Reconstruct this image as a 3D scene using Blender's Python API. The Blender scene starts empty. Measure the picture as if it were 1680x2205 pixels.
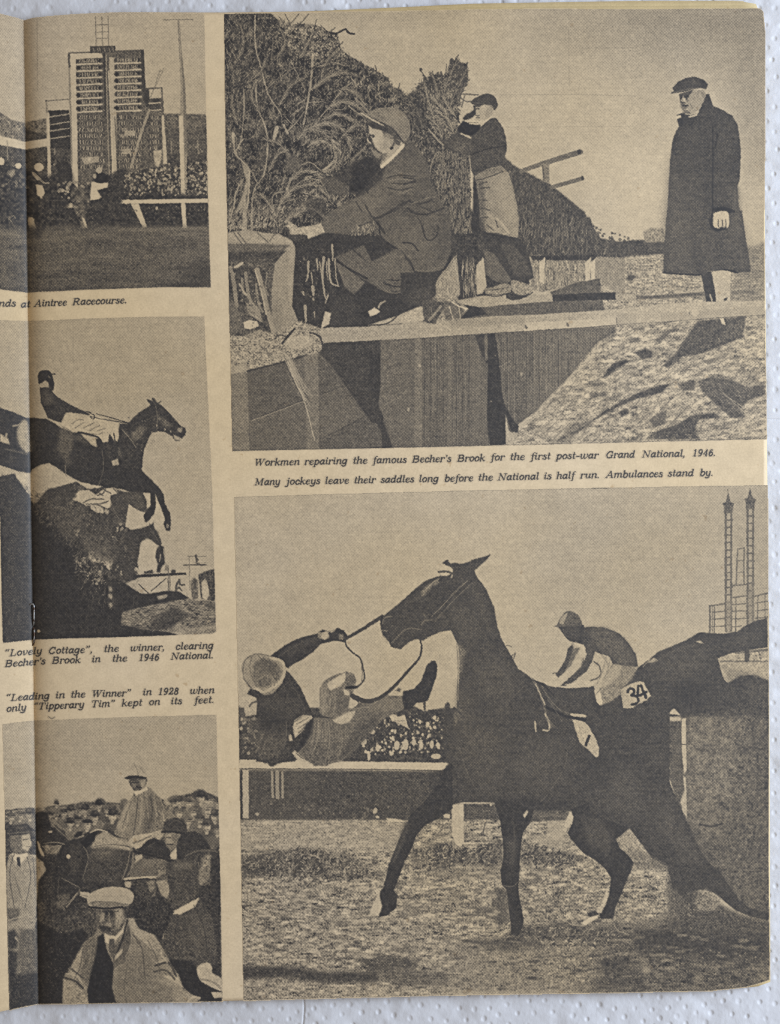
import bpy, math
import numpy as np

# ---------------------------------------------------------------- camera, light, exposure
sc = bpy.context.scene
S_ = 0.00015                 # one page unit in metres
H_ = 0.50                    # camera height above the towel
cam = bpy.data.objects.new('camera', bpy.data.cameras.new('camera'))
bpy.context.collection.objects.link(cam)
cam.location = (0, 0, H_)
cam.data.sensor_fit = 'HORIZONTAL'; cam.data.sensor_width = 36.0
cam.data.lens = 36.0 * H_ / (1680 * S_)
cam.data.clip_start = 0.01; cam.data.clip_end = 20
sc.camera = cam

world = bpy.data.worlds.new('World'); sc.world = world; world.use_nodes = True
bg = world.node_tree.nodes['Background']
bg.inputs[0].default_value = (1.0, .88, .77, 1); bg.inputs[1].default_value = .27


def area(name, loc, aim, size, power, col):
    d = bpy.data.lights.new(name, 'AREA'); d.shape = 'RECTANGLE'; d.size, d.size_y = size; d.energy = power; d.color = col
    o = bpy.data.objects.new(name, d); bpy.context.collection.objects.link(o)
    o.location = loc
    v = [a - b for a, b in zip(aim, loc)]
    from mathutils import Vector
    o.rotation_euler = Vector(v).to_track_quat('-Z', 'Y').to_euler()
    return o


area('window_light', (.75, .10, .50), (0, 0, 0), (.45, .6), 10.0, (.76, .88, 1.06))
sc.view_settings.view_transform = 'Standard'; sc.view_settings.look = 'None'
sc.view_settings.exposure = 0; sc.view_settings.gamma = 1
sc.render.engine = 'CYCLES'
sc.cycles.pixel_filter_type = 'BLACKMAN_HARRIS'; sc.cycles.filter_width = 1.2
sc.cycles.max_bounces = 4; sc.cycles.use_denoising = False

# ---------------------------------------------------------------- printed tone (0 = solid ink, 1 = bare paper)
PX, PY = 24, 16                       # margin of the tone sheet, page units (1 unit = 0.15 mm)
TW, TH = 1680 + 2 * PX, 2205 + 2 * PY
T = np.ones((TH, TW), np.float32)
rng = np.random.default_rng(7)
CLIP = None
FR = dict(V=(0, 0, 1.49643), a=(0, 0, .45345), b=(650, 0, .44643), c=(1300, 0, .44643), d=(1900, 0, .36548),
          e=(650, 700, .44643), f=(1300, 700, .44643), g=(1900, 700, .36548), h=(0, 950, .44643),
          i=(0, 1500, .44643), j=(0, 2250, .47619), k=(700, 1700, .44643), l=(1150, 1700, .44643),
          m=(1764, 1550, .44643), n=(700, 2400, .44643), o=(1400, 2300, .44643), p=(1764, 2300, .45345),
          r=(0, 2500, .75630), s=(80, 1560, .67227), t=(720, 2120, .54622), u=(2000, 2200, .60828))


def pts(fr, s):
    ox, oy, k = FR[fr]
    a = np.array([[float(c) for c in w.split(',')] for w in s.split()])
    return np.stack([(ox + a[:, 0] * k) / 1.49643, (oy + a[:, 1] * k) / 1.49643], 1)


def catmull(a, closed=True, n=5):
    m = len(a)
    if m < 3:
        return a
    out = []
    rngi = range(m) if closed else range(m - 1)
    for i in rngi:
        if closed:
            p0, p1, p2, p3 = a[i - 1], a[i], a[(i + 1) % m], a[(i + 2) % m]
        else:
            p0, p1, p2, p3 = a[max(i - 1, 0)], a[i], a[i + 1], a[min(i + 2, m - 1)]
        for t in np.arange(n) / n:
            out.append(.5 * (2 * p1 + (p2 - p0) * t + (2 * p0 - 5 * p1 + 4 * p2 - p3) * t * t + (3 * p1 - p0 - 3 * p2 + p3) * t ** 3))
    if not closed:
        out.append(a[-1])
    return np.array(out)


def cover(a, ss=3):
    """anti-aliased coverage of a polygon -> (y0, x0, array)"""
    x0 = int(max(0, math.floor(a[:, 0].min()) - 2 + PX)); x1 = int(min(TW, math.ceil(a[:, 0].max()) + 3 + PX))
    y0 = int(max(0, math.floor(a[:, 1].min()) - 2 + PY)); y1 = int(min(TH, math.ceil(a[:, 1].max()) + 3 + PY))
    if x1 <= x0 or y1 <= y0:
        return None
    w, h = x1 - x0, y1 - y0
    xs = (a[:, 0] + PX - x0) * ss; ys = (a[:, 1] + PY - y0) * ss
    xn, yn = np.roll(xs, -1), np.roll(ys, -1)
    acc = np.zeros((h * ss, w * ss + 1), np.int32)
    for r in range(h * ss):
        yc = r + .5
        hit = (ys <= yc) != (yn <= yc)
        if not hit.any():
            continue
        xi = np.sort(xs[hit] + (yc - ys[hit]) * (xn[hit] - xs[hit]) / (yn[hit] - ys[hit]))
        q = np.clip(np.rint(xi).astype(int), 0, w * ss)
        np.add.at(acc[r], q[0::2], 1); np.add.at(acc[r], q[1::2], -1)
    m = (np.cumsum(acc, 1)[:, :-1] > 0).astype(np.float32)
    m = m.reshape(h, ss, w, ss).mean((1, 3))
    return y0, x0, m


def blur(m, r):
    if r <= 0:
        return m
    n = int(r * 2.5) + 1
    k = np.exp(-.5 * (np.arange(-n, n + 1) / r) ** 2); k /= k.sum()
    for ax in (0, 1):
        pad = [(0, 0), (0, 0)]; pad[ax] = (n, n)
        p = np.pad(m, pad, mode='edge'); L = m.shape[ax]
        m = sum(k[i] * (p[i:i + L] if ax == 0 else p[:, i:i + L]) for i in range(2 * n + 1))
    return m


def noise2(h, w, s, seed=None):
    """smooth value noise about +-1, cell size s (or (sy, sx))"""
    sy, sx = (s, s) if np.isscalar(s) else s
    g = (np.random.default_rng(seed) if seed is not None else rng).standard_normal((int(h / sy) + 4, int(w / sx) + 4)).astype(np.float32)
    yy = np.arange(h) / sy; xx = np.arange(w) / sx
    yi = yy.astype(int); xi = xx.astype(int); fy = (yy - yi); fx = (xx - xi)
    fy = (fy * fy * (3 - 2 * fy))[:, None]; fx = (fx * fx * (3 - 2 * fx))[None]
    A = g[yi][:, xi]; B = g[yi][:, xi + 1]; Cc = g[yi + 1][:, xi]; D = g[yi + 1][:, xi + 1]
    return ((A * (1 - fx) + B * fx) * (1 - fy) + (Cc * (1 - fx) + D * fx) * fy).astype(np.float32)


def put(y0, x0, m, t):
    global T
    h, w = m.shape
    if CLIP is not None:
        m = m * CLIP[y0:y0 + h, x0:x0 + w]
    s = T[y0:y0 + h, x0:x0 + w]
    s += (t - s) * m


def F(fr, s, t, n=.03, ns=2.0, b=.5, a=1., sm=0, gx=0., gy=0., big=0., bs=14.):
    """fill: t tone, n fine noise of size ns, big/bs coarse noise, gx/gy tone change over the shape"""
    p = pts(fr, s) if isinstance(s, str) else s
    if sm:
        p = catmull(p)
    r = cover(p)
    if r is None:
        return
    y0, x0, m = r
    if b:
        e = int(b * 2.5) + 1
        ya, xa = min(e, y0), min(e, x0)
        m = np.pad(m, ((ya, min(e, TH - y0 - m.shape[0])), (xa, min(e, TW - x0 - m.shape[1])))); y0 -= ya; x0 -= xa
        m = blur(m, b)
    h, w = m.shape
    tt = np.full((h, w), t, np.float32)
    if n:
        tt += n * noise2(h, w, ns)
    if big:
        tt += big * noise2(h, w, bs)
    if gx:
        tt += gx * (np.arange(w)[None] / w - .5)
    if gy:
        tt += gy * (np.arange(h)[:, None] / h - .5)
    put(y0, x0, m * a, tt)


def L(fr, s, wd, t, a=1., w2=None, sm=1, b=.35):
    """stroke along points, width wd (page units) tapering to w2"""
    p = pts(fr, s) if isinstance(s, str) else s
    if sm and len(p) > 2:
        p = catmull(p, False, 5)
    w2 = wd if w2 is None else w2
    N = len(p)
    mar = max(wd, w2) / 2 + 2
    x0 = int(max(0, p[:, 0].min() - mar + PX)); x1 = int(min(TW, p[:, 0].max() + mar + 1 + PX))
    y0 = int(max(0, p[:, 1].min() - mar + PY)); y1 = int(min(TH, p[:, 1].max() + mar + 1 + PY))
    if x1 <= x0 or y1 <= y0:
        return
    X = np.arange(x0, x1)[None] - PX; Y = np.arange(y0, y1)[:, None] - PY
    m = np.zeros((y1 - y0, x1 - x0), np.float32)
    for i in range(N - 1):
        (ax, ay), (bx, by) = p[i], p[i + 1]
        dx, dy = bx - ax, by - ay; l2 = dx * dx + dy * dy + 1e-9
        u = np.clip(((X - ax) * dx + (Y - ay) * dy) / l2, 0, 1)
        d = np.hypot(X - ax - u * dx, Y - ay - u * dy)
        r = (wd + (w2 - wd) * (i + u) / (N - 1)) / 2
        m = np.maximum(m, np.clip((r - d) / (2 * b) + .5, 0, 1) * np.minimum(1, r / .5))
    put(y0, x0, (m * a).astype(np.float32), t)


def inside(p, n):
    lo, hi = p.min(0), p.max(0); out = np.zeros((0, 2))
    for _ in range(40):
        q = lo + rng.random((n * 2, 2)) * (hi - lo)
        xs, ys = p[:, 0], p[:, 1]; xn, yn = np.roll(xs, -1), np.roll(ys, -1)
        c = np.zeros(len(q), bool)
        for k in range(len(p)):
            if ys[k] != yn[k]:
                c ^= ((ys[k] <= q[:, 1]) != (yn[k] <= q[:, 1])) & (q[:, 0] < xs[k] + (q[:, 1] - ys[k]) * (xn[k] - xs[k]) / (yn[k] - ys[k]))
        out = np.concatenate([out, q[c]])
        if len(out) >= n:
            break
    return out[:n]


def S(fr, s, n, ln, ang, w, t, a=.8, curve=0.):
    """scatter n short strokes: ln=(lo,hi), ang=(mean,spread) degrees (0 = right, 90 = up), t=(lo,hi)"""
    p = pts(fr, s)
    for (x, y) in inside(p, n):
        l = rng.uniform(*ln); th = math.radians(rng.normal(*ang)); k = curve * rng.normal()
        dx, dy = math.cos(th) * l / 2, -math.sin(th) * l / 2
        q = np.array([[x - dx, y - dy], [x - dy * k, y + dx * k], [x + dx, y + dy]])
        L('V', q, rng.uniform(*w), rng.uniform(*t), a, w2=.6, sm=0)


def D(fr, s, n, r, t, a=.9, asp=1.):
    """scatter n soft dots: r=(lo,hi) radius"""
    p = pts(fr, s)
    for (x, y) in inside(p, n):
        ry = rng.uniform(*r); rx = ry / asp * rng.uniform(.75, 1.25)
        ell('V', x, y, rx, ry, rng.uniform(*t), a, raw=True)


def ell(fr, x, y, rx, ry, t, a=1., rot=0., raw=False, soft=.5):
    if not raw:
        ox, oy, k = FR[fr]; k /= 1.49643
        x, y, rx, ry = ox / 1.49643 + x * k, oy / 1.49643 + y * k, rx * k, ry * k
    R = max(rx, ry) + 2
    x0 = int(max(0, x - R + PX)); x1 = int(min(TW, x + R + 1 + PX)); y0 = int(max(0, y - R + PY)); y1 = int(min(TH, y + R + 1 + PY))
    if x1 <= x0 or y1 <= y0:
        return
    X = np.arange(x0, x1)[None] - PX - x; Y = np.arange(y0, y1)[:, None] - PY - y
    c, s = math.cos(rot), math.sin(rot)
    d = np.hypot((X * c + Y * s) / rx, (-X * s + Y * c) / ry)
    m = np.clip((1 - d) * min(rx, ry) / (2 * soft) + .5, 0, 1)
    put(y0, x0, (m * a).astype(np.float32), t)


def tex(fr, s, amp, ns, b=1., dark=0.):
    """add noise of cell size ns inside a polygon without repainting it"""
    p = pts(fr, s); y0, x0, m = cover(p); m = blur(m, b); h, w = m.shape
    if CLIP is not None:
        m = m * CLIP[y0:y0 + h, x0:x0 + w]
    T[y0:y0 + h, x0:x0 + w] += m * (amp * noise2(h, w, ns) + dark)


def clip(fr=None, s=None, b=.4):
    global CLIP
    CLIP = None
    if s is None:
        return
    p = pts(fr, s) if isinstance(s, str) else s
    y0, x0, m = cover(p)
    CLIP = np.zeros((TH, TW), np.float32); CLIP[y0:y0 + m.shape[0], x0:x0 + m.shape[1]] = m
    if b:
        z = CLIP[max(0, y0 - 3):y0 + m.shape[0] + 3, max(0, x0 - 3):x0 + m.shape[1] + 3]
        z[:] = blur(z, b)


def frond(fr, s, ln, t=(.5, .85), w=1.6, gap=2.2, spread=38, stem=2.2, a=.8, shade=True):
    """a leafy spray: stem along the points with needles combed forward on both sides, dark gaps between"""
    p = catmull(pts(fr, s), False, 8)
    d = np.diff(p, axis=0); seg = np.hypot(d[:, 0], d[:, 1]); cum = np.concatenate([[0], np.cumsum(seg)])
    n = int(cum[-1] / gap)
    for tone_ in ((0, 1) if shade else (1,)):
        for i in range(n):
            q = (i + rng.random()) / n * cum[-1]; k = min(np.searchsorted(cum, q, 'right') - 1, len(d) - 1)
            f = (q - cum[k]) / max(seg[k], 1e-6); x, y = p[k] + d[k] * f
            th = math.atan2(d[k][1], d[k][0])
            for sd in (-1, 1):
                if rng.random() < .15:
                    continue
                g = th + sd * math.radians(spread + rng.normal(0, 9)); l = rng.uniform(.55, 1.1) * ln * (1 - .45 * q / cum[-1])
                if tone_ == 0:
                    x2, y2 = x + sd * 1.2, y + 1.4
                    L('V', np.array([[x2, y2], [x2 + l * math.cos(g), y2 + l * math.sin(g)]]), w * 1.25, rng.uniform(.04, .14), .8, w2=.8, sm=0)
                else:
                    L('V', np.array([[x, y], [x + l * .6 * math.cos(g), y + l * .6 * math.sin(g)], [x + l * math.cos(g - sd * .25), y + l * math.sin(g - sd * .25)]]), w, rng.uniform(*t), a, w2=.7, sm=0)
    if stem:
        L('V', p, stem, t[1], a, w2=stem * .5, sm=0)


def head(fr, x, y, r, tf=.6, hat='bowler', th=.14, coat=.2, face=1, body=1):
    """a far figure: shoulders, a shaded face and a hat; face = +1 lit from the right, -1 from the left"""
    if body:
        ell(fr, x, y + 2.1 * r, 1.7 * r, 1.35 * r, coat, .85, soft=1.5)
        ell(fr, x, y + 1.15 * r, .35 * r, .35 * r, .8, .7, soft=.8)
    ell(fr, x, y, .72 * r, r, tf * .62, .95, soft=.9)
    ell(fr, x + face * .2 * r, y + .1 * r, .5 * r, .8 * r, tf, .9, soft=1.2)
    ell(fr, x + face * .15 * r, y - .12 * r, .5 * r, .14 * r, tf * .35, .8, soft=.7)
    ell(fr, x + face * .2 * r, y + .55 * r, .24 * r, .09 * r, tf * .4, .8, soft=.6)
    if hat == 'bowler':
        ell(fr, x, y - .85 * r, .85 * r, .68 * r, th, .95, soft=.8); ell(fr, x, y - .45 * r, 1.25 * r, .17 * r, th * .8, .95, soft=.6)
        ell(fr, x + face * .3 * r, y - 1.05 * r, .4 * r, .25 * r, th + .12, .6, soft=1.2)
    elif hat == 'cap':
        ell(fr, x, y - .75 * r, 1.05 * r, .42 * r, th, .95, soft=.8); ell(fr, x + face * .5 * r, y - .5 * r, .6 * r, .12 * r, th * .6, .9, soft=.6)
# ---------------------------------------------------------------- picture outlines, page units
PIC = dict(
    A=pts('V', "-24,14 0,29 20,34 36,38 52,44 60,41 72,38 99,35 147,31 199,28 258,26 334,26 440,28 444,243 448,424 454,619 364,618 182,624 58,630 0,623 -24,619"),
    B=pts('V', "482,29 620,28 760,25 869,23 1018,19.5 1180,18.5 1370,19.5 1600,18 1636,17.5 1643,24 1648,73 1647,400 1645,468 1649,834 1651,945 1400,951 1000,961 760,966 500,971 498,850 493,640 490,500 486,330"),
    C=pts('h', "-80,175 0,180 205,188 320,183 600,170 1000,158 1475,153 1490,500 1510,900 1532,1400 1545,1900 1560,2430 1535,2446 900,2470 500,2480 250,2488 20,2513 10,2200 0,1600 -80,1500"),
    D=pts('V', "504,1070 700,1064 1000,1056 1300,1050 1653,1044 1654,1215 1656,1537 1655,1840 1657.5,2082 1657,2110 1630,2119 1603,2126 1527,2134 1360,2137 1179,2140 969,2143 650,2151 524.5,2155 519,1850 513,1500 508,1250"),
    E=pts('j', "15,175 120,160 232,150 600,135 1000,122 1465,110 1475,600 1490,1200 1500,1700 1506,2052 1200,2056 600,2066 262,2068 120,2096 62,2112 45,1400 30,700"),
)
# ================================================================ A: number boards and runners
clip('V', PIC['A'])
F('V', PIC['A'], .84, .03, 1.6, 0, gy=.0, big=.015, bs=30)
F('a', "0,90 200,90 420,100 420,800 0,800", .82, .03, 1.6, 8)
F('a', "1100,80 1600,80 1600,640 1200,640", .81, .02, 1.6, 30, a=.7)
L('a', "262,130 264,640", 1.2, .55, .7)
# stand and its crowd
F('a', "-60,770 0,800 90,855 175,868 330,840 330,990 180,1010 90,985 0,965 -60,950", .42, .13, 3, 1)
F('a', "175,900 215,925 330,965 330,990 180,1005", .22, .05, 2, 1)
F('a', "-60,1020 0,1030 180,1060 340,1040 520,1040 520,1700 -60,1700", .22, .07, 3, 1)
F('a', "-60,950 0,965 180,1008 335,982 335,1035 180,1062 0,1025 -60,1005", .93, .02, 2, .6)
F('a', "1140,805 1470,812 1475,1180 1140,1180", .33, .10, 3, 1)
F('a', "1170,915 1475,915 1475,1160 1170,1180", .26, .07, 3, 1)
for x in (1215, 1405, 385, 50):
    L('a', f"{x},1000 {x + 3},1130", 2.5, .62, .7)
D('a', "1150,930 1470,940 1470,1100 1150,1120", 25, (1, 2.5), (.4, .62))
# crowd below
F('a', "330,1100 1480,1100 1485,1500 330,1500", .2, .08, 3, 2)
D('a', "820,1170 1480,1150 1485,1390 860,1390", 330, (1.2, 3.4), (.5, .92), .85, 1.2)
D('a', "820,1170 1480,1150 1485,1400 860,1400", 160, (1.5, 3.5), (.04, .16), .85)
D('a', "360,1150 560,1150 640,1300 420,1330", 26, (1.5, 3), (.35, .6))
# number boards
F('a', "322,715 490,705 500,790 340,800", .86, .02, 2, .5)
F('a', "340,785 490,780 520,1060 350,1050", .12, .04, 2, .6)
for y in (830, 885, 930, 985):
    L('a', f"348,{y} 490,{y - 22}", 2.6, .72, .85)
L('a', "322,715 490,703", 2.4, .35, .8); L('a', "326,712 332,800", 3.2, .3, .8)
F('a', "335,800 350,800 365,1290 338,1285", .9, .02, 2, .5); F('a', "322,720 340,720 345,830 330,830", .7, .02, 2, .5, a=.5)
F('a', "487,372 1015,352 1030,620 1150,620 1190,1180 1010,1200 560,1340 500,1200 505,800", .3, .08, 2.5, .6)
F('a', "487,372 640,372 720,378 735,410 540,425 548,820 555,1340 510,1290 500,800", .9, .02, 2, .5)
L('a', "487,374 640,370 1015,352", 2.5, .3, .8); L('a', "487,374 500,800 508,1180", 4, .42, .7); L('a', "488,380 492,470", 4.5, .25, .8)
F('a', "775,405 818,405 828,820 830,1240 770,1240 790,820 775,420", .8, .03, 2, .5)
F('a', "540,420 730,410 735,800 552,812", .30, .03, 2, .5)
F('a', "810,412 1000,402 1020,790 826,800", .30, .03, 2, .5)
rb = np.random.default_rng(3)
for r_ in range(8):
    y = 432 + r_ * 48.5
    for (x0_, x1_, dy) in ((545, 722, 0), (815, 1000, -6)):
        xx = x0_ + 22
        L('a', f"{x0_ + 4},{y + dy} {x1_},{y + dy - 6}", 7, .2, .9, sm=0)
        while xx < x1_ - 20:
            L('a', f"{xx},{y + dy - 12} {xx + rb.uniform(-6, 6)},{y + dy + 9}", 1.9, rb.uniform(.55, .85), .9)
            if rb.random() < .5:
                L('a', f"{xx},{y + dy + rb.uniform(-9, 8)} {xx + 12},{y + dy + rb.uniform(-9, 8)}", 1.6, .7, .9)
            xx += rb.uniform(11, 22)
        L('a', f"{x0_},{y + dy + 24} {x1_},{y + dy + 17}", 3.4, .84)
        ell('a', x1_ - 16, y + dy - 4, 8, 12, .08)
        if rb.random() < .5:
            ell('a', x0_ + 14, y + dy, 12, 14, .08)
for r_ in range(9):
    y = 832 + r_ * 44
    for (x0_, x1_) in ((560, 740), (840, 1010), (1060, 1140)):
        if x0_ == 1060 and y > 1100:
            continue
        L('a', f"{x0_},{y} {x1_},{y - 5}", 6, .17, .8, sm=0)
        xx = x0_ + 10
        while xx < x1_ - 8:
            L('a', f"{xx},{y - 11} {xx + rb.uniform(-7, 7)},{y + 9}", 2, rb.uniform(.4, .9), .85)
            xx += rb.uniform(9, 20)
F('a', "575,1120 700,1110 705,1150 600,1170", .75, .08, 3, .8); F('a', "885,930 965,925 960,965 890,965", .72, .06, 3, .8)
F('a', "865,1060 930,1055 930,1090 870,1095", .7, .06, 3, .8)
F('a', "728,360 775,355 780,820 800,1240 765,1250 745,820", .3, .06, 2, .5)
L('a', "752,380 762,820 775,1240", 2, .7, .8); L('a', "770,500 790,900 800,1240", 3, .88, .9); L('a', "738,380 748,820", 4, .12, .8)
L('a', "815,830 835,1240", 2.6, .2, .7)
F('a', "1000,352 1022,352 1035,620 1060,640 1065,760 1040,760 1015,700", .16, .04, 2, .5)
F('a', "1058,630 1150,625 1155,695 1062,700", .84, .03, 2, .5); L('a', "1030,632 1150,622", 2.4, .3, .8); L('a', "1148,622 1160,820", 3.4, .3, .8)
F('a', "1055,700 1140,698 1142,772 1060,780", .2, .05, 2, .5); L('a', "1060,733 1140,728", 2.4, .8); L('a', "1060,782 1145,778", 2.4, .8)
F('a', "1148,820 1165,820 1190,1165 1160,1165", .85, .03, 2, .5)
F('a', "1090,1070 1150,1065 1150,1130 1125,1190 1100,1170", .8, .1, 3, 1)
L('a', "1060,780 1000,950 930,1185", 5.5, .66, .95); L('a', "1068,782 940,1190", 1.2, .2, .8)
L('a', "1165,480 1085,650", 1.2, .42, .9); L('a', "1138,490 1070,690", 1.2, .42, .9)
for y in range(500, 690, 26):
    L('a', f"{1155 - (y - 490) * .42},{y} {1132 - (y - 490) * .36},{y + 6}", 1, .45, .8)
F('a', "640,328 820,325 822,368 640,375", .2, .05, 2, .4)
for x in (660, 690, 705, 738, 775, 800):
    L('a', f"{x},338 {x + 6},362", 2, .62, .8)
for x in (681, 727, 770):
    L('a', f"{x - 4},115 {x},330", 1.7, .38, .85)
for y in (175, 225, 272):
    L('a', f"680,{y} 770,{y - 2}", 1.7, .4, .85)
# winning post
L('a', "1160,138 1370,136", 2.2, .4, .8)
F('a', "1262,142 1276,142 1298,420 1318,640 1330,1100 1318,1410 1290,1410 1280,900 1284,640 1275,400", .62, .05, 2, .5)
F('a', "1276,142 1280,300 1300,440 1318,640 1330,900 1330,1090 1312,1090 1300,640 1284,300", .36, .05, 2, .5, a=.75)
F('a', "1270,820 1300,820 1316,1400 1326,1620 1300,1620 1292,1440 1284,1300", .9, .02, 2, .5)
L('a', "1262,142 1275,420", 1.2, .35, .7)
# rails
F('a', "330,1400 860,1330 1485,1395 1490,1620 300,1640", .12, .06, 3, 3)
D('a', "870,1240 1480,1250 1485,1385 880,1390", 90, (1.2, 3), (.5, .9), .8, 1.2)
F('a', "850,1420 1480,1410 1482,1440 850,1448", .94, .02, 2, .5)
F('a', "928,1446 985,1446 1045,1612 1015,1614", .9, .02, 2, .5)
F('a', "435,1455 520,1440 520,1475 440,1478", .85, .03, 2, .6)
D('a', "880,1455 1480,1450 1480,1560 900,1580", 40, (1, 2), (.25, .42))
ell('a', 1112, 1478, 10, 12, .7)
F('a', "1285,1440 1318,1440 1326,1622 1300,1622", .92, .02, 2, .5)
# runners
F('a', "-60,1150 100,1180 180,1200 300,1260 480,1200 520,1300 480,1480 420,1650 300,1690 200,1720 60,1700 -60,1600", .12, .07, 4, 3, sm=1)
F('a', "400,1160 470,1155 510,1200 505,1290 440,1300", .12, .03, 2, 1, sm=1)
D('a', "400,1290 640,1290 640,1400 430,1420", 36, (2, 4), (.45, .85))
F('a', "640,1300 700,1290 840,1210 900,1200 850,1320 870,1420 840,1520 800,1640 760,1560 600,1560 560,1420", .13, .06, 3, 2, sm=1)
F('a', "520,1340 640,1350 640,1420 600,1600 625,1650 590,1640 560,1560 510,1440", .3, .12, 4, 1.5, sm=1)
F('a', "648,1290 770,1300 765,1330 690,1352 720,1400 700,1415 640,1425", .95, .02, 2, .6)
F('a', "662,1250 700,1222 760,1240 775,1270 740,1298 680,1295", .06, .02, 2, .6, sm=1)
ell('a', 703, 1208, 22, 22, .75); ell('a', 672, 1250, 12, 18, .7)
F('a', "582,1540 600,1550 625,1625 600,1610", .88, .02, 2, .5)
ell('a', 275, 1186, 34, 30, .92); F('a', "225,1215 260,1240 290,1270 270,1285 235,1250", .75, .05, 2, .6)
F('a', "255,1310 300,1315 318,1370 295,1412 262,1380", .95, .02, 2, .6)
L('a', "240,1230 300,1290 345,1300", 4, .6, .8)
F('a', "205,1545 240,1550 245,1590 265,1640 255,1690 230,1660 200,1590", .85, .04, 2, .6, sm=1)
ell('a', 128, 1176, 22, 20, .95); ell('a', 5, 1145, 26, 28, .92); F('a', "60,1230 100,1200 110,1240 80,1260", .6, .05, 2, 1)
D('a', "-40,1160 170,1180 170,1350 -40,1340", 40, (1.5, 4), (.3, .55), .6)
L('a', "60,1560 90,1530 110,1550", 2, .55, .7); L('a', "65,1550 100,1610", 2, .5, .7)
# turf
F('a', "-60,1610 180,1640 560,1610 1500,1612 1510,2100 -60,2100", .28, .07, 1.8, 6, big=.035, bs=(9, 60), gy=-.05)
F('a', "300,1640 480,1610 560,1640 420,1670 310,1680", .36, .06, 2, 5, a=.7); F('a', "50,1640 130,1640 170,1690 90,1690", .4, .06, 2, 4, a=.7)
F('a', "190,1600 290,1610 300,1690 190,1700", .12, .05, 2, 4, a=.8)
S('a', "0,1650 1490,1650 1490,2040 0,2050", 1300, (3, 9), (5, 15), (.8, 1.6), (.12, .48), .5)
F('a', "1380,1900 1500,1850 1505,2045 1300,2045", .12, .04, 2, 14, a=.7)
clip()
# ================================================================ B: men mending the thorn fence
clip('V', PIC['B'])
F('V', PIC['B'], .83, .022, 1.7, 0, big=.012, bs=40)
F('V', "1100,10 1660,10 1660,180 1400,150 1180,90", .62, .05, 1.8, 45, a=.8, gy=.14)
F('V', "1560,10 1660,10 1660,420 1600,300", .54, .04, 1.8, 25, a=.75)
F('V', "1300,15 1660,15 1660,80 1400,70", .48, .04, 2.2, 22, a=.6)
F('V', "480,20 1000,20 1000,60 800,50", .70, .04, 1.8, 10, a=.5)
F('V', "1230,330 1460,300 1430,520 1300,520", .92, .035, 1.7, 30, a=.75)
F('V', "1090,200 1200,180 1250,330 1120,340", .86, .04, 1.7, 25, a=.6)
for s in ("1190,60 1195,620", ):
    L('c', s, 1.2, .5, .5)
L('c', "640,682 1200,680 1680,690", 1, .55, .6); L('c', "750,915 1300,912 1660,912", 1, .6, .5)
L('c', "1280,345 1680,343", 1, .5, .5)
D('d', "60,100 1500,100 1500,640 60,700", 60, (.8, 2.2), (.42, .58), .5)
F('V', "489,470 700,430 1000,420 1060,540 1140,600 1140,660 1000,690 700,712 492,740", .13, .06, 2.4, .8)
# far hedge, field on the right
F('V', "1290,512 1330,520 1380,516 1440,520 1440,550 1300,556", .2, .06, 2.5, 1.2, sm=0)
F('V', "1385,500 1400,490 1430,492 1435,520 1390,522", .55, .12, 3, 1.5)
F('V', "1600,535 1660,520 1660,600 1600,600", .48, .08, 2.5, 4)
F('V', "1240,560 1450,545 1660,575 1660,700 1240,700", .66, .16, 2.4, 1.5, big=.10, bs=(3, 14))
F('g', "1400,330 1560,300 1560,760 1200,760 1300,500", .55, .10, 2.4, 6, big=.06, bs=(3, 14))
S('V', "1300,560 1650,560 1650,690 1250,690", 260, (6, 20), (4, 12), (1.2, 2.6), (.3, .95), .6)
for s in ("330,480 360,520 400,530 340,560", "360,500 420,520 370,560 320,550"):
    F('g', s, .2, .05, 2, 1.5, a=.8)
F('g', "270,705 700,680 1010,655 1020,690 700,715 280,730", .24, .05, 2, 1.5, a=.85)
F('g', "1240,650 1420,645 1500,660 1430,680 1250,670", .32, .05, 2, 1.5, a=.7)
# bank, lower right
F('g', "-760,1960 -500,1800 -230,1480 20,1240 240,950 640,900 1560,860 1570,1990 -760,1990", .72, .14, 2.2, 1, big=.18, bs=(5, 13))
clip('V', "1085,962 1140,900 1190,840 1230,780 1300,700 1420,690 1650,668 1655,960")
S('V', "1090,960 1300,690 1650,670 1655,955", 2600, (4, 15), (30, 16), (.9, 1.9), (.8, 1.), .65)
S('V', "1090,960 1300,690 1650,670 1655,955", 2600, (4, 15), (32, 16), (.9, 2.0), (.1, .5), .6)
for x_, y_ in inside(pts('V', "1100,955 1200,850 1300,710 1640,690 1650,950"), 90):
    l_ = rng.uniform(6, 26); th_ = math.radians(rng.normal(28, 14)); n_ = rng.uniform(1.5, 4.5)
    q_ = [(x_ + u_ * l_ * math.cos(th_) - w_ * n_ * math.sin(th_) * rng.uniform(.4, 1.4), y_ - u_ * l_ * math.sin(th_) - w_ * n_ * math.cos(th_) * rng.uniform(.4, 1.4)) for u_, w_ in ((-1, 0), (-.5, 1), (0, .7), (.6, 1), (1, 0), (.5, -1), (0, -.6), (-.6, -1))]
    F('V', np.array(q_), rng.uniform(.2, .5), .06, 2, 1.6, a=.6, sm=1)
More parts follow.
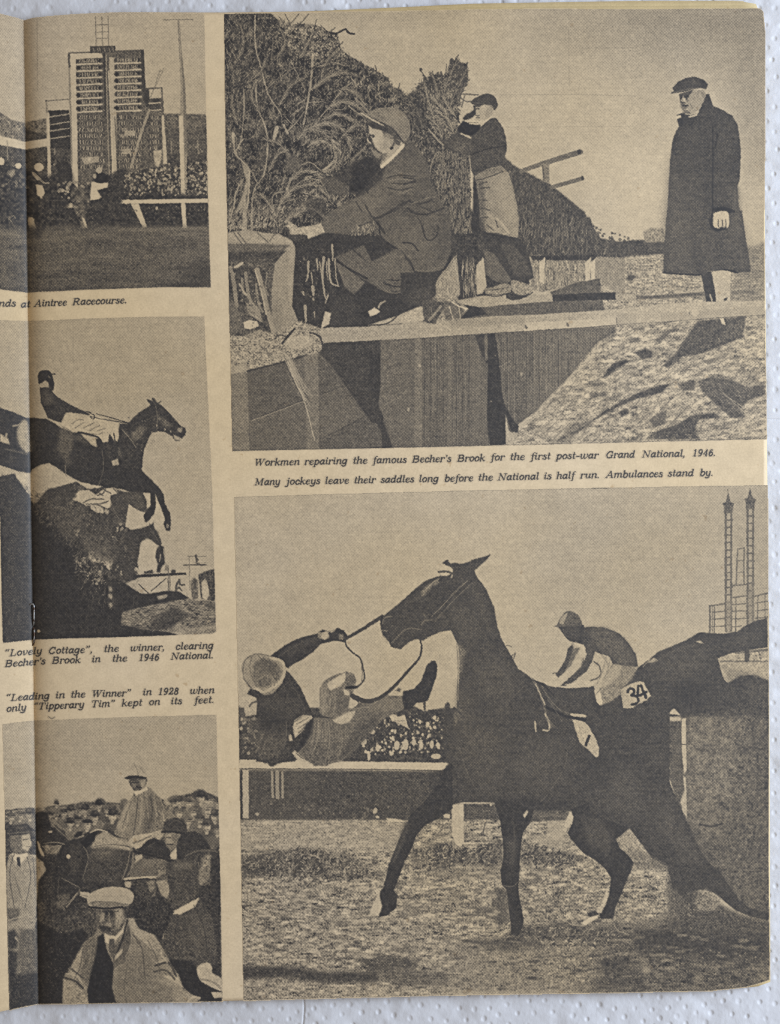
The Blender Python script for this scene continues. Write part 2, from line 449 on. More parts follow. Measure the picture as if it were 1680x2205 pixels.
for s, t in (("120,1400 200,1290 310,1250 350,1280 260,1320 150,1410 70,1420", .12),
             ("-300,1380 -180,1250 -60,1180 -80,1240 -180,1330 -290,1400", .15), ("380,1190 480,1160 560,1180 550,1240 470,1250", .14),
             ("-40,1840 150,1690 400,1560 600,1480 700,1475 640,1550 420,1600 200,1700 60,1780 -100,1900 -300,1960", .13),
             ("640,1310 760,1200 880,1020 950,920 1080,900 1380,870 1350,1060 1200,1120 1000,1200 820,1230 700,1330", .17),
             ("950,1450 1050,1410 1250,1430 1400,1500 1540,1470 1545,1560 1400,1620 1320,1700 1380,1760 1250,1770 1100,1640 1000,1540", .2),
             ("480,1960 600,1880 760,1830 900,1750 1100,1720 1150,1760 960,1790 930,1880 980,1960", .15),
             ("260,1710 340,1690 350,1730 280,1760", .15), ("520,1790 640,1710 680,1720 660,1830 560,1840", .25),
             ("780,1480 900,1430 940,1440 920,1520 820,1530", .22), ("340,1080 430,1060 440,1100 360,1110", .3), ("570,1090 700,990 740,1000 620,1110", .3),
             ("150,980 240,960 230,1020 180,1030", .2), ("-120,1180 -60,1100 -20,1080 -60,1180", .4), ("980,1270 1100,1240 1230,1200 1200,1240 1050,1300", .4),
             ("-10,1560 60,1540 110,1570 40,1590", .3), ("700,1800 760,1780 780,1820 720,1830", .45)):
    F('g', s, t, .07, 2.2, 1.6, a=.88)
S('g', "700,1300 1380,880 1360,1060 900,1230", 160, (3, 8), (40, 40), (.8, 1.5), (.3, .7), .6)
S('g', "950,1450 1540,1470 1400,1620 1380,1760 1000,1540", 160, (3, 10), (-35, 20), (.8, 1.5), (.3, .7), .6)
S('g', "-200,1900 1500,1900 1500,1970 -200,1975", 260, (3, 8), (20, 40), (.8, 1.6), (.3, .95), .6)
S('g', "300,1840 400,1700 1540,1650 1540,1850", 300, (2, 6), (40, 60), (.8, 1.8), (.15, .6), .5)
for s in ("1170,1540 1440,1790", "1230,1590 1420,1720", "940,1830 1110,1790"):
    L('g', s, 1.3, .75, .8)
F('g', "-300,1990 -200,1860 -100,1790 -70,1850 -180,1990", .3, .12, 2.5, 2, a=.6)
clip('V', PIC['B'])
# dark boards of the ditch
F('e', "200,1100 330,1100 600,1030 860,960 1680,880 1690,1720 200,1720", .28, .055, 1.6, .6)
F('f', "-20,870 640,830 1530,800 1480,860 1300,960 1100,1230 960,1400 820,1500 740,1640 -20,1670", .31, .06, 1.6, .6)
F('f', "940,800 1530,790 1450,850 1200,1150 960,1390 900,1400 940,1000", .36, .06, 1.6, 1.5)
rc = np.random.default_rng(11)
for k_ in range(150):
    x = rc.uniform(20, 1350); y0_ = rc.uniform(840, 1300); ln_ = rc.uniform(60, 420)
    clip_y = 1640 if x < 740 else 1500 - (x - 820) * .95
    if y0_ > clip_y - 60:
        continue
    L('f', f"{x},{y0_} {x + rc.uniform(-6, 6)},{min(y0_ + ln_, clip_y)}", rc.uniform(1, 2.6), rc.choice([.2, .22, .46, .52]), .5)
for x in range(60, 1500, 46):
    yb_ = 1650 if x < 800 else 1500 - (x - 820) * .95
    if yb_ > 860:
        L('f', f"{x},{870 - x * .045} {x + rc.uniform(-5, 5)},{yb_}", 1.3, .15, .6, sm=0); L('f', f"{x + 7},{870 - x * .045} {x + 7 + rc.uniform(-5, 5)},{yb_}", 1.2, .52, .4, sm=0)
F('e', "205,1110 330,1105 345,1680 215,1680", .46, .06, 1.8, .8)
F('e', "330,1110 600,1045 610,1100 740,1330 345,1470", .28, .05, 1.6, .8)
F('e', "345,1470 740,1330 760,1680 345,1680", .33, .05, 1.6, .8)
L('e', "340,1472 540,1400 735,1325", 1.4, .72, .8); L('e', "340,1466 540,1392 735,1318", 1.2, .1, .7)
F('e', "740,1000 840,975 850,1680 755,1680", .43, .06, 1.8, .9)
F('e', "610,1060 740,1010 750,1330 700,1300 620,1150", .36, .07, 2, 1)
L('e', "850,1280 1010,1222", 1.4, .08, .7); L('e', "855,1600 1170,1440", 1.4, .1, .7); L('e', "860,1610 1000,1545", 1, .6, .5)
F('e', "850,1285 1010,1225 1180,1430 860,1600", .33, .05, 1.6, .8)
F('e', "875,905 1300,885 1290,1200 1275,1340 1310,1430 1300,1720 1310,1500 1230,1480 1130,1350 1000,1160 930,1060 850,985", .15, .04, 1.6, .7)
F('e', "1215,1000 1290,980 1290,1360 1270,1340 1210,1200", .11, .03, 1.6, 1.2)
F('e', "1300,1430 1380,1720 1310,1720 1290,1500", .13, .04, 1.6, .8); F('e', "1130,1350 1230,1480 1320,1500 1400,1720 1300,1720 1320,1600 1270,1500", .14, .03, 1.6, 1)
F('e', "1290,890 1540,875 1540,1720 1400,1720 1310,1430 1275,1350 1295,1200", .34, .06, 1.8, .8)
L('e', "1340,1090 1480,1030 1540,1015", 1.3, .14, .7); L('e', "1320,1350 1400,1310", 1.2, .6, .6)
F('e', "1540,870 1585,868 1590,1720 1530,1720", .44, .06, 1.8, 1)
F('f', "-10,880 85,870 90,1660 -10,1660", .33, .05, 1.6, 1)
F('f', "85,870 130,868 135,1660 80,1660", .42, .06, 1.8, 1)
F('f', "320,860 350,858 350,1655 315,1655", .38, .05, 1.8, 1.2); F('f', "480,850 520,848 600,1200 600,1650 500,1650", .36, .05, 1.8, 2, a=.7)
F('f', "515,850 640,842 640,1000 600,1060 560,980", .15, .03, 1.6, .8); F('f', "585,845 610,845 610,1030 590,1040", .36, .05, 1.6, .8)
F('f', "612,840 662,836 690,1020 710,1260 735,1380 740,1640 625,1645 605,1500 608,1100", .10, .03, 1.6, .6)
F('f', "700,1300 740,1370 800,1470 835,1510 820,1560 780,1540 740,1440", .12, .04, 1.6, .7)
F('f', "738,1420 760,1540 800,1570 825,1560 820,1620 740,1640", .80, .07, 1.8, .8)
L('f', "690,1080 770,1035", 1.4, .6, .7); L('f', "945,820 950,1240", 1.5, .5, .6)
for x, y in ((850, 1130), (118, 1070), (36, 1385), (1490, 1370)):
    ell('f', x, y, 9, 14, .75, .8)
D('f', "100,900 1100,900 900,1400 760,1500 100,1600", 60, (.6, 1.4), (.5, .72), .6)
D('e', "860,1100 1200,1500 1300,1700 400,1700 400,1400", 40, (.6, 1.4), (.5, .72), .6)
# brush fence, far part behind the men
F('c', "700,1100 790,1190 880,1240 1060,1330 1200,1440 1310,1530 1345,1640 1350,1760 1100,1800 700,1800", .19, .06, 2.2, 1.2)
F('f', "540,0 1350,0 1360,80 1450,180 1600,270 1600,300 1000,300 880,280 540,260", .19, .06, 2.2, 1)
S('c', "740,1180 1060,1340 1300,1530 1345,1750 800,1750", 520, (5, 16), (86, 12), (1.2, 2.6), (.04, .5), .75)
S('c', "735,1130 800,1190 900,1240 1060,1330 1200,1440 1320,1540 1345,1640 1320,1640 1190,1460 1040,1350 880,1260 740,1190", 160, (2, 7), (70, 30), (.8, 1.6), (.1, .25), .9)
S('f', "830,10 1340,10 1440,180 1590,280 900,280", 460, (6, 20), (86, 12), (1.2, 2.6), (.04, .55), .75)
D('f', "1350,50 1660,160 1680,280 1500,290", 60, (1.5, 4), (.14, .3), .8)
F('d', "0,1920 60,2052 -20,2052", .2, .05, 2, 1)
# ledge, shadowed ditch back, light stubs of brush
F('f', "920,270 1600,290 1600,340 1530,540 1420,450 1000,540 920,520", .55, .12, 2.2, .8)
S('f', "940,300 1400,300 1400,440 960,510", 330, (6, 20), (92, 10), (1, 2.4), (.1, 1.), .85)
F('f', "920,275 1400,270 1390,310 930,310", .12, .05, 2, .8)
for x in (1000, 1330, 1370):
    F('f', f"{x - 20},330 {x + 25},285 {x + 15},480 {x - 15},470", .88, .05, 2, .5)
F('f', "1385,300 1600,300 1600,580 1540,590 1530,540 1420,450 1385,440", .58, .08, 2.2, .8)
S('f', "1395,310 1600,310 1600,560 1400,450", 90, (8, 22), (90, 5), (1, 2), (.35, .75), .6)
F('f', "1420,440 1425,545 1080,600 1060,540 1250,470", .28, .05, 1.8, .6); S('f', "1100,530 1420,450 1420,540 1100,590", 60, (8, 18), (90, 5), (1, 2), (.15, .45), .6)
F('f', "1075,560 1530,540 1535,595 1080,612", .10, .03, 1.8, .6)
F('f', "1540,560 1680,555 1680,600 1540,610", .7, .1, 2, .6)
F('f', "400,620 1440,600 1450,680 1400,690 640,715 410,735", .28, .06, 1.8, .6)
F('f', "440,620 560,650 600,700 420,735", .10, .03, 1.8, .8)
S('f', "640,630 1430,610 1430,680 640,700", 80, (8, 20), (90, 5), (1, 2), (.12, .45), .6)
F('f', "345,580 700,560 740,560 770,590 850,590 900,560 1070,550 1075,605 700,635 560,650 440,630 340,610", .72, .07, 2, .6)
F('f', "745,555 790,575 860,570 850,590 790,600 740,585", .14, .03, 2, .6)
# long rail
F('e', "860,800 1090,790 1280,785 1680,750 1690,865 1400,880 1150,893 870,907", .72, .07, 2, .5)
F('f', "-10,760 640,720 880,708 1300,680 1690,655 1690,775 1530,778 880,818 560,840 -10,878", .74, .07, 2, .5)
F('g', "-20,830 240,812 640,765 1040,745 1560,735 1560,855 1060,885 640,922 240,945 -20,968", .80, .06, 2, .5)
F('f', "880,760 1535,725 1535,778 880,820", .86, .04, 2, .5); F('g', "235,885 640,850 640,915 240,945", .80, .06, 2, .5)
F('f', "340,740 880,705 880,760 340,800", .6, .07, 2, 1.5, a=.6); F('f', "1535,700 1680,690 1680,775 1535,778", .72, .05, 2, .5)
F('g', "640,850 1560,780 1560,850 1060,885 640,920", .70, .05, 2, .8, a=.7)
L('g', "235,880 240,945", 1.6, .3, .8); L('g', "630,850 636,915", 1.2, .45, .7); ell('g', 930, 840, 34, 28, .92, .7); ell('g', 878, 845, 7, 12, .3, .8)
for x, y in ((885, 790), (1185, 775)):
    ell('f', x, y, 9, 16, .25, .8, rot=-.5)


L('g', "0,968 240,945 640,922 1060,888 1560,858", 1.3, .3, .8, sm=0); L('f', "-10,880 560,842 880,820 1530,780", 1.3, .22, .8, sm=0)
L('e', "870,908 1150,894 1680,866", 1.3, .18, .8, sm=0)
F('g', "1150,890 1185,890 1200,950 1165,935", .9, .03, 2, .5)
# the great bank of thorn, upper left
HB = "155,92 500,92 560,150 640,180 700,170 830,180 900,230 980,240 990,290 1010,360 1080,410 1180,470 1260,510 1340,560 1370,620 1440,650 1500,720 1560,760 1640,1680 190,1680 180,1400 165,400"
F('b', HB, .20, .12, 2.4, .8, big=.10, bs=11)
F('b', "155,92 420,92 520,300 560,700 600,1100 520,1680 190,1680 170,600", .24, .08, 2.0, 12, a=.6)
clip('V', PIC['B'])
S('b', HB, 2400, (8, 24), (80, 35), (2, 4.4), (.04, .16), .85, .15)
S('b', HB, 2600, (7, 22), (80, 28), (1.0, 2.0), (.4, .74), .7, .1)
S('b', HB, 2600, (4, 13), (85, 35), (1.2, 2.8), (.04, .15), .8, .15)
S('b', HB, 3600, (3, 9), (75, 45), (.9, 1.8), (.4, .8), .6, .2)
S('b', "540,130 840,180 980,290 1100,430 1340,560 1500,740 1350,760 1000,560 700,420 560,250", 700, (3, 10), (60, 50), (1.4, 2.8), (.05, .85), .8)
for a0, a1 in (((480, 95), (560, 170)), ((600, 100), (640, 180)), ((700, 100), (620, 190)), ((770, 100), (700, 180)), ((830, 140), (800, 230)), ((960, 200), (900, 240)), ((560, 120), (600, 190)), ((860, 180), (930, 260)),
               ((1250, 470), (1270, 540)), ((1150, 440), (1170, 490)), ((1430, 600), (1410, 660)), ((1340, 560), (1360, 620)), ((1020, 300), (960, 350)), ((1260, 500), (1200, 540)), ((1300, 520), (1340, 600))):
    L('b', f"{a0[0]},{a0[1]} {a1[0]},{a1[1]}", 2, .22, .9)
L('b', "900,225 960,240 1030,212 1060,235 1100,243", 4, .13, .95); L('b', "1010,215 1040,205", 3, .15)
S('b', "1100,430 1340,550 1480,680 1570,560 1600,500 1620,700 1500,760 1320,620", 160, (2, 8), (70, 40), (.9, 2), (.14, .3), .9)
D('b', "500,180 800,180 980,260 1080,420 900,430 640,330", 260, (.9, 2.2), (.45, .92), .8)
D('b', HB, 700, (.8, 1.8), (.5, .85), .6); D('b', HB, 500, (1.2, 3.2), (.05, .14), .6)
# sprays and stems
for s, w, t in (("385,110 385,320 430,500 480,680 560,800 580,850", 3, .75), ("480,640 440,660 560,560", 1.5, .6), ("390,560 400,760 460,920 475,1040 450,1250 370,1390 362,1680", 3.8, .74), ("300,640 305,760 290,960 265,1060", 3.5, .66),
                ("225,960 240,1100 290,1160 340,1220", 5.5, .78), ("290,1160 350,1220 400,1320", 2.5, .7), ("800,400 790,560 770,700 740,860 730,940", 5, .78), ("640,430 740,640", 2, .66), ("790,640 940,540 1060,520", 3, .7),
                ("1100,580 1020,640 930,750 850,850 700,1000", 3, .68), ("730,480 640,500 540,600", 1.5, .6), ("540,920 510,1040", 9, .86), ("590,900 620,960 600,940", 4, .8), ("620,940 700,860 740,800", 3, .7),
                ("250,1080 290,1010 310,1000", 3, .75), ("640,1290 610,1380 560,1490 540,1560", 6, .82), ("700,1010 780,930 900,940 960,1000", 2.5, .62), ("600,840 660,900", 2, .66), ("800,700 880,720", 2, .7), ("770,740 870,730", 2.2, .72),
                ("1060,760 1120,810 1300,920", 3.5, .7), ("1110,710 1180,780 1210,820", 4, .72), ("1040,760 1010,790 900,780", 2.5, .62), ("240,1450 200,1600", 3, .72), ("500,1500 520,1400 600,1380 700,1340", 3.5, .7),
                ("600,1600 760,1460 830,1400", 4, .78), ("640,1360 760,1290 860,1310 900,1380 920,1430", 3, .7), ("700,1200 780,1170 860,1230", 3, .68), ("870,1230 930,1180 980,1100 960,1020", 4, .66), ("880,1230 960,1160", 6, .8)):
    L('b', s, w, t, .8, w2=w * .6)
tex('b', HB, .05, 9, 3, -.03); tex('b', HB, .05, 22, 3)
BUSH = []
# leafy sprays laid over the bank
for s, l_, t_ in (("730,960 820,900 940,890 1040,960 1080,1080", 20, (.42, .8)), ("690,1010 760,930 880,960 980,1050 1000,1180", 18, (.42, .78)), ("760,1060 860,1010 960,1080 960,1200 880,1240", 16, (.45, .85)),
                  ("640,1300 740,1230 860,1270 930,1370 960,1440", 17, (.42, .8)), ("560,1480 660,1360 800,1330 900,1400", 16, (.42, .8)), ("600,1600 700,1500 830,1420 900,1440", 16, (.45, .85)), ("660,1560 780,1500 880,1560", 15, (.5, .9)),
                  ("800,640 900,560 1020,520 1120,540", 15, (.42, .75)), ("900,790 980,740 1080,740 1200,830", 16, (.42, .8)), ("870,860 980,820 1080,860 1180,930", 15, (.4, .74)), ("1000,640 1100,660 1180,760", 14, (.4, .72)),
                  ("640,1130 560,1040 440,1000", 13, (.38, .7)), ("540,1560 480,1460 420,1400", 14, (.42, .8)), ("320,600 420,520 460,420", 12, (.36, .66)), ("560,760 640,620 740,560", 13, (.36, .7)), ("540,420 600,300 560,200", 11, (.34, .66)),
                  ("700,420 760,320 800,230", 12, (.36, .72)), ("860,560 900,440 980,360", 12, (.36, .7)), ("1000,1000 1080,920 1160,900", 12, (.4, .7)), ("260,420 300,300 280,180", 11, (.34, .62)), ("420,820 360,700 380,600", 12, (.36, .66)), ("260,900 220,760 230,640", 12, (.36, .68)),
                  ("1040,1240 1100,1140 1180,1060", 12, (.38, .7)), ("480,1240 540,1120 620,1080", 12, (.4, .74))):
    frond('b', s, l_, (t_[0] * .9, t_[1] * .86), w=1.35, gap=1.7, stem=1.5)
for s, l_, t_ in (("250,760 240,640 200,520", 15, (.3, .75)), ("280,800 300,640 390,420", 14, (.25, .7)), ("300,860 360,700 455,500", 14, (.25, .7)), ("220,860 180,720 150,600", 13, (.4, .8)), ("330,900 300,800 200,700", 15, (.5, .9)),
                  ("360,950 320,860 240,800", 15, (.55, .92)), ("380,840 330,780 290,700", 13, (.55, .9)), ("280,1000 240,900 170,840", 14, (.45, .8)), ("130,900 100,800 60,740", 12, (.2, .5)), ("400,760 400,680 450,600", 11, (.2, .6))):
    BUSH.append((s, l_, t_))
F('b', "290,1180 350,1220 340,1340 320,1420 330,1680 290,1680 300,1500 240,1540 300,1400 320,1300", .66, .08, 2, .8); L('b', "345,1230 338,1400 325,1500", 3.5, .88, .7); L('b', "300,1290 250,1380 230,1500", 3, .7, .8)
for cx, cy, r0, a0_, a1_ in ((850, 1080, 150, -30, 110), (860, 1090, 110, -40, 140), (860, 1100, 75, -50, 160), (840, 900, 170, 20, 150), (850, 1420, 160, 20, 130), (860, 1450, 110, 20, 150), (700, 1560, 150, 30, 120), (920, 650, 200, 10, 120)):
    for q_ in range(26):
        th = math.radians(rng.uniform(a0_, a1_)); rr = r0 * rng.uniform(.8, 1.2); d_ = rng.uniform(.12, .3)
        P_ = np.concatenate([pts('b', f"{cx + rr * math.cos(th + u) * 1.1:.1f},{cy - rr * math.sin(th + u):.1f}") for u in (0, d_ / 2, d_)])
        L('V', P_, rng.uniform(1.2, 2.6), rng.choice([.1, .14, .6, .7, .78]), .7)
F('b', "610,1100 700,1130 720,1200 640,1260 600,1220", .36, .05, 2, 2, a=.7)
F('b', "1080,1170 1230,1130 1330,1160 1260,1230 1150,1380 1060,1390 940,1400 880,1300 1010,1240", .12, .05, 2.5, 3, a=.85, sm=1)
F('b', "860,1290 960,1280 1110,1370 1100,1395 960,1400 880,1330", .26, .05, 2, 1.5)
F('b', "720,1440 820,1420 900,1500 860,1590 760,1530", .14, .05, 2, 2, a=.7)
S('b', "190,1500 600,1480 620,1620 200,1660", 260, (4, 14), (70, 30), (1, 2.6), (.5, .95), .75); S('b', "400,1300 900,1280 850,1600 450,1650", 260, (4, 12), (45, 25), (1, 2.2), (.1, .8), .7)
S('b', "960,1400 1100,1400 1080,1470 980,1480", 30, (5, 12), (75, 15), (1, 2), (.4, .85), .8)
# bush beside the second man
F('c', "0,700 100,640 160,560 250,520 300,560 340,430 460,460 470,580 400,680 380,760 400,850 380,960 480,1100 480,1680 180,1680 140,1100 60,900 0,860", .26, .15, 2.4, 1.2)
F('c', "170,640 330,600 380,700 390,900 280,1000 200,900", .38, .09, 2.2, 3, a=.7)
S('c', "60,700 180,600 330,560 460,500 400,700 400,900 480,1100 490,1680 200,1680 130,1000", 900, (5, 14), (75, 38), (1.8, 4), (.04, .2), .9)
S('c', "160,640 330,600 380,760 390,950 250,1000 180,850", 500, (4, 10), (60, 50), (1.4, 2.8), (.4, .78), .75)
S('c', "200,1050 480,1100 490,1660 280,1670", 420, (6, 20), (88, 10), (1.2, 2.2), (.35, .66), .7)
for s, w in (("310,610 330,520 395,395", 4), ("300,590 310,460", 3), ("380,560 390,470", 5), ("400,600 440,520 460,450", 5), ("350,430 345,460", 7), ("180,640 170,580 120,500", 3), ("240,600 250,520", 5), ("200,520 300,640", 3), ("270,520 300,600", 5),
             ("400,600 475,575", 3), ("385,670 450,650", 2.5), ("110,600 180,640", 3), ("70,660 130,700", 3), ("30,700 80,760", 3), ("420,470 390,560", 5)):
    L('c', s, w, .2, .9, w2=w * .6)
S('c', "180,560 300,540 460,470 440,600 330,640 200,680", 150, (7, 16), (65, 30), (2.2, 4.4), (.12, .2), .9)
S('c', "200,580 300,540 440,520 420,640 330,680 200,720", 90, (4, 10), (60, 40), (1.4, 2.6), (.45, .7), .8)
for x, y in ((124, 500), (345, 435), (385, 470), (150, 566), (108, 625)):
    ell('c', x, y, 11, 14, .18, .9)
for s, l_, t_ in BUSH:
    frond('c', s, l_ * .9, (t_[0] * .8, t_[1] * .76), w=1.6, gap=2.0, stem=1.8)
L('c', "180,930 270,1030 320,1060", 3, .72, .8); L('c', "190,1260 200,1180 230,1120", 2.5, .7, .7)
F('c', "505,1240 545,1300 560,1680 500,1680", .1, .03, 2, 1)
# ladder end and far rails
L('c', "850,1235 1000,1180 1275,1095", 9, .34, .95, w2=12); ell('c', 1268, 1096, 13, 17, .16)
F('c', "1000,1180 1052,1175 1055,1330 1010,1300", .45, .08, 2, .6); L('c', "1003,1190 1012,1300", 3, .2, .7)
L('c', "1070,1350 1290,1285", 9, .36, .95); ell('c', 1292, 1284, 12, 16, .16)
for s in ("380,672 430,676 540,682", "390,690 450,730 480,730", "440,690 420,770"):
    L('c', s, 3, .3, .9)
# ---- standing workman
F('c', "400,920 480,880 560,900 640,850 670,850 720,920 742,1000 748,1080 730,1140 720,1190 700,1210 510,1270 490,1230 480,1120 370,1100 290,1060 300,1010 360,1000", .19, .045, 2, .6)
F('c', "330,1010 480,990 520,1100 370,1100", .24, .06, 2, 2)
L('c', "500,1110 600,1075 740,1050", 2.4, .06, .8); L('c', "420,960 480,990", 5, .85, .9); L('c', "560,905 625,845", 3, .95, .95); L('c', "540,930 520,980", 1.5, .4, .6)
F('c', "385,930 430,870 470,890 540,900 555,930 500,975 440,970 400,950", .04, .015, 2, .7)
F('c', "470,865 560,870 545,900 480,895", .88, .04, 2, .5); L('c', "480,882 540,884", 1.8, .35, .8)
F('c', "520,760 640,760 655,790 640,830 600,860 560,870 520,850 500,810", .74, .06, 2, .6, sm=1)
F('c', "505,760 560,762 545,800 500,850 440,870 430,850 480,800", .12, .03, 2, .6)
L('c', "520,840 500,860", 3, .9, .9); F('c', "445,765 500,755 510,790 470,820 440,800", .85, .05, 2, .8); ell('c', 637, 782, 13, 20, .66); L('c', "628,770 645,775", 2, .2, .8)
ell('c', 572, 800, 30, 22, .56, .5)
F('c', "485,735 540,695 600,675 650,690 680,740 678,775 655,795 640,765 590,755 540,765 500,752", .17, .03, 2, .5, sm=1); L('c', "487,736 560,745 640,768", 2, .35, .6)
F('c', "515,1275 600,1220 700,1195 725,1215 760,1250 790,1340 820,1480 835,1620 830,1680 600,1680 560,1550 540,1400", .56, .06, 2, .6)
F('f', "560,0 835,0 825,150 700,120 600,60", .62, .06, 2, .6)
F('c', "640,1280 740,1240 790,1400 825,1600 760,1600 700,1500", .70, .05, 2, 5, a=.7); F('c', "530,1290 580,1300 600,1680 560,1680 540,1450", .26, .05, 2, 3, a=.8)
F('c', "515,1270 600,1225 700,1198 720,1230 600,1275 520,1300", .46, .06, 2, .8); L('c', "520,1300 600,1280 720,1235", 2.6, .14, .8)
for s in ("545,1330 600,1310", "545,1360 620,1350", "550,1440 600,1445", "560,1500 620,1515", "560,1570 650,1570 680,1640", "600,1620 650,1660"):
    L('c', s, 3, .18, .7)
L('c', "620,1560 700,1600 760,1680", 5, .84, .6); F('f', "570,100 700,130 825,150 830,165 700,150 570,120", .1, .02, 2, 1)
F('f', "560,110 700,150 830,150 870,200 900,260 930,360 940,440 860,470 780,440 740,400 640,280 580,180", .14, .03, 2, .7)
F('f', "600,230 660,270 720,360 780,450 740,490 640,450 590,400 585,260", .30, .04, 2, .7); F('f', "700,190 800,200 880,300 930,420 820,430 760,330", .22, .04, 2, 1.5)
F('f', "565,520 640,505 720,480 770,490 780,530 740,550 660,560 590,550", .56, .12, 2, .7, sm=1); L('f', "600,525 700,515 760,500", 2, .2, .7); F('f', "785,455 860,470 910,490 930,530 870,560 800,545 780,510", .58, .14, 2, .7, sm=1)
L('f', "570,550 660,570 760,545", 2.4, .12, .8); L('f', "800,560 870,575 930,540", 2.4, .12, .8)
# light palings by the crouching man
F('f', "345,250 580,260 590,560 400,600 330,420", .14, .04, 2, .8)
F('f', "385,265 410,540 400,575 300,600 200,610 190,540 250,440 300,370", .66, .1, 2.2, .7); L('f', "300,400 390,270", 2, .3, .6)
S('f', "180,600 230,500 380,300 400,560 330,640", 120, (5, 18), (88, 14), (1, 2.2), (.3, .95), .75)
F('f', "580,285 600,500 570,550 530,560 525,350", .8, .05, 2, .6)
S('f', "420,320 530,320 530,560 430,560", 90, (8, 24), (92, 6), (1, 2.2), (.3, .9), .8)
F('f', "190,540 330,560 470,660 400,740 320,750 150,740 130,640", .62, .15, 2.4, 1); S('f', "190,540 470,640 400,740 20,760 130,640", 160, (3, 12), (40, 60), (1, 2.4), (.1, 1.), .8)
F('f', "280,600 420,620 440,700 400,735 310,740 290,680", .25, .1, 2.4, 1.5, a=.7)
L('f', "350,610 400,640 460,660", 3, .92, .9); L('f', "330,640 360,740", 2.4, .9, .8); L('f', "400,650 410,730", 2, .85, .8)
# ---- crouching workman
F('b', "1300,1200 1455,1050 1560,1080 1640,1280 1680,1500 1690,1690 1000,1690 870,1620 880,1560 1100,1430 1200,1400 1250,1290", .30, .04, 1.9, .7)
F('c', "0,880 60,1020 130,1100 180,1200 200,1320 260,1440 330,1520 345,1690 -20,1690", .27, .04, 1.9, .7)
F('e', "870,0 1260,-20 1680,-20 1690,400 1540,390 1420,230 1300,150 1240,100 1110,130 890,120", .28, .035, 1.9, .7)
F('f', "-20,-10 340,-10 345,240 290,380 140,400 70,390 -20,260", .30, .035, 1.9, .7, sm=0)
F('b', "880,1560 1080,1460 1250,1480 1290,1550 1180,1640 900,1690 870,1620", .34, .045, 2, 3, a=.8)
F('b', "1330,1260 1500,1240 1560,1300 1500,1380 1350,1370", .36, .05, 2, 6, a=.7)
F('b', "1180,1400 1300,1290 1330,1200 1260,1230 1140,1390 1100,1430", .14, .04, 2, 1.5); F('b', "1180,1130 1330,1160 1300,1200 1260,1240 1150,1390 1060,1390 1100,1200", .08, .03, 2.2, 1.5)
F('b', "1460,1060 1560,1100 1640,1300 1650,1480 1560,1420 1480,1200", .24, .04, 2, 10, a=.7); F('b', "1120,1450 1250,1380 1340,1420 1250,1520 1130,1540", .40, .05, 2, 8, a=.6); F('b', "1300,1500 1480,1440 1600,1560 1560,1680 1380,1680", .24, .04, 2, 12, a=.7)
F('c', "20,1150 110,1150 160,1260 140,1340 40,1330", .33, .04, 2, 12, a=.7); F('e', "1290,40 1420,20 1600,60 1640,220 1560,330 1420,200", .33, .04, 2, 14, a=.7); F('f', "230,-10 340,-10 345,230 260,330 230,150", .20, .03, 2, 10, a=.7)
for s, w, t in (("1340,1280 1430,1262 1540,1270", 3, .14), ("1370,1320 1470,1322 1540,1300", 3, .14), ("1340,1350 1420,1370 1520,1350", 3, .12), ("1360,1300 1440,1290 1520,1300", 2.5, .5), ("1180,1480 1230,1560 1300,1560 1450,1460", 4, .12),
                ("1240,1580 1400,1510 1500,1440", 5, .14), ("1550,1480 1680,1530", 3, .14), ("1260,1600 1320,1680", 5, .08), ("1100,1640 1250,1590 1280,1600", 3, .14), ("1110,1450 1160,1530", 3, .16)):
    L('b', s, w, t, .75)
for s, w, t in (("40,1450 120,1470 200,1440", 4, .1), ("30,1500 90,1540 180,1540 290,1500", 4, .1), ("0,1280 70,1290", 3, .1), ("0,1330 90,1310", 3, .12), ("0,1390 60,1360", 2, .5), ("100,1560 160,1680", 2, .12), ("60,1470 200,1420 260,1440", 2.2, .45)):
    L('c', s, w, t, .75)
for s, w, t in (("130,60 155,140 190,165 240,130 250,60", 2.6, .1), ("0,180 60,190 110,240", 2.6, .1), ("-20,240 50,320 80,400", 3, .1), ("80,395 160,405 280,385 340,300", 4, .08), ("210,100 240,110", 2, .1), ("90,380 180,385 280,350", 2, .42)):
    L('f', s, w, t, .8)
for s, w, t in (("1450,180 1520,190 1560,240", 3, .1), ("1590,60 1610,130", 2.5, .12), ("1280,60 1300,150 1420,240 1500,330 1540,400", 3.4, .07)):
    L('e', s, w, t, .8)
# his sleeve, hand with leaves
F('e', "600,60 650,50 720,90 820,60 860,40 890,110 850,160 770,160 760,130 680,120", .86, .08, 2, .6); F('e', "590,70 660,95 760,130 700,175 640,150", .2, .04, 2, 1)
L('e', "760,120 830,165 885,165", 4, .92, .9); L('e', "820,130 850,70", 2, .4, .6)
F('b', "620,1590 700,1640 840,1620 860,1660 880,1690 640,1690", .8, .12, 2, 1)
F('e', "1110,130 1240,100 1380,220 1260,250 1300,300 1230,330 1180,200 1000,240 950,250 760,160 880,110", .11, .03, 2, 1)
S('e', "1100,60 1250,30 1250,120 1000,125", 60, (4, 10), (80, 20), (1, 2.2), (.5, .9), .8)
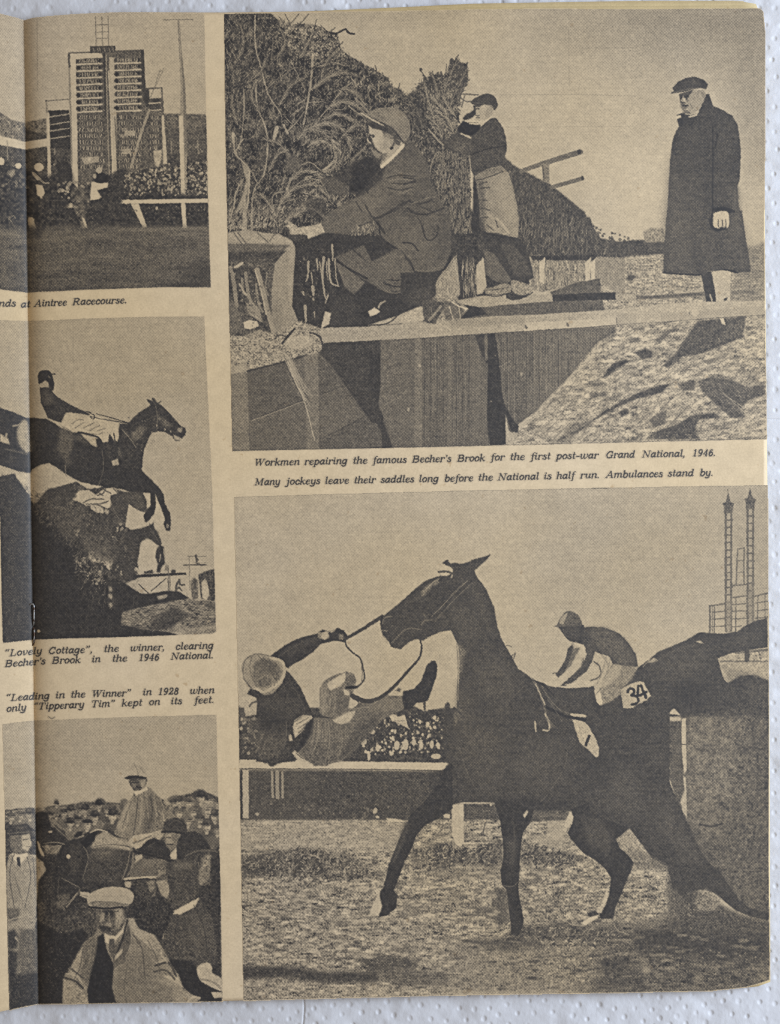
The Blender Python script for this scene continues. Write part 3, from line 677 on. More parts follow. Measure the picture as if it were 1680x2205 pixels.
# legs
F('e', "960,290 1180,200 1240,320 1400,230 1440,240 1540,390 1690,420 1690,560 1600,640 1420,740 1200,790 920,790 900,640 1000,540", .11, .03, 2, .8)
F('e', "960,290 1170,200 1230,320 1400,230 1440,240 1530,390 1540,430 1440,530 1340,540 1170,450 1100,400", .30, .04, 2, .8)
F('e', "960,310 1090,400 1180,470 1100,560 1030,500", .34, .04, 2, .8); F('e', "1240,330 1400,235 1500,350 1500,440 1330,420", .34, .04, 2, 5, a=.7)
L('e', "960,300 1060,370 1190,440", 4.5, .08, .9); L('e', "1090,230 1180,310", 3, .12, .7); L('e', "1310,470 1400,500 1500,490", 4, .07, .8); L('e', "1270,510 1400,545 1530,490", 3, .5, .5); L('e', "1340,450 1440,450 1500,400", 3, .1, .8)
F('f', "-20,400 80,400 280,390 230,480 180,560 60,690 -20,720", .13, .03, 2, .8); F('e', "1440,590 1600,500 1690,480 1690,600 1600,640 1500,640", .2, .04, 2, 3, a=.7)
F('e', "1000,560 1100,560 1100,780 920,790 900,680", .20, .05, 2, 4, a=.5)
F('e', "1200,680 1245,650 1290,680 1265,700 1215,715", .95, .03, 2, .5); L('e', "1275,650 1290,620 1320,605", 4, .8, .8)
F('e', "1200,780 1400,715 1580,640 1600,750 1400,770 1230,790", .78, .08, 2, .8); L('e', "1210,778 1340,765 1420,700", 3, .1, .9); F('e', "1590,600 1660,590 1690,600 1690,770 1620,760 1595,700", .24, .08, 2, .8)
F('f', "-20,720 60,680 140,640 150,740 60,755 -20,760", .82, .1, 2, .8)
F('f', "150,600 200,610 280,610 290,660 240,740 180,765 150,720 140,660", .24, .06, 2, .7, sm=1); L('f', "185,740 230,690 270,640", 5, .62, .8); L('f', "205,720 200,660", 2, .5, .6)
# head
F('b', "1205,900 1300,910 1400,960 1460,1040 1430,1100 1300,1205 1285,1190 1310,1110 1270,1080 1240,1000 1210,960", .74, .06, 2, .7)
F('b', "1195,890 1230,870 1320,910 1350,960 1310,960 1270,920 1215,945", .18, .04, 2, .8); L('b', "1215,960 1240,990 1265,1000", 4, .2, .8); F('b', "1200,975 1240,1000 1250,1090 1210,1040", .18, .05, 2, 1)
F('b', "1290,930 1380,960 1370,1000 1320,990", .35, .08, 2, 1.2, a=.8); ell('b', 1380, 1010, 26, 38, .6); L('b', "1365,995 1390,1000 1385,1040 1362,1068", 4, .2, .85); ell('b', 1372, 1068, 12, 10, .12)
F('b', "1395,1000 1440,1020 1430,1050 1400,1040", .22, .05, 2, 1); F('b', "1290,1110 1340,1100 1350,1080 1320,1160 1290,1160", .45, .06, 2, 1.2)
L('b', "1300,1200 1370,1140 1455,1050", 7, .95, .95); L('b', "1205,970 1195,1010 1225,1040", 2, .6, .7); F('b', "1230,1120 1310,1120 1290,1190 1240,1170", .18, .05, 2, 2)
F('b', "1195,820 1260,785 1360,772 1440,800 1490,860 1508,930 1495,990 1450,1025 1400,970 1330,920 1250,870", .47, .06, 1.8, .6, sm=1)
F('b', "1300,830 1400,800 1480,880 1460,950 1380,900", .56, .06, 1.8, 5, a=.7); F('b', "1180,825 1240,850 1340,905 1420,970 1460,1025 1400,1000 1300,920 1220,880 1160,840", .24, .04, 1.8, .6)
L('b', "1150,815 1230,860 1310,905", 3.5, .82, .9); L('b', "1290,880 1380,930 1450,1020", 3, .1, .7)
F('b', "1205,900 1250,920 1300,940 1310,1000 1280,1080 1250,1060 1215,960", .80, .04, 2, 1); F('b', "1197,890 1240,880 1330,915 1355,965 1300,940 1230,925", .16, .03, 2, .8); L('b', "1212,975 1238,972", 3, .1, .95); ell('b', 1236, 985, 10, 8, .15, .9); L('b', "1196,1000 1203,1020 1220,1030", 2.6, .8, .9); L('b', "1215,1048 1240,1050", 2.4, .2, .9)
F('b', "1215,1060 1250,1090 1300,1110 1285,1150 1240,1120", .5, .06, 2, 1.2); F('b', "1310,985 1350,975 1345,1060 1310,1090", .62, .05, 2, 2.5, a=.8); L('b', "1300,1200 1370,1140 1455,1050", 5, .95, .95)
F('c', "520,775 560,768 600,775 590,840 560,858 525,830", .78, .05, 2, 1); F('c', "600,775 640,770 648,820 610,850 590,850", .6, .05, 2, 1.6, a=.8); L('c', "515,785 545,782", 3, .12, .9); L('c', "512,815 525,830 545,832", 2.2, .2, .8); L('c', "525,845 550,848", 2.2, .2, .8)
# sacks of chips and the near parapet, lower left of the picture
F('e', "185,110 330,90 440,110 560,120 640,160 670,200 640,250 190,260", .72, .08, 2, .8)
F('e', "185,190 420,190 640,200 580,250 400,260 190,262", .34, .07, 2.2, 1.5); F('e', "185,250 640,240 560,290 400,310 190,330", .18, .06, 2.2, 2)
for s in ("230,110 290,190", "260,110 320,190", "490,170 530,110", "400,110 480,180"):
    L('e', s, 2.6, .25, .7)
F('e', "190,320 530,290 520,700 560,850 300,860 200,800", .28, .10, 2.4, 1)
F('e', "190,380 300,340 460,380 480,560 540,860 400,830 330,640 240,640 200,560", .2, .08, 2.4, 1.5)
L('e', "400,380 440,520 480,680 520,820", 12, .66, .95); L('e', "385,380 430,540 465,700", 3, .9, .7); L('e', "420,380 460,520 500,700", 2.5, .2, .7)
for s, w, t in (("315,400 330,520 350,600 420,740", 7, .62), ("205,360 230,460 250,640", 8, .6), ("290,440 300,540 340,560", 5, .6), ("240,360 290,330", 6, .9), ("390,480 410,620 440,680", 5, .6), ("200,580 250,680", 3, .2), ("270,480 320,560", 4, .75), ("470,400 460,500 480,560", 3, .55)):
    L('e', s, w, t, .85)
F('e', "320,620 360,600 420,660 440,760 340,700", .6, .08, 2, 1); F('e', "300,760 340,740 400,750 415,785 350,810 310,800", .92, .04, 2, .6); F('e', "200,560 260,660 300,760 240,860 200,860", .36, .06, 2, 1)
D('e', "200,340 480,340 480,800 210,820", 110, (1, 2.6), (.1, .8), .7)
F('e', "530,330 580,270 670,200 680,260 665,420 655,640 700,760 640,850 550,860 510,700 505,520", .64, .06, 1.9, .6)
F('e', "620,230 670,205 660,500 640,640 620,500", .72, .05, 1.9, 2.5, a=.7); F('e', "510,560 560,600 600,820 540,850 510,700", .5, .05, 1.9, 4, a=.6)
F('e', "680,200 950,280 960,310 1000,540 920,640 900,800 860,800 700,740 655,640 670,360", .12, .04, 2.2, 1)
for s, w in (("770,320 765,420 750,460", 5), ("830,300 835,380", 4), ("880,290 870,420 890,580", 6), ("915,300 930,460 985,495", 5), ("940,200 945,310", 5), ("850,320 870,460", 3), ("960,300 970,440 990,500", 3), ("745,640 752,750", 7), ("800,500 805,560", 8), ("730,540 735,560", 6), ("805,590 810,600", 4), ("910,560 890,620", 4), ("900,320 905,440", 3), ("810,680 815,720", 3), ("790,400 800,480", 3)):
    L('e', s, w, .72, .9, w2=w * .5)
F('e', "890,680 935,690 920,770 860,805 870,760", .86, .06, 2, .6)
D('e', "700,280 950,300 960,560 720,600", 60, (.8, 2), (.3, .6), .7)
# chips and straw on the ledge
F('e', "200,850 300,860 420,810 560,860 600,840 680,740 760,770 860,800 870,910 860,960 840,980 600,1035 330,1105 205,1135", .62, .16, 2.4, 1)
S('e', "200,860 560,840 700,750 860,800 870,950 600,1030 330,1100 210,1120", 650, (3, 11), (20, 60), (1, 2.4), (.1, .35), .75); S('e', "200,860 560,840 700,750 860,800 870,950 600,1030 330,1100 210,1120", 800, (3, 12), (20, 60), (1, 2.2), (.7, 1.), .8)
F('e', "205,1080 330,1060 330,1105 210,1135", .68, .06, 2, 1)
F('e', "640,860 760,850 830,900 780,930 660,950 600,920", .84, .07, 2.2, 1.5, a=.8)
L('e', "580,910 610,870 670,800", 5, .1, .9); L('e', "610,860 560,850 520,880", 2.5, .15, .8); L('e', "780,830 850,860 875,940 875,975", 4, .14, .9); L('e', "330,1108 600,1040 760,990", 4, .1, .7)
for k_ in range(34):
    x = rc.uniform(585, 650); y = rc.uniform(960, 1060); e_ = rc.uniform(120, 330)
    L('e', f"{x},{y} {x + e_ * .28},{y + e_ * .6} {x + e_ * .48},{y + e_}", rc.uniform(1, 1.8), rc.choice([.2, .62, .75, .8]), .7)
L('e', "620,1040 680,1200 740,1330 815,1610", 1.8, .85, .9)
# ---- man in the long overcoat
F('d', "1050,840 1090,930 1180,970 1260,1020 1310,1110 1325,1230 1335,1330 1325,1580 1305,1640 1310,1750 1325,1850 1345,1980 1360,2060 680,2060 690,1800 700,1600 712,1400 730,1250 760,1160 790,1110 780,1060 800,1020 900,1030 960,980 1000,920", .15, .035, 1.9, .6)
F('g', "683,-60 1345,-60 1375,160 1400,300 1425,480 1300,490 1180,465 1060,475 960,510 830,505 650,487 655,300", .185, .045, 1.9, .6)
F('d', "800,1560 960,1500 1000,2060 700,2060", .24, .05, 1.9, 18, a=.7); F('d', "1120,1150 1230,1200 1250,1800 1120,1850", .19, .04, 1.9, 10, a=.8)
F('d', "1240,1640 1310,1640 1350,2060 1240,2060", .27, .04, 1.9, 5, a=.8)
F('g', "880,100 940,200 1010,440 960,480 900,300", .14, .04, 2, 5, a=.8); F('g', "1180,120 1340,60 1400,460 1250,460", .25, .04, 2, 12, a=.7); L('g', "652,487 830,500 960,505 1180,462 1300,485", 4, .06, .9)
F('d', "720,1450 760,1300 800,1500 780,2000 700,2060 700,1700", .25, .04, 2, 10, a=.8); F('d', "860,1150 960,1100 980,1500 900,1560", .20, .03, 2, 12, a=.7); F('d', "1150,1040 1250,1070 1300,1200 1220,1180", .21, .03, 2, 8, a=.8)
F('g', "700,-40 860,-40 900,300 880,480 690,470", .27, .04, 2, 14, a=.7); F('g', "970,60 1060,200 1150,460 1060,470 1000,300", .27, .04, 2, 10, a=.7)
L('d', "1085,1120 1085,1500 1080,1860 1070,1960", 3, .06, .9); L('d', "1130,1180 1105,1300", 4, .05, .8); L('d', "1100,1840 1180,1830 1270,1860", 6, .05, .9); F('d', "1090,1830 1190,1838 1275,1860 1240,1880 1150,1855 1080,1870", .06, .02, 2, .7)
L('d', "930,1680 935,1900", 1.5, .12, .6); L('d', "1245,1760 1255,1840", 1.5, .1, .6)
F('d', "1100,1880 1180,1858 1225,1880 1230,1960 1220,2000 1190,2015 1165,2000 1130,2012 1105,1990 1092,1930", .88, .04, 2, .6, sm=1)
for s in ("1130,1950 1138,2000", "1165,1940 1175,1990", "1198,1940 1205,1980"):
    L('d', s, 2, .2, .85)
L('g', "1060,20 1080,80 1130,110 1200,90", 6, .06, .9)
for x in (1105, 1140, 1180, 1212):
    ell('g', x, 40, 18, 50, .88, .95)
for x in (1132, 1168, 1200):
    L('g', f"{x},20 {x + 5},85", 2.2, .2, .85)
# legs, boots
F('g', "985,490 1080,480 1110,600 1115,745 1030,745 1005,620", .12, .03, 2, .6); F('g', "1075,480 1180,465 1250,480 1240,640 1240,730 1190,745 1120,745 1100,600", .84, .06, 2, .6); F('g', "1180,740 1190,715 1220,705 1205,735", .1, .02, 2, .5); L('g', "1060,680 1080,740", 3, .8, .8)
# head, collar and cap
F('d', "790,830 900,790 1010,790 1030,830 1000,900 950,990 900,1030 840,1000 815,960 800,900", .60, .06, 2, .6)
F('d', "785,830 880,800 920,790 870,850 860,870 880,900 850,880 830,860 820,900 840,930 810,930 800,880", .18, .04, 2, .6)
F('d', "810,920 870,925 850,960 880,990 840,1000 820,960", .3, .05, 2, .7); L('d', "820,932 860,930", 2.4, .08, .9); L('d', "835,965 870,960", 2.6, .85, .8); F('d', "825,850 845,860 848,890 825,885", .82, .03, 2, .5)
ell('d', 868, 885, 12, 12, .3, .6); L('d', "930,870 950,920 930,960", 3, .5, .5); L('d', "985,810 1005,850", 4, .45, .6)
F('d', "760,1015 830,990 880,990 920,1010 880,1020 820,1035 790,1020", .08, .02, 2, .6); F('d', "770,1050 850,1020 960,1000 900,1120 790,1115", .11, .03, 2, .6); L('d', "800,1018 770,1035 800,1030", 3, .92, .9); L('d', "880,1030 935,1010 955,980", 4, .82, .9)
F('d', "1030,830 1055,825 1080,910 1040,960 960,1000 1000,900", .13, .03, 2, .6)
F('d', "870,880 930,860 1000,830 990,900 940,980 900,1000 880,960", .68, .05, 2, 2.5, a=.8); F('d', "795,870 830,930 860,990 880,1010 830,1000 805,940", .40, .05, 2, 1.5, a=.8)
L('d', "800,862 845,850 870,845", 4, .1, .9); L('d', "828,850 812,885 835,893", 2.4, .9, .8); L('d', "812,897 838,902", 2.4, .12, .8); L('d', "820,930 865,928", 3, .1, .9); L('d', "885,905 905,950", 2, .4, .7); L('d', "850,1000 900,1005 945,980", 3, .85, .7); ell('d', 1000, 835, 12, 24, .5, .8)
F('d', "730,775 780,720 850,685 930,675 1000,700 1045,740 1030,785 980,775 900,790 830,810 760,820 715,828 745,800", .14, .03, 1.8, .5, sm=0); L('d', "745,812 860,785 960,770", 2.2, .4, .6); F('d', "820,720 920,700 990,740 900,760", .2, .04, 1.8, 3, a=.7)
L('V', "500,970 760,965 1000,960 1400,950 1650,944", 1.2, .15, .8, sm=0)
clip()
# ================================================================ C: the winner over the brook
clip('V', PIC['C'])
F('V', PIC['C'], .78, .022, 1.7, 0, big=.012, bs=40)
F('h', "960,1100 1600,1000 1600,2300 960,2300", .84, .022, 1.7, 30, a=.7)
L('h', "525,190 530,700", 1, .6, .5)
# hind quarters of the leading horse and its belly
F('h', "-60,800 0,815 80,840 150,870 195,890 240,885 330,895 400,930 440,960 520,990 600,990 700,1040 860,960 900,930 1010,1000 1090,990 1040,1120 1030,1200 1010,1300 1060,1340 1150,1390 1050,1430 940,1420 860,1400 780,1400 640,1370 560,1340 470,1290 400,1240 350,1215 300,1225 230,1260 215,1290 120,1270 0,1230 -60,1220", .10, .03, 1.8, .7)
F('h', "150,920 200,920 215,1130 160,1110 130,1050 125,980", .72, .08, 2, 2.2, sm=1)
F('h', "0,1000 60,1040 70,1080 0,1060", .8, .06, 2, 1); L('h', "40,1110 120,1130 200,1150", 4, .3, .6); L('h', "95,945 140,935", 4, .6, .8)
F('h', "40,1000 55,1000 50,1040 40,1030", .7, .05, 2, .8)
F('h', "440,960 520,980 530,1060 500,1180 490,1240 460,1180 410,1110 430,1040", .34, .07, 2.4, 4, a=.8, sm=1)
F('h', "860,1090 940,1130 980,1230 970,1260 900,1200 850,1150", .34, .08, 2.2, 3, a=.8); F('h', "520,1000 600,1010 660,1080 560,1060", .22, .05, 2, 3)
F('h', "230,1280 350,1330 470,1290 250,1240 90,1290", .1, .02, 2, 1, a=0)
L('h', "735,1120 745,1250 710,1370", 1.6, .45, .5); L('h', "470,1230 475,1380", 2.4, .5, .7)
# neck and head
F('h', "860,930 920,930 960,890 1000,850 1060,815 1085,795 1055,752 1075,755 1100,770 1095,742 1115,745 1140,780 1190,820 1240,870 1290,930 1310,950 1340,960 1345,990 1330,1020 1315,1035 1295,1030 1300,1055 1262,1052 1240,1020 1190,990 1140,985 1095,995 1060,1060 1035,1120 1025,1250 1005,1310 900,1250 860,1100", .13, .04, 1.8, .6)
F('h', "1130,860 1200,900 1240,950 1190,950 1140,900", .34, .08, 2, 1.5, a=.8); F('h', "950,1000 1000,950 1060,960 1010,1040 960,1060", .42, .08, 2, 2.5, a=.75); F('h', "1285,960 1320,960 1310,995 1280,985", .6, .06, 2, 1); F('h', "1250,1010 1290,1025 1300,1050 1262,1045", .8, .05, 2, .8)
L('h', "1290,1000 1340,1010", 2, .05); L('h', "1120,790 1135,880 1130,990", 1.6, .4, .7); L('h', "1060,900 1150,860", 1.5, .4, .5); L('h', "1140,780 1160,768", 2, .2); L('h', "880,970 940,1040 980,1100", 2, .6, .7)
for x, y in ((1190, 970), (1130, 940), (1230, 985)):
    ell('h', x, y, 6, 8, .65)
D('h', "920,880 1280,880 1240,960 960,1200 880,1150", 60, (.8, 1.8), (.25, .5), .6)
# rider
F('h', "285,665 350,670 380,700 420,740 520,800 620,845 650,860 640,870 590,860 520,850 480,850 440,920 410,915 345,890 320,830 295,780 288,700", .13, .04, 1.8, .6)
F('h', "300,680 350,690 400,760 380,790 330,800 300,760", .24, .05, 2, 3, a=.7)
F('h', "272,590 285,555 320,543 355,548 375,570 385,610 392,640 385,685 360,690 345,660 320,650 300,640 280,640", .10, .03, 1.8, .5, sm=1); L('h', "360,570 395,572", 3, .14); L('h', "350,585 360,600", 2, .5, .7)
F('h', "292,640 330,615 350,640 350,665 290,668", .76, .04, 2, .6)
F('h', "440,935 470,860 520,850 600,890 700,880 780,900 850,925 860,1010 850,1060 820,1050 790,1000 780,1060 740,1065 710,1020 620,1000 530,990", .88, .05, 2, .6)
for s in ("520,930 560,900 600,900", "540,960 600,920", "600,960 680,920", "640,980 720,940", "700,980 760,960", "560,985 700,1005 740,990"):
    L('h', s, 2, .35, .7)
F('h', "580,1000 690,1030 700,1100 660,1080 620,1040", .8, .06, 2, .8); L('h', "560,990 660,1010 720,1040 760,1120", 3.4, .08)
F('h', "740,1060 800,1080 850,1130 860,1240 820,1240 790,1190 750,1120", .13, .05, 2, .7); F('h', "805,1200 850,1180 860,1225 815,1232", .75, .06, 2, .7); L('h', "820,1000 830,1070", 3, .2)
L('h', "620,838 700,858 800,885 915,920", 2, .14, .95); L('h', "650,875 760,900 930,925", 2, .16, .9); L('h', "640,845 680,870 672,895 650,880", 2, .12); L('h', "660,850 690,855", 3, .8)
# fore legs
F('i', "860,20 1010,20 1080,90 1150,160 1180,210 1190,270 1225,340 1235,400 1228,470 1200,470 1180,420 1190,390 1170,330 1130,230 1120,200 1128,290 1120,340 1070,400 1040,415 1030,370 1060,320 1085,290 1085,200 1040,190 940,190 860,160", .09, .025, 1.8, .6)
ell('i', 1208, 435, 10, 16, .7); F('i', "1180,400 1215,400 1230,480 1195,465", .1, .02, 2, .8, a=.4)
F('i', "1035,195 1085,200 1085,290 1050,310 1035,240", .86, .03, 2, .6); F('i', "1128,232 1170,330 1190,390 1150,460 1100,440 1060,420 1110,360 1125,300", .88, .03, 2, .6)
# following horses
F('i', "100,60 225,60 300,0 360,0 440,60 545,118 480,140 340,180 300,230 280,290 200,235 150,160", .84, .04, 1.9, .7)
S('i', "110,100 240,170 300,240 250,270 170,200", 60, (5, 14), (-55, 25), (1, 2), (.2, .9), .8)
F('i', "250,200 320,195 350,250 290,290 250,260", .5, .16, 2.4, 1.2)
F('i', "230,280 330,240 620,420 900,640 1000,780 900,860 600,780 400,560", .17, .06, 2.4, 1.5)
F('i', "330,180 450,145 550,118 620,150 800,160 900,190 1030,190 1060,260 1060,330 1020,340 930,280 915,400 905,440 950,465 1040,450 1080,430 1075,405 1090,430 1110,405 1112,440 1130,480 1155,520 1168,560 1160,585 1130,570 1100,540 1060,515 1010,560 1005,640 990,700 1000,740 980,790 1340,775 1345,790 1230,790 1020,800 970,830 820,850 820,700 660,590 540,470 440,420 320,330 240,290 300,230", .17, .05, 2.2, .7)
F('i', "0,80 100,60 160,200 240,270 360,370 480,520 580,620 640,700 680,760 900,850 1010,920 1060,930 1200,905 1310,920 1370,960 1290,980 1000,1030 900,1060 880,1160 1220,1200 1300,1230 240,1260 20,1285 0,400 -60,200", .085, .025, 2.0, 1)
F('i', "530,130 620,150 560,260 600,300 640,340 560,420 470,400 380,330 330,260 420,200", .24, .09, 2.6, 2); F('i', "280,300 480,330 560,560 480,540 380,420", .2, .07, 2.6, 3, a=.8)
F('i', "560,470 800,510 900,560 820,700 700,610 580,520", .21, .05, 2.2, 2)
F('i', "555,118 640,130 700,160 640,170 600,150", .85, .04, 2, .6); F('i', "660,140 740,150 700,165", .85, .04, 2, .6)
F('i', "520,245 570,180 640,175 690,210 760,165 830,160 855,200 800,215 795,240 810,290 780,310 700,280 620,290 580,265", .87, .05, 2, .6)
for s in ("690,180 740,215", "740,170 800,200", "600,265 660,240 750,242", "620,275 720,275 780,255", "700,215 740,200 760,170", "820,165 850,200"):
    L('i', s, 3, .25, .85)
F('i', "650,285 700,285 745,310 750,345 700,340 655,315", .82, .05, 2, .6); L('i', "680,290 700,330", 2, .4, .8); F('i', "760,310 790,330 775,355 750,330", .7, .08, 2, .8)
F('i', "930,285 1030,335 1045,400 1055,430 950,465 905,435 915,370", .86, .03, 2, .7)
F('i', "1060,520 1130,580 1145,640 1125,700 1130,760 1000,770 1005,640 1025,570", .87, .03, 2, .7)
F('i', "640,625 700,615 760,660 815,685 800,740 790,760 740,700 680,700 640,670", .78, .12, 2.4, .9); L('i', "660,660 680,650 700,690", 2, .3); L('i', "720,640 750,690 740,720", 2, .25)
D('i', "820,380 900,350 930,640 880,560", 24, (1.5, 3.4), (.4, .75), .8); D('i', "300,270 900,300 980,640 660,560", 160, (1, 2.6), (.3, .5), .45)
S('i', "810,500 900,540 900,570 820,540", 14, (3, 8), (-20, 20), (1.5, 3), (.7, .9), .9); F('i', "900,570 920,580 915,630 900,620", .6, .06, 2, .8)
for x, y, r in ((545, 478, 26), (860, 400, 16), (845, 460, 14), (690, 830, 28), (635, 780, 18), (720, 775, 22), (580, 700, 26), (550, 690, 14), (870, 780, 16), (800, 890, 14), (795, 945, 14), (800, 1000, 18), (960, 862, 14), (985, 740, 26), (740, 740, 14), (610, 670, 14)):
    for _ in range(4):
        ell('i', x + rng.normal(0, r * .45), y + rng.normal(0, r * .4), r * rng.uniform(.3, .6), r * rng.uniform(.25, .5), rng.uniform(.5, .9), .8, rng.uniform(0, 3))
S('i', "520,640 640,640 780,840 640,860 540,760", 90, (3, 9), (60, 40), (1, 2.4), (.3, .7), .8); D('i', "600,560 760,560 900,760 900,850 640,860", 60, (1, 3), (.05, .6), .8)
L('i', "985,740 1010,780", 5, .8)
F('i', "1130,600 1160,575 1185,590 1190,650 1195,700 1165,740 1155,775 1130,770 1140,710 1120,660", .12, .04, 2, .8); L('i', "1180,600 1192,690", 2.5, .7, .8); L('i', "1160,640 1150,690", 2, .6)
S('i', "0,60 110,60 260,270 380,390 520,540 640,660 600,720 460,560 300,400 120,180 0,120", 260, (4, 12), (60, 30), (1, 2.4), (.08, .42), .75)
F('s', "110,20 230,0 250,60 180,110 110,90", .15, .04, 2, 1.2, a=.7); F('s', "130,130 260,120 290,190 230,260 180,220", .25, .08, 2.4, 4, a=.8); F('s', "270,260 400,300 440,370 380,370 300,330", .28, .06, 2.2, 3, a=.8)
F('s', "420,60 500,40 560,60 580,130 540,120 500,90 470,180 430,200 400,150", .20, .06, 2, 1.4, a=.8); F('s', "430,230 520,220 600,200 640,230 650,290 590,260 560,270 540,330 520,430 470,430 450,330", .15, .05, 2, 1.2, a=.8)
F('s', "500,60 550,50 575,110 540,125", .28, .06, 2, 1.6, a=.8); L('s', "470,190 440,150 420,110", 1.6, .45, .6); L('s', "600,210 625,250 645,280", 1.6, .35, .6); D('s', "180,120 480,120 540,400 300,360", 120, (.8, 2), (.3, .5), .5)
S('s', "230,350 320,340 420,420 430,600 300,560 240,420", 130, (4, 12), (80, 25), (1, 2.2), (.12, .5), .6); S('s', "260,400 640,480 900,560 900,700 260,720", 120, (8, 26), (88, 8), (1, 1.8), (.16, .28), .4)
# railings, platform, people at the right
F('i', "960,790 1340,772 1348,785 1230,795 960,812", .1, .02, 2, .5); F('i', "1040,765 1100,752 1110,778 1040,782", .2, .06, 2, .6); F('i', "1235,755 1268,752 1270,775 1238,778", .15, .02, 2, .6); F('i', "1190,760 1200,700 1210,760", .4, .05, 2, .8)
F('i', "985,850 1040,815 1200,805 1215,900 1080,920 1040,900", .85, .03, 2, .6); L('i', "1090,905 1200,812", 2, .15); L('i', "1000,855 1070,920", 2, .15); L('i', "1212,720 1215,905", 2.2, .3); L('i', "1225,795 1225,905", 1.6, .4)
L('i', "1325,717 1490,716", 2.6, .25); L('i', "1355,655 1490,655", 1.4, .45); L('i', "1415,645 1418,700 1435,710", 4, .28); L('i', "1410,650 1425,680", 4, .25); L('i', "1365,655 1368,900", 1.4, .5); L('i', "1395,700 1500,700", 1, .6)
F('i', "1430,790 1480,765 1550,745 1560,960 1540,980 1450,960 1440,860", .2, .1, 2.6, .8); F('i', "1455,850 1480,815 1500,850 1510,930 1490,980 1460,950", .84, .06, 2, .8); F('i', "1370,840 1400,805 1430,830 1430,960 1390,970", .4, .14, 2.6, .8); F('i', "1390,810 1415,820 1420,900 1400,900", .2, .08, 2, .8, a=.8)
for s in ("1270,870 1290,830 1300,860 1330,860", "1270,900 1290,880 1310,900", "1275,850 1265,900"):
    L('i', s, 4, .2, .9)
ell('i', 1293, 825, 9, 10, .3)
F('i', "1010,930 1080,925 1200,905 1290,908 1330,940 1320,960 1200,985 1100,1000 1000,1030", .09, .03, 2, 1); F('i', "1130,945 1210,930 1200,955 1145,968", .66, .1, 2.4, 1)
F('i', "880,1060 1000,1030 1200,985 1370,960 1560,985 1560,1215 1400,1215 1260,1200 1100,1190 870,1180", .42, .16, (2, 5), 1.4, big=.06, bs=(5, 12))
S('i', "900,1050 1200,990 1540,990 1540,1200 1250,1200 900,1170", 300, (4, 14), (28, 12), (1, 2.4), (.1, .95), .6)
F('i', "1090,1130 1180,1060 1250,1020 1380,1080 1240,1170 1200,1190 1060,1190", .14, .06, 2.4, 3, a=.85); F('i', "1460,980 1560,1000 1560,1040 1500,1030", .22, .08, 2.4, 2, a=.8)
F('i', "870,1150 960,1160 1100,1200 1300,1235 240,1260 240,1180", .09, .03, 2, 2)
F('i', "780,870 820,860 830,1040 790,1020", .2, .06, 2, 2, a=.8)
for y in (890, 945, 1005):
    F('i', f"785,{y - 18} 806,{y - 12} 812,{y + 8} 800,{y + 22} 786,{y + 6}", .66, .12, 2, .9)
F('i', "1240,1180 1290,1150 1380,1180 1560,1150 1560,1215 1380,1225", .58, .12, 2.4, 1.5)
S('i', "560,760 1000,900 1000,1240 560,1200", 160, (6, 24), (85, 8), (1, 1.6), (.14, .24), .5)
F('i', "-60,300 0,300 20,1285 200,1262 232,1262 225,240 100,60 0,80 -60,80", .12, .04, 2, 1); D('i', "0,120 220,260 230,1260 20,1280", 260, (.7, 1.5), (.2, .38), .5)
ell('i', 278, 1193, 11, 11, .98)
clip()
# ================================================================ E: leading in the winner
clip('V', PIC['E'])
F('V', PIC['E'], .78, .022, 1.7, 0, big=.012, bs=40)
F('j', "300,560 840,500 1500,480 1500,760 300,800", .84, .022, 1.7, 30, a=.7)
F('j', "20,760 90,750 200,740 290,750 330,730 470,720 560,700 700,700 820,710 1140,680 1300,640 1370,620 1500,680 1500,2080 20,2120", .20, .07, 2.6, 1.6)
F('j', "20,770 300,740 560,720 820,720 840,900 760,960 500,940 240,900 30,880", .38, .12, 4, 3)
# far crowd
F('j', "20,770 230,745 240,900 30,900", .42, .13, 4, 1.5); F('j', "1120,700 1300,680 1480,700 1480,1000 1250,960 1130,900", .50, .15, 4, 2)
D('j', "30,780 240,760 230,880 40,880", 40, (3, 8), (.2, .6), .7); D('j', "1130,680 1480,690 1480,1000 1200,900", 60, (4, 10), (.22, .74), .7)
for x, y, w, h, t in ((380, 700, 18, 24, .35), (480, 750, 40, 34, .35), (570, 740, 38, 34, .32), (675, 700, 34, 28, .22), (750, 745, 38, 36, .3), (640, 770, 42, 34, .3), (330, 770, 26, 26, .3), (285, 820, 46, 56, .2), (200, 785, 34, 34, .3),
                      (1190, 690, 42, 38, .28), (1270, 700, 34, 34, .36), (1350, 650, 42, 38, .22), (1395, 760, 60, 50, .6), (1440, 790, 50, 40, .3), (1400, 860, 44, 44, .3), (1460, 700, 30, 30, .3), (100, 850, 40, 40, .3), (840, 700, 26, 26, .3)):
    ell('j', x, y, w, h, t, .85, soft=2.5)
for x, y, w, h, t in ((480, 845, 22, 26, .74), (545, 880, 22, 26, .66), (757, 800, 26, 36, .8), (640, 820, 40, 30, .45), (570, 790, 20, 22, .5), (700, 830, 18, 22, .55), (1185, 740, 24, 26, .68), (1275, 760, 26, 30, .66), (1350, 690, 18, 22, .72), (1400, 730, 46, 36, .74), (1380, 870, 30, 26, .62), (380, 760, 20, 24, .42), (590, 840, 14, 20, .8), (1180, 810, 30, 30, .6), (320, 860, 16, 18, .4)):
    ell('j', x, y, w, h, t, .85, soft=2)
L('j', "745,775 752,810 765,830", 3, .3, .7); F('j', "440,790 520,790 510,830 500,810 450,830", .12, .04, 2, 1.2); F('j', "715,740 790,730 785,775 725,770", .2, .05, 2, 1.4)
F('j', "500,855 590,830 600,790 530,795 500,830", .13, .04, 2, 1.2)
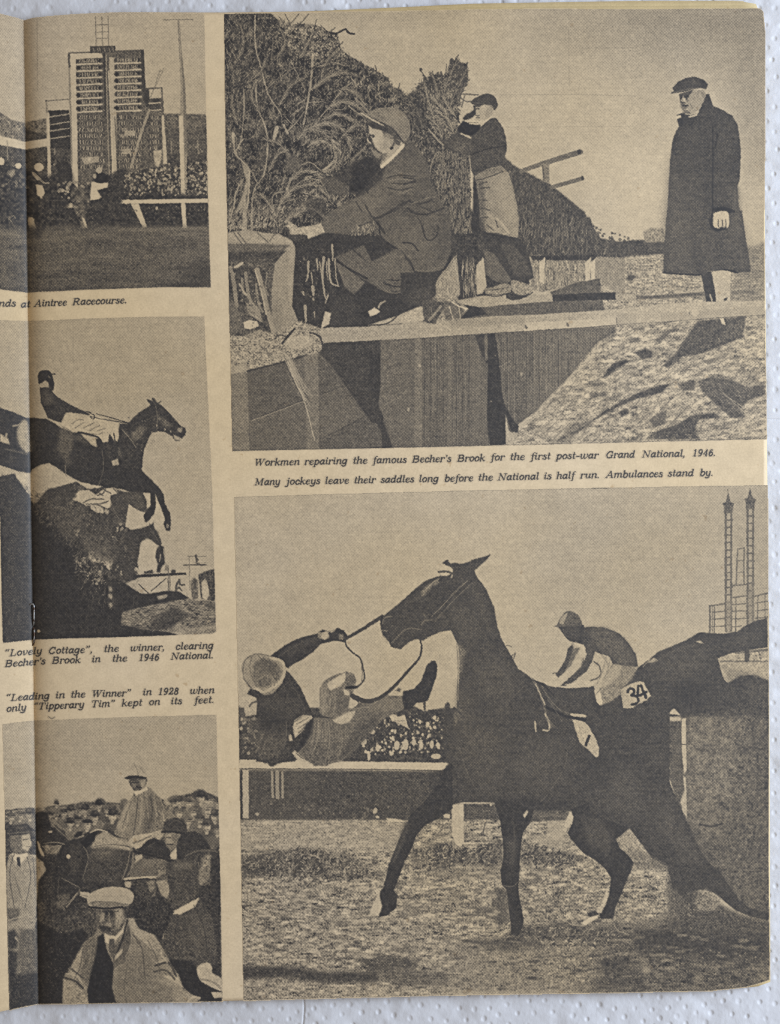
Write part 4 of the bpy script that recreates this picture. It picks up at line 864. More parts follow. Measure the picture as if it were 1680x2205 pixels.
for x, y, r, tf, hat, th, fc in ((45, 178, 15, .5, 'cap', .3, 1), (85, 170, 14, .52, 'cap', .34, 1), (125, 165, 15, .5, 'bowler', .3, -1), (205, 170, 13, .5, 'cap', .25, 1), (240, 122, 9, .5, 'bowler', .25, 1), (270, 160, 13, .52, 'cap', .25, 1), (300, 152, 15, .5, 'bowler', .2, 1),
                                 (340, 150, 13, .45, 'cap', .3, 1), (362, 148, 15, .5, 'bowler', .16, -1), (420, 128, 14, .46, 'bowler', .12, 1), (455, 150, 12, .5, 'cap', .3, 1), (402, 178, 17, .56, 'bowler', .2, 1), (300, 205, 15, .72, 'bowler', .14, 1), (330, 190, 13, .4, 'cap', .2, 1), (370, 208, 16, .7, 'cap', .1, 1), (478, 172, 17, .8, 'bowler', .15, 1),
                                 (740, 120, 15, .56, 'cap', .25, 1), (765, 112, 14, .6, 'bowler', .28, -1), (800, 118, 15, .62, 'cap', .3, 1), (835, 120, 14, .6, 'cap', .4, 1), (855, 95, 16, .6, 'bowler', .16, 1), (900, 105, 14, .6, 'cap', .3, -1), (925, 118, 13, .6, 'cap', .34, 1), (760, 160, 16, .64, 'cap', .45, 1), (820, 158, 17, .62, 'cap', .5, 1), (880, 148, 20, .62, 'cap', .72, 1),
                                 (915, 175, 17, .6, 'bowler', .3, -1), (850, 190, 17, .55, 'cap', .34, 1), (880, 215, 18, .58, 'bowler', .28, 1), (925, 230, 16, .5, 'cap', .3, 1), (800, 195, 15, .6, 'cap', .45, 1)):
    head('r', x, y, r * 1.3, tf + .1, hat, th * .75, rng.uniform(.18, .42), fc)
tex('r', "20,120 940,80 940,260 560,250 20,260", .03, 3, 3)
# policeman and man at the left
F('j', "240,780 320,775 350,870 440,900 450,960 420,1000 300,1000 250,960", .13, .04, 2, 1.2); L('j', "280,910 350,900 430,940", 4, .5, .6); L('j', "290,1000 420,1000", 5, .6, .8); F('j', "300,1010 400,1005 380,1050 320,1050", .4, .1, 2.4, 1.2); ell('j', 342, 900, 12, 10, .8)
L('j', "255,980 280,1060", 4, .92, .9); F('j', "300,1070 420,1060 400,1300 250,1400 240,1000 290,1080", .12, .04, 2, 1.2)
F('j', "42,1160 60,1060 90,1045 200,1050 290,1110 310,1160 260,1240 235,1560 130,1880 100,2060 60,2110 50,1600", .54, .06, 2, .8)
F('j', "200,1060 290,1110 312,1165 260,1230 245,1060", .74, .07, 2, 1.2); F('j', "40,1130 130,1230 150,1340 100,1420 45,1300", .48, .06, 2, 2, a=.7); F('j', "140,1140 230,1110 200,1350 150,1380", .56, .06, 2, 2)
F('j', "85,1048 130,1060 185,1045 190,1065 130,1130 90,1090", .93, .03, 2, .6); F('j', "112,1075 135,1072 140,1140 118,1140", .12, .03, 2, .6)
F('j', "80,940 110,920 200,905 208,1000 195,1040 130,1055 90,1030", .28, .06, 2, .8); F('j', "150,925 200,915 207,1000 185,1035 155,1000 165,960", .74, .06, 2, 1); L('j', "165,990 190,1000", 3, .3, .8); F('j', "30,880 80,860 220,880 240,895 200,910 80,935 45,960", .16, .04, 2, 1)
F('j', "50,870 180,850 220,885 80,905", .14, .03, 2, 1); ell('j', 190, 1010, 14, 8, .9)
F('j', "45,1420 140,1430 120,1500 60,1520", .3, .06, 2, 2); L('j', "60,1500 170,1470", 3, .7, .6); F('j', "50,1580 100,1560 130,1620 110,1700 55,1700", .15, .05, 2, 2); L('j', "55,1745 110,1700", 3, .7, .8); L('j', "105,1620 130,1650", 5, .6, .8)
F('j', "55,1700 140,1720 110,1870 260,1850 262,2070 60,2112", .12, .05, 2, 3); F('j', "130,1560 240,1560 250,1850 150,1870 110,1800", .30, .06, 2, 3)
# horse's head and quarters
F('j', "600,900 740,890 900,960 920,1040 900,1200 860,1340 640,1330 500,1450 400,1500 300,1500 330,1200 400,1030 520,950", .15, .05, 2.4, 1)
F('j', "420,990 500,950 570,960 590,1010 600,1060 560,1250 540,1330 480,1400 440,1440 380,1400 370,1200 390,1060", .10, .035, 2, 1)
F('j', "570,960 620,910 660,895 655,930 620,990 590,1010", .08, .02, 2, .6); F('j', "500,930 530,900 560,900 550,960 510,960", .1, .03, 2, .8); L('j', "510,950 560,930", 4, .6, .7)
ell('j', 460, 1070, 14, 18, .86); F('j', "560,1250 570,1180 580,1220", .3, .04, 2, 1)
F('j', "610,1000 660,960 720,900 800,960 900,1000 960,960 900,1030 760,1030 640,1030", .66, .09, 2.4, 1.5); F('j', "640,940 700,900 750,930 860,960 860,990 720,990 640,990", .58, .08, 2.4, 1.5)
F('j', "620,1040 760,1040 860,1060 780,1140 660,1120 600,1100", .26, .08, 3, 3, a=.7); L('j', "660,990 800,985 900,1020", 3, .25, .7)
for s, t in (("530,1020 590,1130 600,1190", .4), ("600,1060 620,1160", .35), ("410,1240 520,1280 540,1310", .4), ("490,1080 560,1200 575,1250", .3)):
    L('j', s, 2.4, t, .7)
F('j', "370,1380 480,1360 440,1440 400,1420", .32, .1, 2.4, 2); L('j', "480,1370 540,1310", 3, .6, .7)
F('j', "900,1000 980,930 1040,920 1060,950 1010,1080 960,1200 900,1190 880,1180", .18, .06, 2.4, 1.2); L('j', "900,1050 890,1150 860,1200", 4, .5, .7)
# rider
F('j', "770,920 820,780 850,720 900,660 960,610 1010,600 1090,680 1130,780 1130,830 1060,920 1000,1000 860,960", .46, .07, 2, .8)
F('j', "850,710 900,670 870,800 830,900 790,890", .60, .08, 2, 3, a=.8); F('j', "1010,650 1080,690 1110,780 1060,840 1000,940 960,900 990,760", .30, .06, 2, 3, a=.8)
for s, w, t in (("930,680 920,800 900,930", 3, .25), ("1010,660 1030,760 1000,880", 3, .22), ("870,740 860,840", 3, .7), ("960,680 950,860", 3, .6), ("1040,700 1060,800", 3, .55), ("850,870 830,900", 4, .7), ("1070,760 1110,800", 3, .6)):
    L('j', s, w, t, .7)
F('j', "1130,780 1140,800 1110,920 1060,960 1030,920 1060,860", .4, .12, 2.4, 1); F('j', "1030,905 1090,890 1110,930 1075,965 1045,940", .66, .08, 2, .9); F('j', "900,930 1030,910 1040,930 980,1000 920,1020 860,980", .84, .06, 2, .8); L('j', "900,980 960,960 1020,930", 4, .3, .7)
F('j', "905,600 995,600 985,630 920,660", .9, .03, 2, .6); F('j', "905,630 915,665 905,660", .2, .02, 2, .6)
F('j', "875,550 990,540 985,590 950,640 915,635 890,600", .30, .06, 2, .7, sm=1); F('j', "940,550 980,550 975,590 950,590", .66, .06, 2, 1); F('j', "880,550 930,540 950,600 910,610 880,590", .12, .03, 2, 1)
F('j', "857,525 862,470 900,438 950,445 980,480 992,520 985,540 930,520", .68, .05, 2, .7, sm=1); L('j', "905,440 925,480 935,520", 2, .4, .7); L('j', "940,450 970,500", 2, .45, .6); F('j', "840,540 870,525 930,522 990,535 995,560 960,545 900,545 860,552", .10, .03, 2, .6)
# bowler hats and backs at the right
F('j', "1100,890 1120,830 1180,810 1240,830 1260,890 1250,920 1180,900 1100,910", .20, .05, 2.2, .9, sm=1); L('j', "1095,905 1180,900 1255,925", 5, .12, .9)
F('j', "1110,915 1200,910 1215,960 1200,1060 1150,1050 1110,980", .36, .08, 2.4, 1); F('j', "1140,940 1200,940 1200,1000 1150,1000", .5, .1, 2.4, 1.5, a=.8); F('j', "1150,1060 1210,1020 1190,1090 1160,1090", .88, .04, 2, .8)
F('j', "1210,1000 1225,940 1290,905 1360,930 1410,990 1430,1030 1300,1040 1220,1100 1200,1080", .13, .04, 2.2, .9, sm=1); F('j', "1380,1010 1450,1000 1440,1050 1350,1030", .5, .12, 3, 2, a=.7)
F('j', "1350,1030 1480,1020 1490,2050 1400,1800 1300,1500", .15, .05, 2.4, 2); F('j', "1360,1080 1420,1090 1420,1200 1400,1260 1350,1240", .42, .1, 3, 1.5); L('j', "1300,1050 1400,1020 1410,1060", 5, .4, .6)
F('j', "940,1050 1000,960 1090,960 1140,1010 1150,1090 1060,1070", .14, .04, 2.2, .8, sm=1); L('j', "935,1048 1060,1072 1150,1102", 6, .12); L('j', "930,1045 1000,1055", 2, .5, .7)
F('j', "905,1100 1100,1090 1130,1180 1060,1220 960,1200 900,1200", .5, .08, 2.4, 1); F('j', "900,1200 910,1140 950,1095 1010,1090 1055,1130 1060,1210", .34, .07, 2.4, .8, sm=1); L('j', "845,1222 960,1205 1060,1215 1140,1222", 6, .66, .95); L('j', "850,1232 1050,1225", 4, .15, .9)
F('j', "860,1235 1060,1225 1090,1300 1040,1390 900,1380 840,1300", .16, .08, 2.6, 1); F('j', "850,1240 890,1245 880,1280 850,1270", .7, .1, 2, .8); F('j', "1055,1240 1130,1225 1150,1300 1130,1350 1080,1310", .58, .12, 2.6, 1); F('j', "1000,1300 1060,1280 1050,1340 1010,1350", .4, .1, 2.6, 1.2)
F('j', "1130,1150 1170,1100 1260,1090 1330,1120 1350,1220 1340,1330 1270,1400 1180,1430 1160,1340 1130,1220", .23, .06, 2.4, .8, sm=1); F('j', "1170,1110 1250,1095 1320,1120 1300,1160 1200,1150", .32, .06, 2.4, 2, a=.7)
F('j', "1170,1440 1260,1400 1310,1370 1300,1400 1220,1470", .93, .03, 2, .7); F('j', "1310,1370 1350,1350 1440,1500 1480,1760 1400,1840 1200,1850 1100,1640 1120,1500 1200,1470 1290,1410", .22, .06, 2.2, .9); F('j', "1260,1470 1400,1500 1430,1700 1260,1680", .28, .06, 2.2, 6, a=.6)
L('j', "1140,1490 1110,1560 1100,1620", 4, .75, .8); F('j', "1130,1760 1300,1780 1360,1860 1500,1900 1500,2050 1300,2040 1200,1900", .09, .03, 2, 2)
F('j', "880,1360 1100,1340 1180,1450 1090,1640 900,1560 860,1480", .13, .06, 2.4, 1.4)
F('j', "1335,1820 1400,1790 1430,1810 1440,1860 1500,1900 1505,1980 1400,1940 1350,1900", .84, .07, 2.2, .8, sm=1); F('j', "1430,1990 1500,1990 1505,2025 1450,2030", .84, .06, 2, .8); L('j', "1360,1900 1440,1920 1490,1960", 5, .35, .6)
F('r', "150,165 165,155 195,158 207,175 210,240 150,245", .11, .03, 2, 1); F('r', "165,245 200,225 250,235 285,275 240,300 180,300", .12, .03, 2, 1.2); ell('r', 214, 237, 8, 5, .7); L('r', "185,288 230,282 275,290", 2.2, .45, .8); F('r', "190,296 260,298 250,330 200,330", .46, .1, 2.4, 1.6)
L('r', "160,280 185,340", 3, .9, .9); F('r', "225,205 245,215 285,262 262,262", .2, .05, 2, 1); L('r', "222,205 285,265", 1.6, .45, .7)
F('r', "40,255 90,250 125,250 133,300 115,325 60,330 45,300", .36, .06, 2, 1); F('r', "92,255 124,250 134,292 118,322 96,310", .76, .04, 2, 1.4); L('r', "98,272 120,268", 2.6, .25, .8); L('r', "112,302 128,300", 2, .3, .8); ell('r', 128, 284, 4, 6, .9); L('r', "124,262 134,288", 1.4, .5, .7)
F('r', "30,250 22,240 50,228 60,208 110,205 125,225 150,232 145,245 90,252", .17, .04, 2, .9); L('r', "30,248 90,240 148,238", 1.8, .42, .6); F('r', "70,212 110,210 118,225 66,228", .26, .04, 2, 1.6, a=.8)
for q_, w_, t_ in (("60,330 40,420 60,560", 2.4, .22), ("115,345 130,430 105,560", 2.4, .24), ("140,350 150,470", 2.2, .3), ("75,380 100,450 110,540", 2, .58), ("165,370 160,450", 2.4, .76), ("60,420 90,520", 2, .3)):
    L('r', q_, w_, t_, .7)
F('r', "285,285 330,265 370,285 385,330 370,420 340,480 320,540 270,560 240,500 245,400 260,330", .13, .035, 2, 2, a=.9); F('r', "300,300 340,290 350,360 320,420 290,380", .21, .05, 2.2, 4, a=.8); F('r', "355,420 375,360 400,380 380,470", .18, .04, 2, 4, a=.8)
F('r', "345,285 365,262 400,236 412,238 404,270 362,310", .07, .02, 2, .6); ell('r', 290, 343, 8, 9, .88); ell('r', 335, 345, 6, 5, .05); L('r', "355,300 375,350 350,440", 1.8, .42, .7); L('r', "262,435 310,460 335,475", 2.2, .42, .7); L('r', "340,480 310,520 280,545", 2, .5, .7); F('r', "240,510 300,500 290,540 260,560", .33, .08, 2.4, 2, a=.8); L('r', "250,440 245,500", 2, .3, .6)
F('r', "380,310 450,300 555,320 540,430 480,470 400,450 385,380", .20, .05, 2.4, 3, a=.85); F('r', "395,320 450,312 500,330 440,350 400,350", .36, .07, 2.4, 4, a=.8); F('r', "400,285 430,250 480,262 560,280 550,300 460,296 405,300", .62, .08, 2.2, 1.6); L('r', "385,240 420,228 455,238", 3, .8, .8); L('r', "400,300 470,292 550,300", 2, .25, .7); L('r', "556,300 545,370 520,440", 2.6, .46, .7)
# rider again: face, arms, silk
F('r', "555,20 600,10 625,15 620,45 600,66 575,64 560,45", .26, .05, 2, .9); F('r', "598,18 622,16 619,44 604,58", .6, .05, 2, 1.2); L('r', "560,28 590,26", 2.2, .1, .8); L('r', "580,46 602,48", 2.4, .1, .9); F('r', "562,32 580,36 576,50 564,46", .4, .05, 2, .8); F('r', "568,66 598,62 625,44 628,60 580,84", .9, .03, 2, .7)
for q_, w_, t_ in (("590,80 580,160 570,240", 2.2, .28), ("610,70 620,150 610,240", 2.2, .3), ("640,80 650,150 640,220", 2.4, .24), ("560,110 540,160 520,220", 2.4, .3), ("670,90 690,140 690,180", 2.4, .3), ("545,120 520,180 500,215", 3, .66), ("600,90 596,170 590,240", 2, .58), ("655,90 665,140 660,200", 2, .56), ("690,150 700,190", 3, .7), ("625,100 632,180", 1.8, .56)):
    L('r', q_, w_, t_, .65)
# bowlers and the faces beneath them
F('r', "700,240 725,190 760,180 790,205 792,240 750,240", .17, .04, 2, .8, sm=1); L('r', "692,240 745,238 795,246", 3.6, .1); L('r', "720,205 750,190 775,200", 2.6, .3, .6); F('r', "702,245 745,243 765,260 758,300 730,315 708,300", .42, .06, 2, 1); F('r', "705,250 730,248 735,290 712,292", .6, .06, 2, 1.4); L('r', "708,262 728,262", 2.2, .2, .8); L('r', "712,290 735,292", 3, .16, .9); F('r', "722,340 765,290 768,310 745,355", .88, .04, 2, .7)
F('r', "752,330 760,270 790,242 840,240 880,280 900,320 850,330 780,350", .14, .035, 2, .9, sm=1); L('r', "790,340 850,318 930,322", 4, .3, .8); F('r', "870,335 900,335 895,400 880,440 858,420", .45, .1, 3, 1.6); F('r', "905,340 950,330 950,600 900,520", .14, .05, 2.4, 2)
F('r', "605,330 620,285 660,275 700,295 722,350 680,345", .13, .03, 2, .8, sm=1); L('r', "585,328 640,338 722,362", 3.6, .09); L('r', "630,300 660,284", 2.4, .27, .6); F('r', "650,350 710,360 705,410 670,400", .36, .08, 2.2, 1.2); F('r', "575,340 605,335 610,350 580,368", .74, .06, 2, .9)
F('r', "560,430 568,385 605,356 650,365 664,400 660,430", .33, .05, 2, .8, sm=1); F('r', "600,362 640,362 655,390 620,385", .45, .05, 2, 2, a=.7); L('r', "530,440 600,432 672,430", 4, .72, .95); L('r', "540,446 600,440 668,440", 2, .12, .9); F('r', "560,448 660,442 665,480 640,530 590,520", .19, .07, 2.4, 1.4); F('r', "625,450 660,445 660,480 640,500", .45, .08, 2.2, 1.6); F('r', "530,455 560,452 555,478 535,474", .72, .08, 2, .9); F('r', "668,450 710,440 722,480 715,525 690,510", .60, .08, 2.2, 1.4); F('r', "665,430 720,425 715,445 668,445", .3, .06, 2, 1)
F('r', "715,430 725,380 760,358 820,362 850,400 848,460 820,500 770,530 730,510 720,470", .20, .05, 2.4, .9, sm=1); F('r', "735,375 790,362 830,380 800,400 750,400", .32, .05, 2.2, 2.4, a=.8); F('r', "850,400 868,390 870,450 855,470 845,440", .5, .08, 2.2, 1.4); L('r', "845,370 860,460 890,455", 2.4, .42, .7); F('r', "735,590 770,560 850,520 830,560 770,590", .93, .03, 2, .7)
# man in the flat cap, in front
F('j', "520,1740 560,1660 640,1600 680,1500 840,1490 900,1490 940,1560 1040,1600 1100,1690 1150,1790 1210,1870 1240,1960 1350,2040 1200,2090 600,2090 420,2080 415,1900 470,1840", .46, .06, 2.2, .9)
F('j', "545,1670 640,1610 660,1700 640,1850 600,1960 560,1900 520,1780", .34, .06, 2.2, 2); F('j', "520,1740 560,1680 560,1800 500,1920 470,1850", .62, .08, 2.2, 1.6)
F('j', "870,1490 910,1495 930,1560 1040,1600 1090,1680 1050,1720 960,1640 890,1580", .66, .08, 2.2, 1.2); F('j', "1020,1600 1100,1690 1150,1790 1090,1800 1040,1700", .54, .09, 2.4, 2)
F('j', "660,1620 700,1590 720,1700 770,1800 760,1960 790,2080 600,2080 590,1980 620,1830 650,1740", .07, .02, 2, .9); F('j', "760,1700 850,1590 870,1520 900,1640 850,1780 770,1830", .28, .05, 2.2, 1.2); L('j', "860,1500 830,1620 770,1770", 4, .1, .8)
F('j', "770,1780 830,1720 830,1690 780,1740", .7, .06, 2, 1); L('j', "870,1520 890,1640 850,1750", 3, .6, .6)
F('j', "705,1590 745,1610 800,1570 840,1530 830,1590 780,1640 770,1690 735,1660 715,1650", .93, .03, 2, .7); F('j', "738,1630 775,1625 780,1680 760,1760 735,1700", .26, .04, 2, .8)
F('j', "830,1800 1000,1700 1050,1900 960,2080 800,2080 770,1900", .36, .06, 2.2, 8, a=.6); F('j', "950,2080 1000,2000 1100,1900 1200,1910 1240,1980 1350,2040 1300,2080", .56, .06, 2.2, 1.2); F('j', "1100,1880 1200,1880 1240,1960 1180,1920", .78, .06, 2, 1.2)
F('j', "980,1990 1080,1910 1160,1960 1180,2070 960,2080", .38, .06, 2.2, 4, a=.7); L('j', "1270,2050 1310,2020 1350,2030", 5, .78, .8)
for s, w, t in (("1050,1810 1140,1790 1190,1880", 5, .14), ("1040,1850 1120,1840 1180,1900", 4, .2), ("1060,1790 1120,1770", 4, .7), ("430,1890 500,1910 560,1960", 5, .15), ("440,1860 520,1880 550,1920", 4, .7), ("480,1830 560,1890", 4, .2), ("470,1960 540,2020 580,2080", 3, .3)):
    L('j', s, w, t, .8)
F('j', "420,1900 480,1920 560,1980 600,2060 595,2090 440,2090 420,2000", .60, .09, 2.4, 1); D('j', "430,1930 580,1990 580,2080 440,2080", 24, (1.5, 4), (.2, .9), .6)
F('j', "420,1600 560,1560 600,1600 500,1760 430,1880 420,2080 262,2070 250,1500", .09, .03, 2, 1.5); D('j', "260,1100 400,1080 420,1500 600,1560 420,1880 270,2060", 260, (.8, 2.2), (.04, .28), .6)
# his head
F('j', "650,1420 700,1400 840,1420 850,1480 830,1560 780,1610 740,1600 700,1590 665,1560 650,1500", .30, .08, 2.4, .9)
F('j', "780,1430 830,1430 840,1500 800,1560 780,1540", .6, .09, 2.4, 1.4); F('j', "680,1460 710,1455 700,1510 670,1520", .6, .08, 2, 1.2); F('j', "720,1520 760,1520 750,1545 720,1540", .56, .08, 2, 1); F('j', "665,1540 720,1545 760,1555 740,1580 690,1575", .16, .04, 2, 1); F('j', "700,1430 770,1440 760,1470 710,1465", .12, .04, 2, 1.2)
F('j', "590,1370 600,1330 680,1290 760,1275 850,1285 900,1320 900,1370 870,1400 830,1410 700,1415 620,1412", .76, .06, 2, .7, sm=1); F('j', "595,1385 640,1370 760,1375 880,1395 830,1412 640,1418", .42, .06, 2, .9); F('j', "680,1300 800,1285 860,1320 760,1340", .82, .06, 2, 4, a=.8); L('j', "600,1410 700,1420 830,1412", 4, .1)
F('j', "545,1310 600,1315 620,1345 570,1352 540,1335", .84, .05, 2, .7); L('j', "550,1330 590,1340", 2, .3, .7); L('j', "520,1320 490,1360 450,1410", 3, .6, .7)
L('j', "245,1490 240,1510", 3, .7, .7)
for q_, w_, t_ in (("660,1640 640,1760 600,1900", 3, .2), ("560,1700 540,1820 500,1900", 3, .24), ("900,1600 960,1700 980,1900", 3, .24), ("1000,1640 1060,1760 1080,1860", 3, .3), ("860,1800 840,1960 860,2070", 3, .28), ("930,1760 920,1960", 2.6, .5), ("620,1680 600,1800", 2.6, .5), ("1080,1720 1130,1790", 3, .7), ("700,1440 720,1450 715,1480", 2.4, .1), ("770,1445 800,1440", 2.6, .12), ("735,1450 740,1510", 2.4, .52), ("800,1500 790,1560", 2.4, .3), ("690,1500 700,1530", 2, .2),
                   ("640,1325 720,1340 840,1330", 2, .6), ("700,1295 760,1310", 2, .62), ("1310,1400 1380,1560 1400,1720", 3, .15), ("1200,1500 1180,1640 1220,1780", 3, .14), ("1280,1540 1300,1700", 2.6, .3)):
    L('j', q_, w_, t_, .65)
E0 = cover(PIC['E']); q_ = T[E0[0]:E0[0] + E0[2].shape[0], E0[1]:E0[1] + E0[2].shape[1]]
q_ += E0[2] * ((.50 + (q_ - .46) * 1.22) - q_) * (q_ < .74)            # this block was printed with more contrast
clip()
# ================================================================ D: the lost rider
clip('V', PIC['D'])
F('V', PIC['D'], .84, .022, 1.7, 0, big=.012, bs=40)
F('V', "1150,1040 1700,1040 1700,1340 1150,1340", .72, .022, 1.7, 50, a=.7); F('V', "700,1320 1000,1100 1100,1150 1160,1450 900,1500 740,1500", .86, .04, 1.7, 25, a=.6)
F('V', "1560,1040 1700,1040 1700,1360 1600,1360", .66, .045, 1.8, 20, a=.6)
# number-board towers
for x0_, xt in ((1305, 1305), (1463, 1463)):
    top = 75 if x0_ == 1305 else 45
    F('m', f"{xt},{top} {xt + 10},{top + 45} {xt + 18},{top + 75} {xt + 46},{top + 88} {xt + 36},{top + 110} {xt + 32},{top + 150} {xt - 28},{top + 150} {xt - 30},{top + 110} {xt - 42},{top + 88} {xt - 16},{top + 75} {xt - 8},{top + 45}", .26, .08, 2, .6)
    for k_ in range(16):
        y = top + 160 + k_ * 54
        if y > 1080 - (60 if x0_ > 1400 else 0):
            break
        L('m', f"{xt - 20},{y} {xt - 18},{y + 34}", 4.2, .3, .9, sm=0); L('m', f"{xt + 22},{y} {xt + 20},{y + 34}", 4.2, .3, .9, sm=0)
        L('m', f"{xt - 24},{y - 8} {xt + 26},{y - 10}", 3.6, .28, .85, sm=0); ell('m', xt, y + 16, 6, 16, .68)
    L('m', f"{xt - 14},{top + 150} {xt - 12},{1090}", 2.2, .36, .8, sm=0); L('m', f"{xt + 18},{top + 150} {xt + 14},{1090}", 2.2, .36, .8, sm=0)
F('m', "1290,860 1335,860 1330,1095 1290,1095", .5, .06, 2, 1, a=.6); F('m', "1448,760 1492,760 1492,1050 1450,1050", .5, .06, 2, 1, a=.6)
for s, w in (("1170,900 1280,885", 3.4), ("1172,900 1172,1090", 3.8), ("1190,900 1190,1090", 2), ("1205,905 1203,1090", 3), ("1195,945 1280,940", 2.6), ("1190,995 1285,990", 2.6), ("1185,1050 1285,1045", 2.6), ("1300,60 1300,70", 2),
             ("1370,490 1420,482", 3), ("1372,490 1362,740", 3), ("1420,480 1418,740", 3), ("1372,575 1420,570", 2), ("1370,660 1420,655", 2), ("1335,755 1450,742", 3.4), ("1330,840 1445,826", 3.2), ("1330,890 1445,884", 2.6),
             ("1330,940 1445,935", 2.6), ("1330,995 1445,990", 2.6), ("1330,1050 1400,1045", 2.6), ("1360,840 1358,1090", 2.6), ("1495,830 1590,808", 3.4), ("1500,880 1590,866", 2.8), ("1500,935 1590,925", 2.8), ("1500,990 1590,980", 2.8), ("1518,825 1516,1010", 2.6), ("1570,812 1570,990", 1.6)):
    L('m', s, w, .32, .85, sm=0)
# crowd
F('k', "150,1280 200,1340 400,1300 900,1300 1200,1330 1400,1290 1500,1330 1680,1290 1680,1700 150,1700", .18, .06, 2.4, 1.2)
F('l', "0,1400 200,1350 300,1330 420,1290 490,1330 560,1310 640,1330 690,1420 640,1700 0,1700", .17, .06, 2.4, 1.2)
S('l', "160,1340 560,1320 640,1420 620,1640 20,1640 60,1460", 150, (4, 8), (85, 25), (2.4, 5), (.04, .12), .85)
D('l', "130,1360 620,1360 630,1620 30,1640 60,1480", 95, (1.6, 3.6), (.7, .98), .95, 1.1); D('l', "100,1340 620,1340 630,1620 30,1640 60,1480", 110, (1, 2), (.4, .8), .8)
for x, y, rx, ry in ((45, 1540, 24, 30), (112, 1472, 18, 18), (150, 1590, 16, 26), (288, 1570, 20, 34), (350, 1565, 22, 40), (410, 1550, 14, 24), (465, 1570, 14, 26), (540, 1565, 14, 30), (585, 1570, 14, 22), (510, 1420, 14, 22), (560, 1370, 12, 18), (455, 1400, 12, 16), (330, 1400, 14, 16), (275, 1360, 14, 14), (85, 1650, 12, 30), (250, 1630, 16, 16), (570, 1650, 36, 18)):
    ell('l', x, y, rx, ry, .9, .9)
F('l', "235,1360 260,1340 270,1370 320,1360 345,1350 370,1440 385,1460 330,1430 290,1400 255,1400", .86, .05, 2, .6); L('l', "270,1390 340,1395", 2, .5, .7)
F('l', "635,1275 655,1258 672,1275 670,1330 690,1370 670,1440 640,1440 635,1340", .2, .05, 2, .7); F('l', "640,1380 670,1385 688,1445 660,1430", .86, .04, 2, .6); L('l', "490,1250 492,1330", 3.6, .22); L('l', "520,1320 530,1350 560,1350", 4, .2); F('l', "700,1300 760,1310 700,1380 690,1360", .7, .12, 2, 1)
# running rail, hedge under it
F('n', "160,190 1640,190 1700,540 1240,550 600,545 160,550", .20, .055, 2.0, 1.2); F('n', "160,185 700,190 700,545 160,550", .24, .06, 2, 4, a=.6)
F('o', "100,650 500,650 500,770 0,780 0,740", .24, .07, 2.2, 1); F('o', "640,690 990,690 980,780 640,790", .28, .08, 2.2, 1)
F('n', "160,108 310,108 360,155 430,155 500,108 600,108 700,150 790,155 880,118 1080,122 1660,130 1660,165 1630,180 1080,172 160,168", .92, .03, 2, .5); L('n', "165,185 1080,188 1620,200", 3, .32, .8); L('n', "165,172 1080,176 1620,186", 2, .12, .8)
F('n', "182,182 226,182 228,530 184,530", .82, .05, 2, .5); L('n', "176,182 178,530", 2, .1)
for x, w in ((395, 5), (430, 8), (468, 5)):
    L('n', f"{x},195 {x + 4},378", w, .66, .9, sm=0)
D('n', "240,420 1240,420 1240,545 240,545", 60, (1, 3.4), (.3, .55), .7); ell('n', 288, 500, 14, 12, .7); ell('n', 1138, 475, 14, 22, .84, .9, .3); ell('n', 1155, 520, 14, 10, .84)
D('n', "230,200 1500,200 1400,420 230,420", 70, (.6, 1.3), (.4, .6), .7)
# turf
F('n', "160,545 600,550 1000,540 1240,548 1700,540 1700,1900 160,1900", .60, .17, 2.2, 1.2, big=.17, bs=(4, 13))
F('o', "-20,765 500,765 1000,775 1400,830 1700,1050 1700,2000 -20,2000", .60, .17, 2.2, 1.2, big=.17, bs=(4, 13))
F('n', "1220,530 1300,535 1370,555 1240,565", .92, .04, 2, .8); F('n', "170,550 1340,560 1300,760 170,760", .76, .12, 2.4, 5, a=.7)
F('n', "1400,750 1700,730 1700,900 1500,900 1400,860", .32, .12, 2.4, 5, a=.75)
F('o', "0,930 120,930 160,970 260,990 360,960 480,900 500,1090 300,1100 0,1060", .26, .12, 2.4, 2.4, a=.85)
F('o', "640,900 700,950 780,990 960,1000 1100,1040 1000,1100 800,1090 620,1090", .28, .12, 2.4, 2.4, a=.85); F('o', "690,880 960,870 980,920 860,960 740,950", .68, .08, 2.2, 3, a=.7)
F('n', "175,800 420,770 560,740 800,760 1000,820 1080,890 1200,920 1180,950 860,970 500,940 175,960", .32, .13, 2.6, 3, a=.85); F('n', "180,820 420,780 440,930 190,950", .2, .07, 2.4, 3, a=.75); F('n', "550,830 640,830 630,930 560,920", .14, .04, 2.4, 2, a=.75); F('n', "680,840 780,850 780,930 690,920", .18, .06, 2.4, 3, a=.7)
for s, t in (("520,1060 760,1080 700,1120 520,1130", .36), ("380,1340 480,1370 430,1400", .34), ("1350,1140 1450,1150 1460,1240 1330,1220", .40), ("880,1260 980,1260 960,1300 860,1300", .42)):
    F('n', s, t, .1, 2.4, 4, a=.75)
F('n', "180,1590 500,1600 800,1640 1000,1640 1160,1640 1180,1720 800,1720 500,1680 180,1700", .13, .05, 2.4, 4, a=.95); F('n', "1000,1540 1160,1510 1440,1550 1440,1620 1100,1640", .16, .05, 2.4, 4, a=.85); F('n', "1160,1600 1680,1640 1680,1740 1300,1740 1180,1700", .26, .1, 2.4, 5, a=.8); F('n', "1260,1450 1460,1460 1440,1510 1260,1490", .30, .08, 2.4, 3, a=.7)
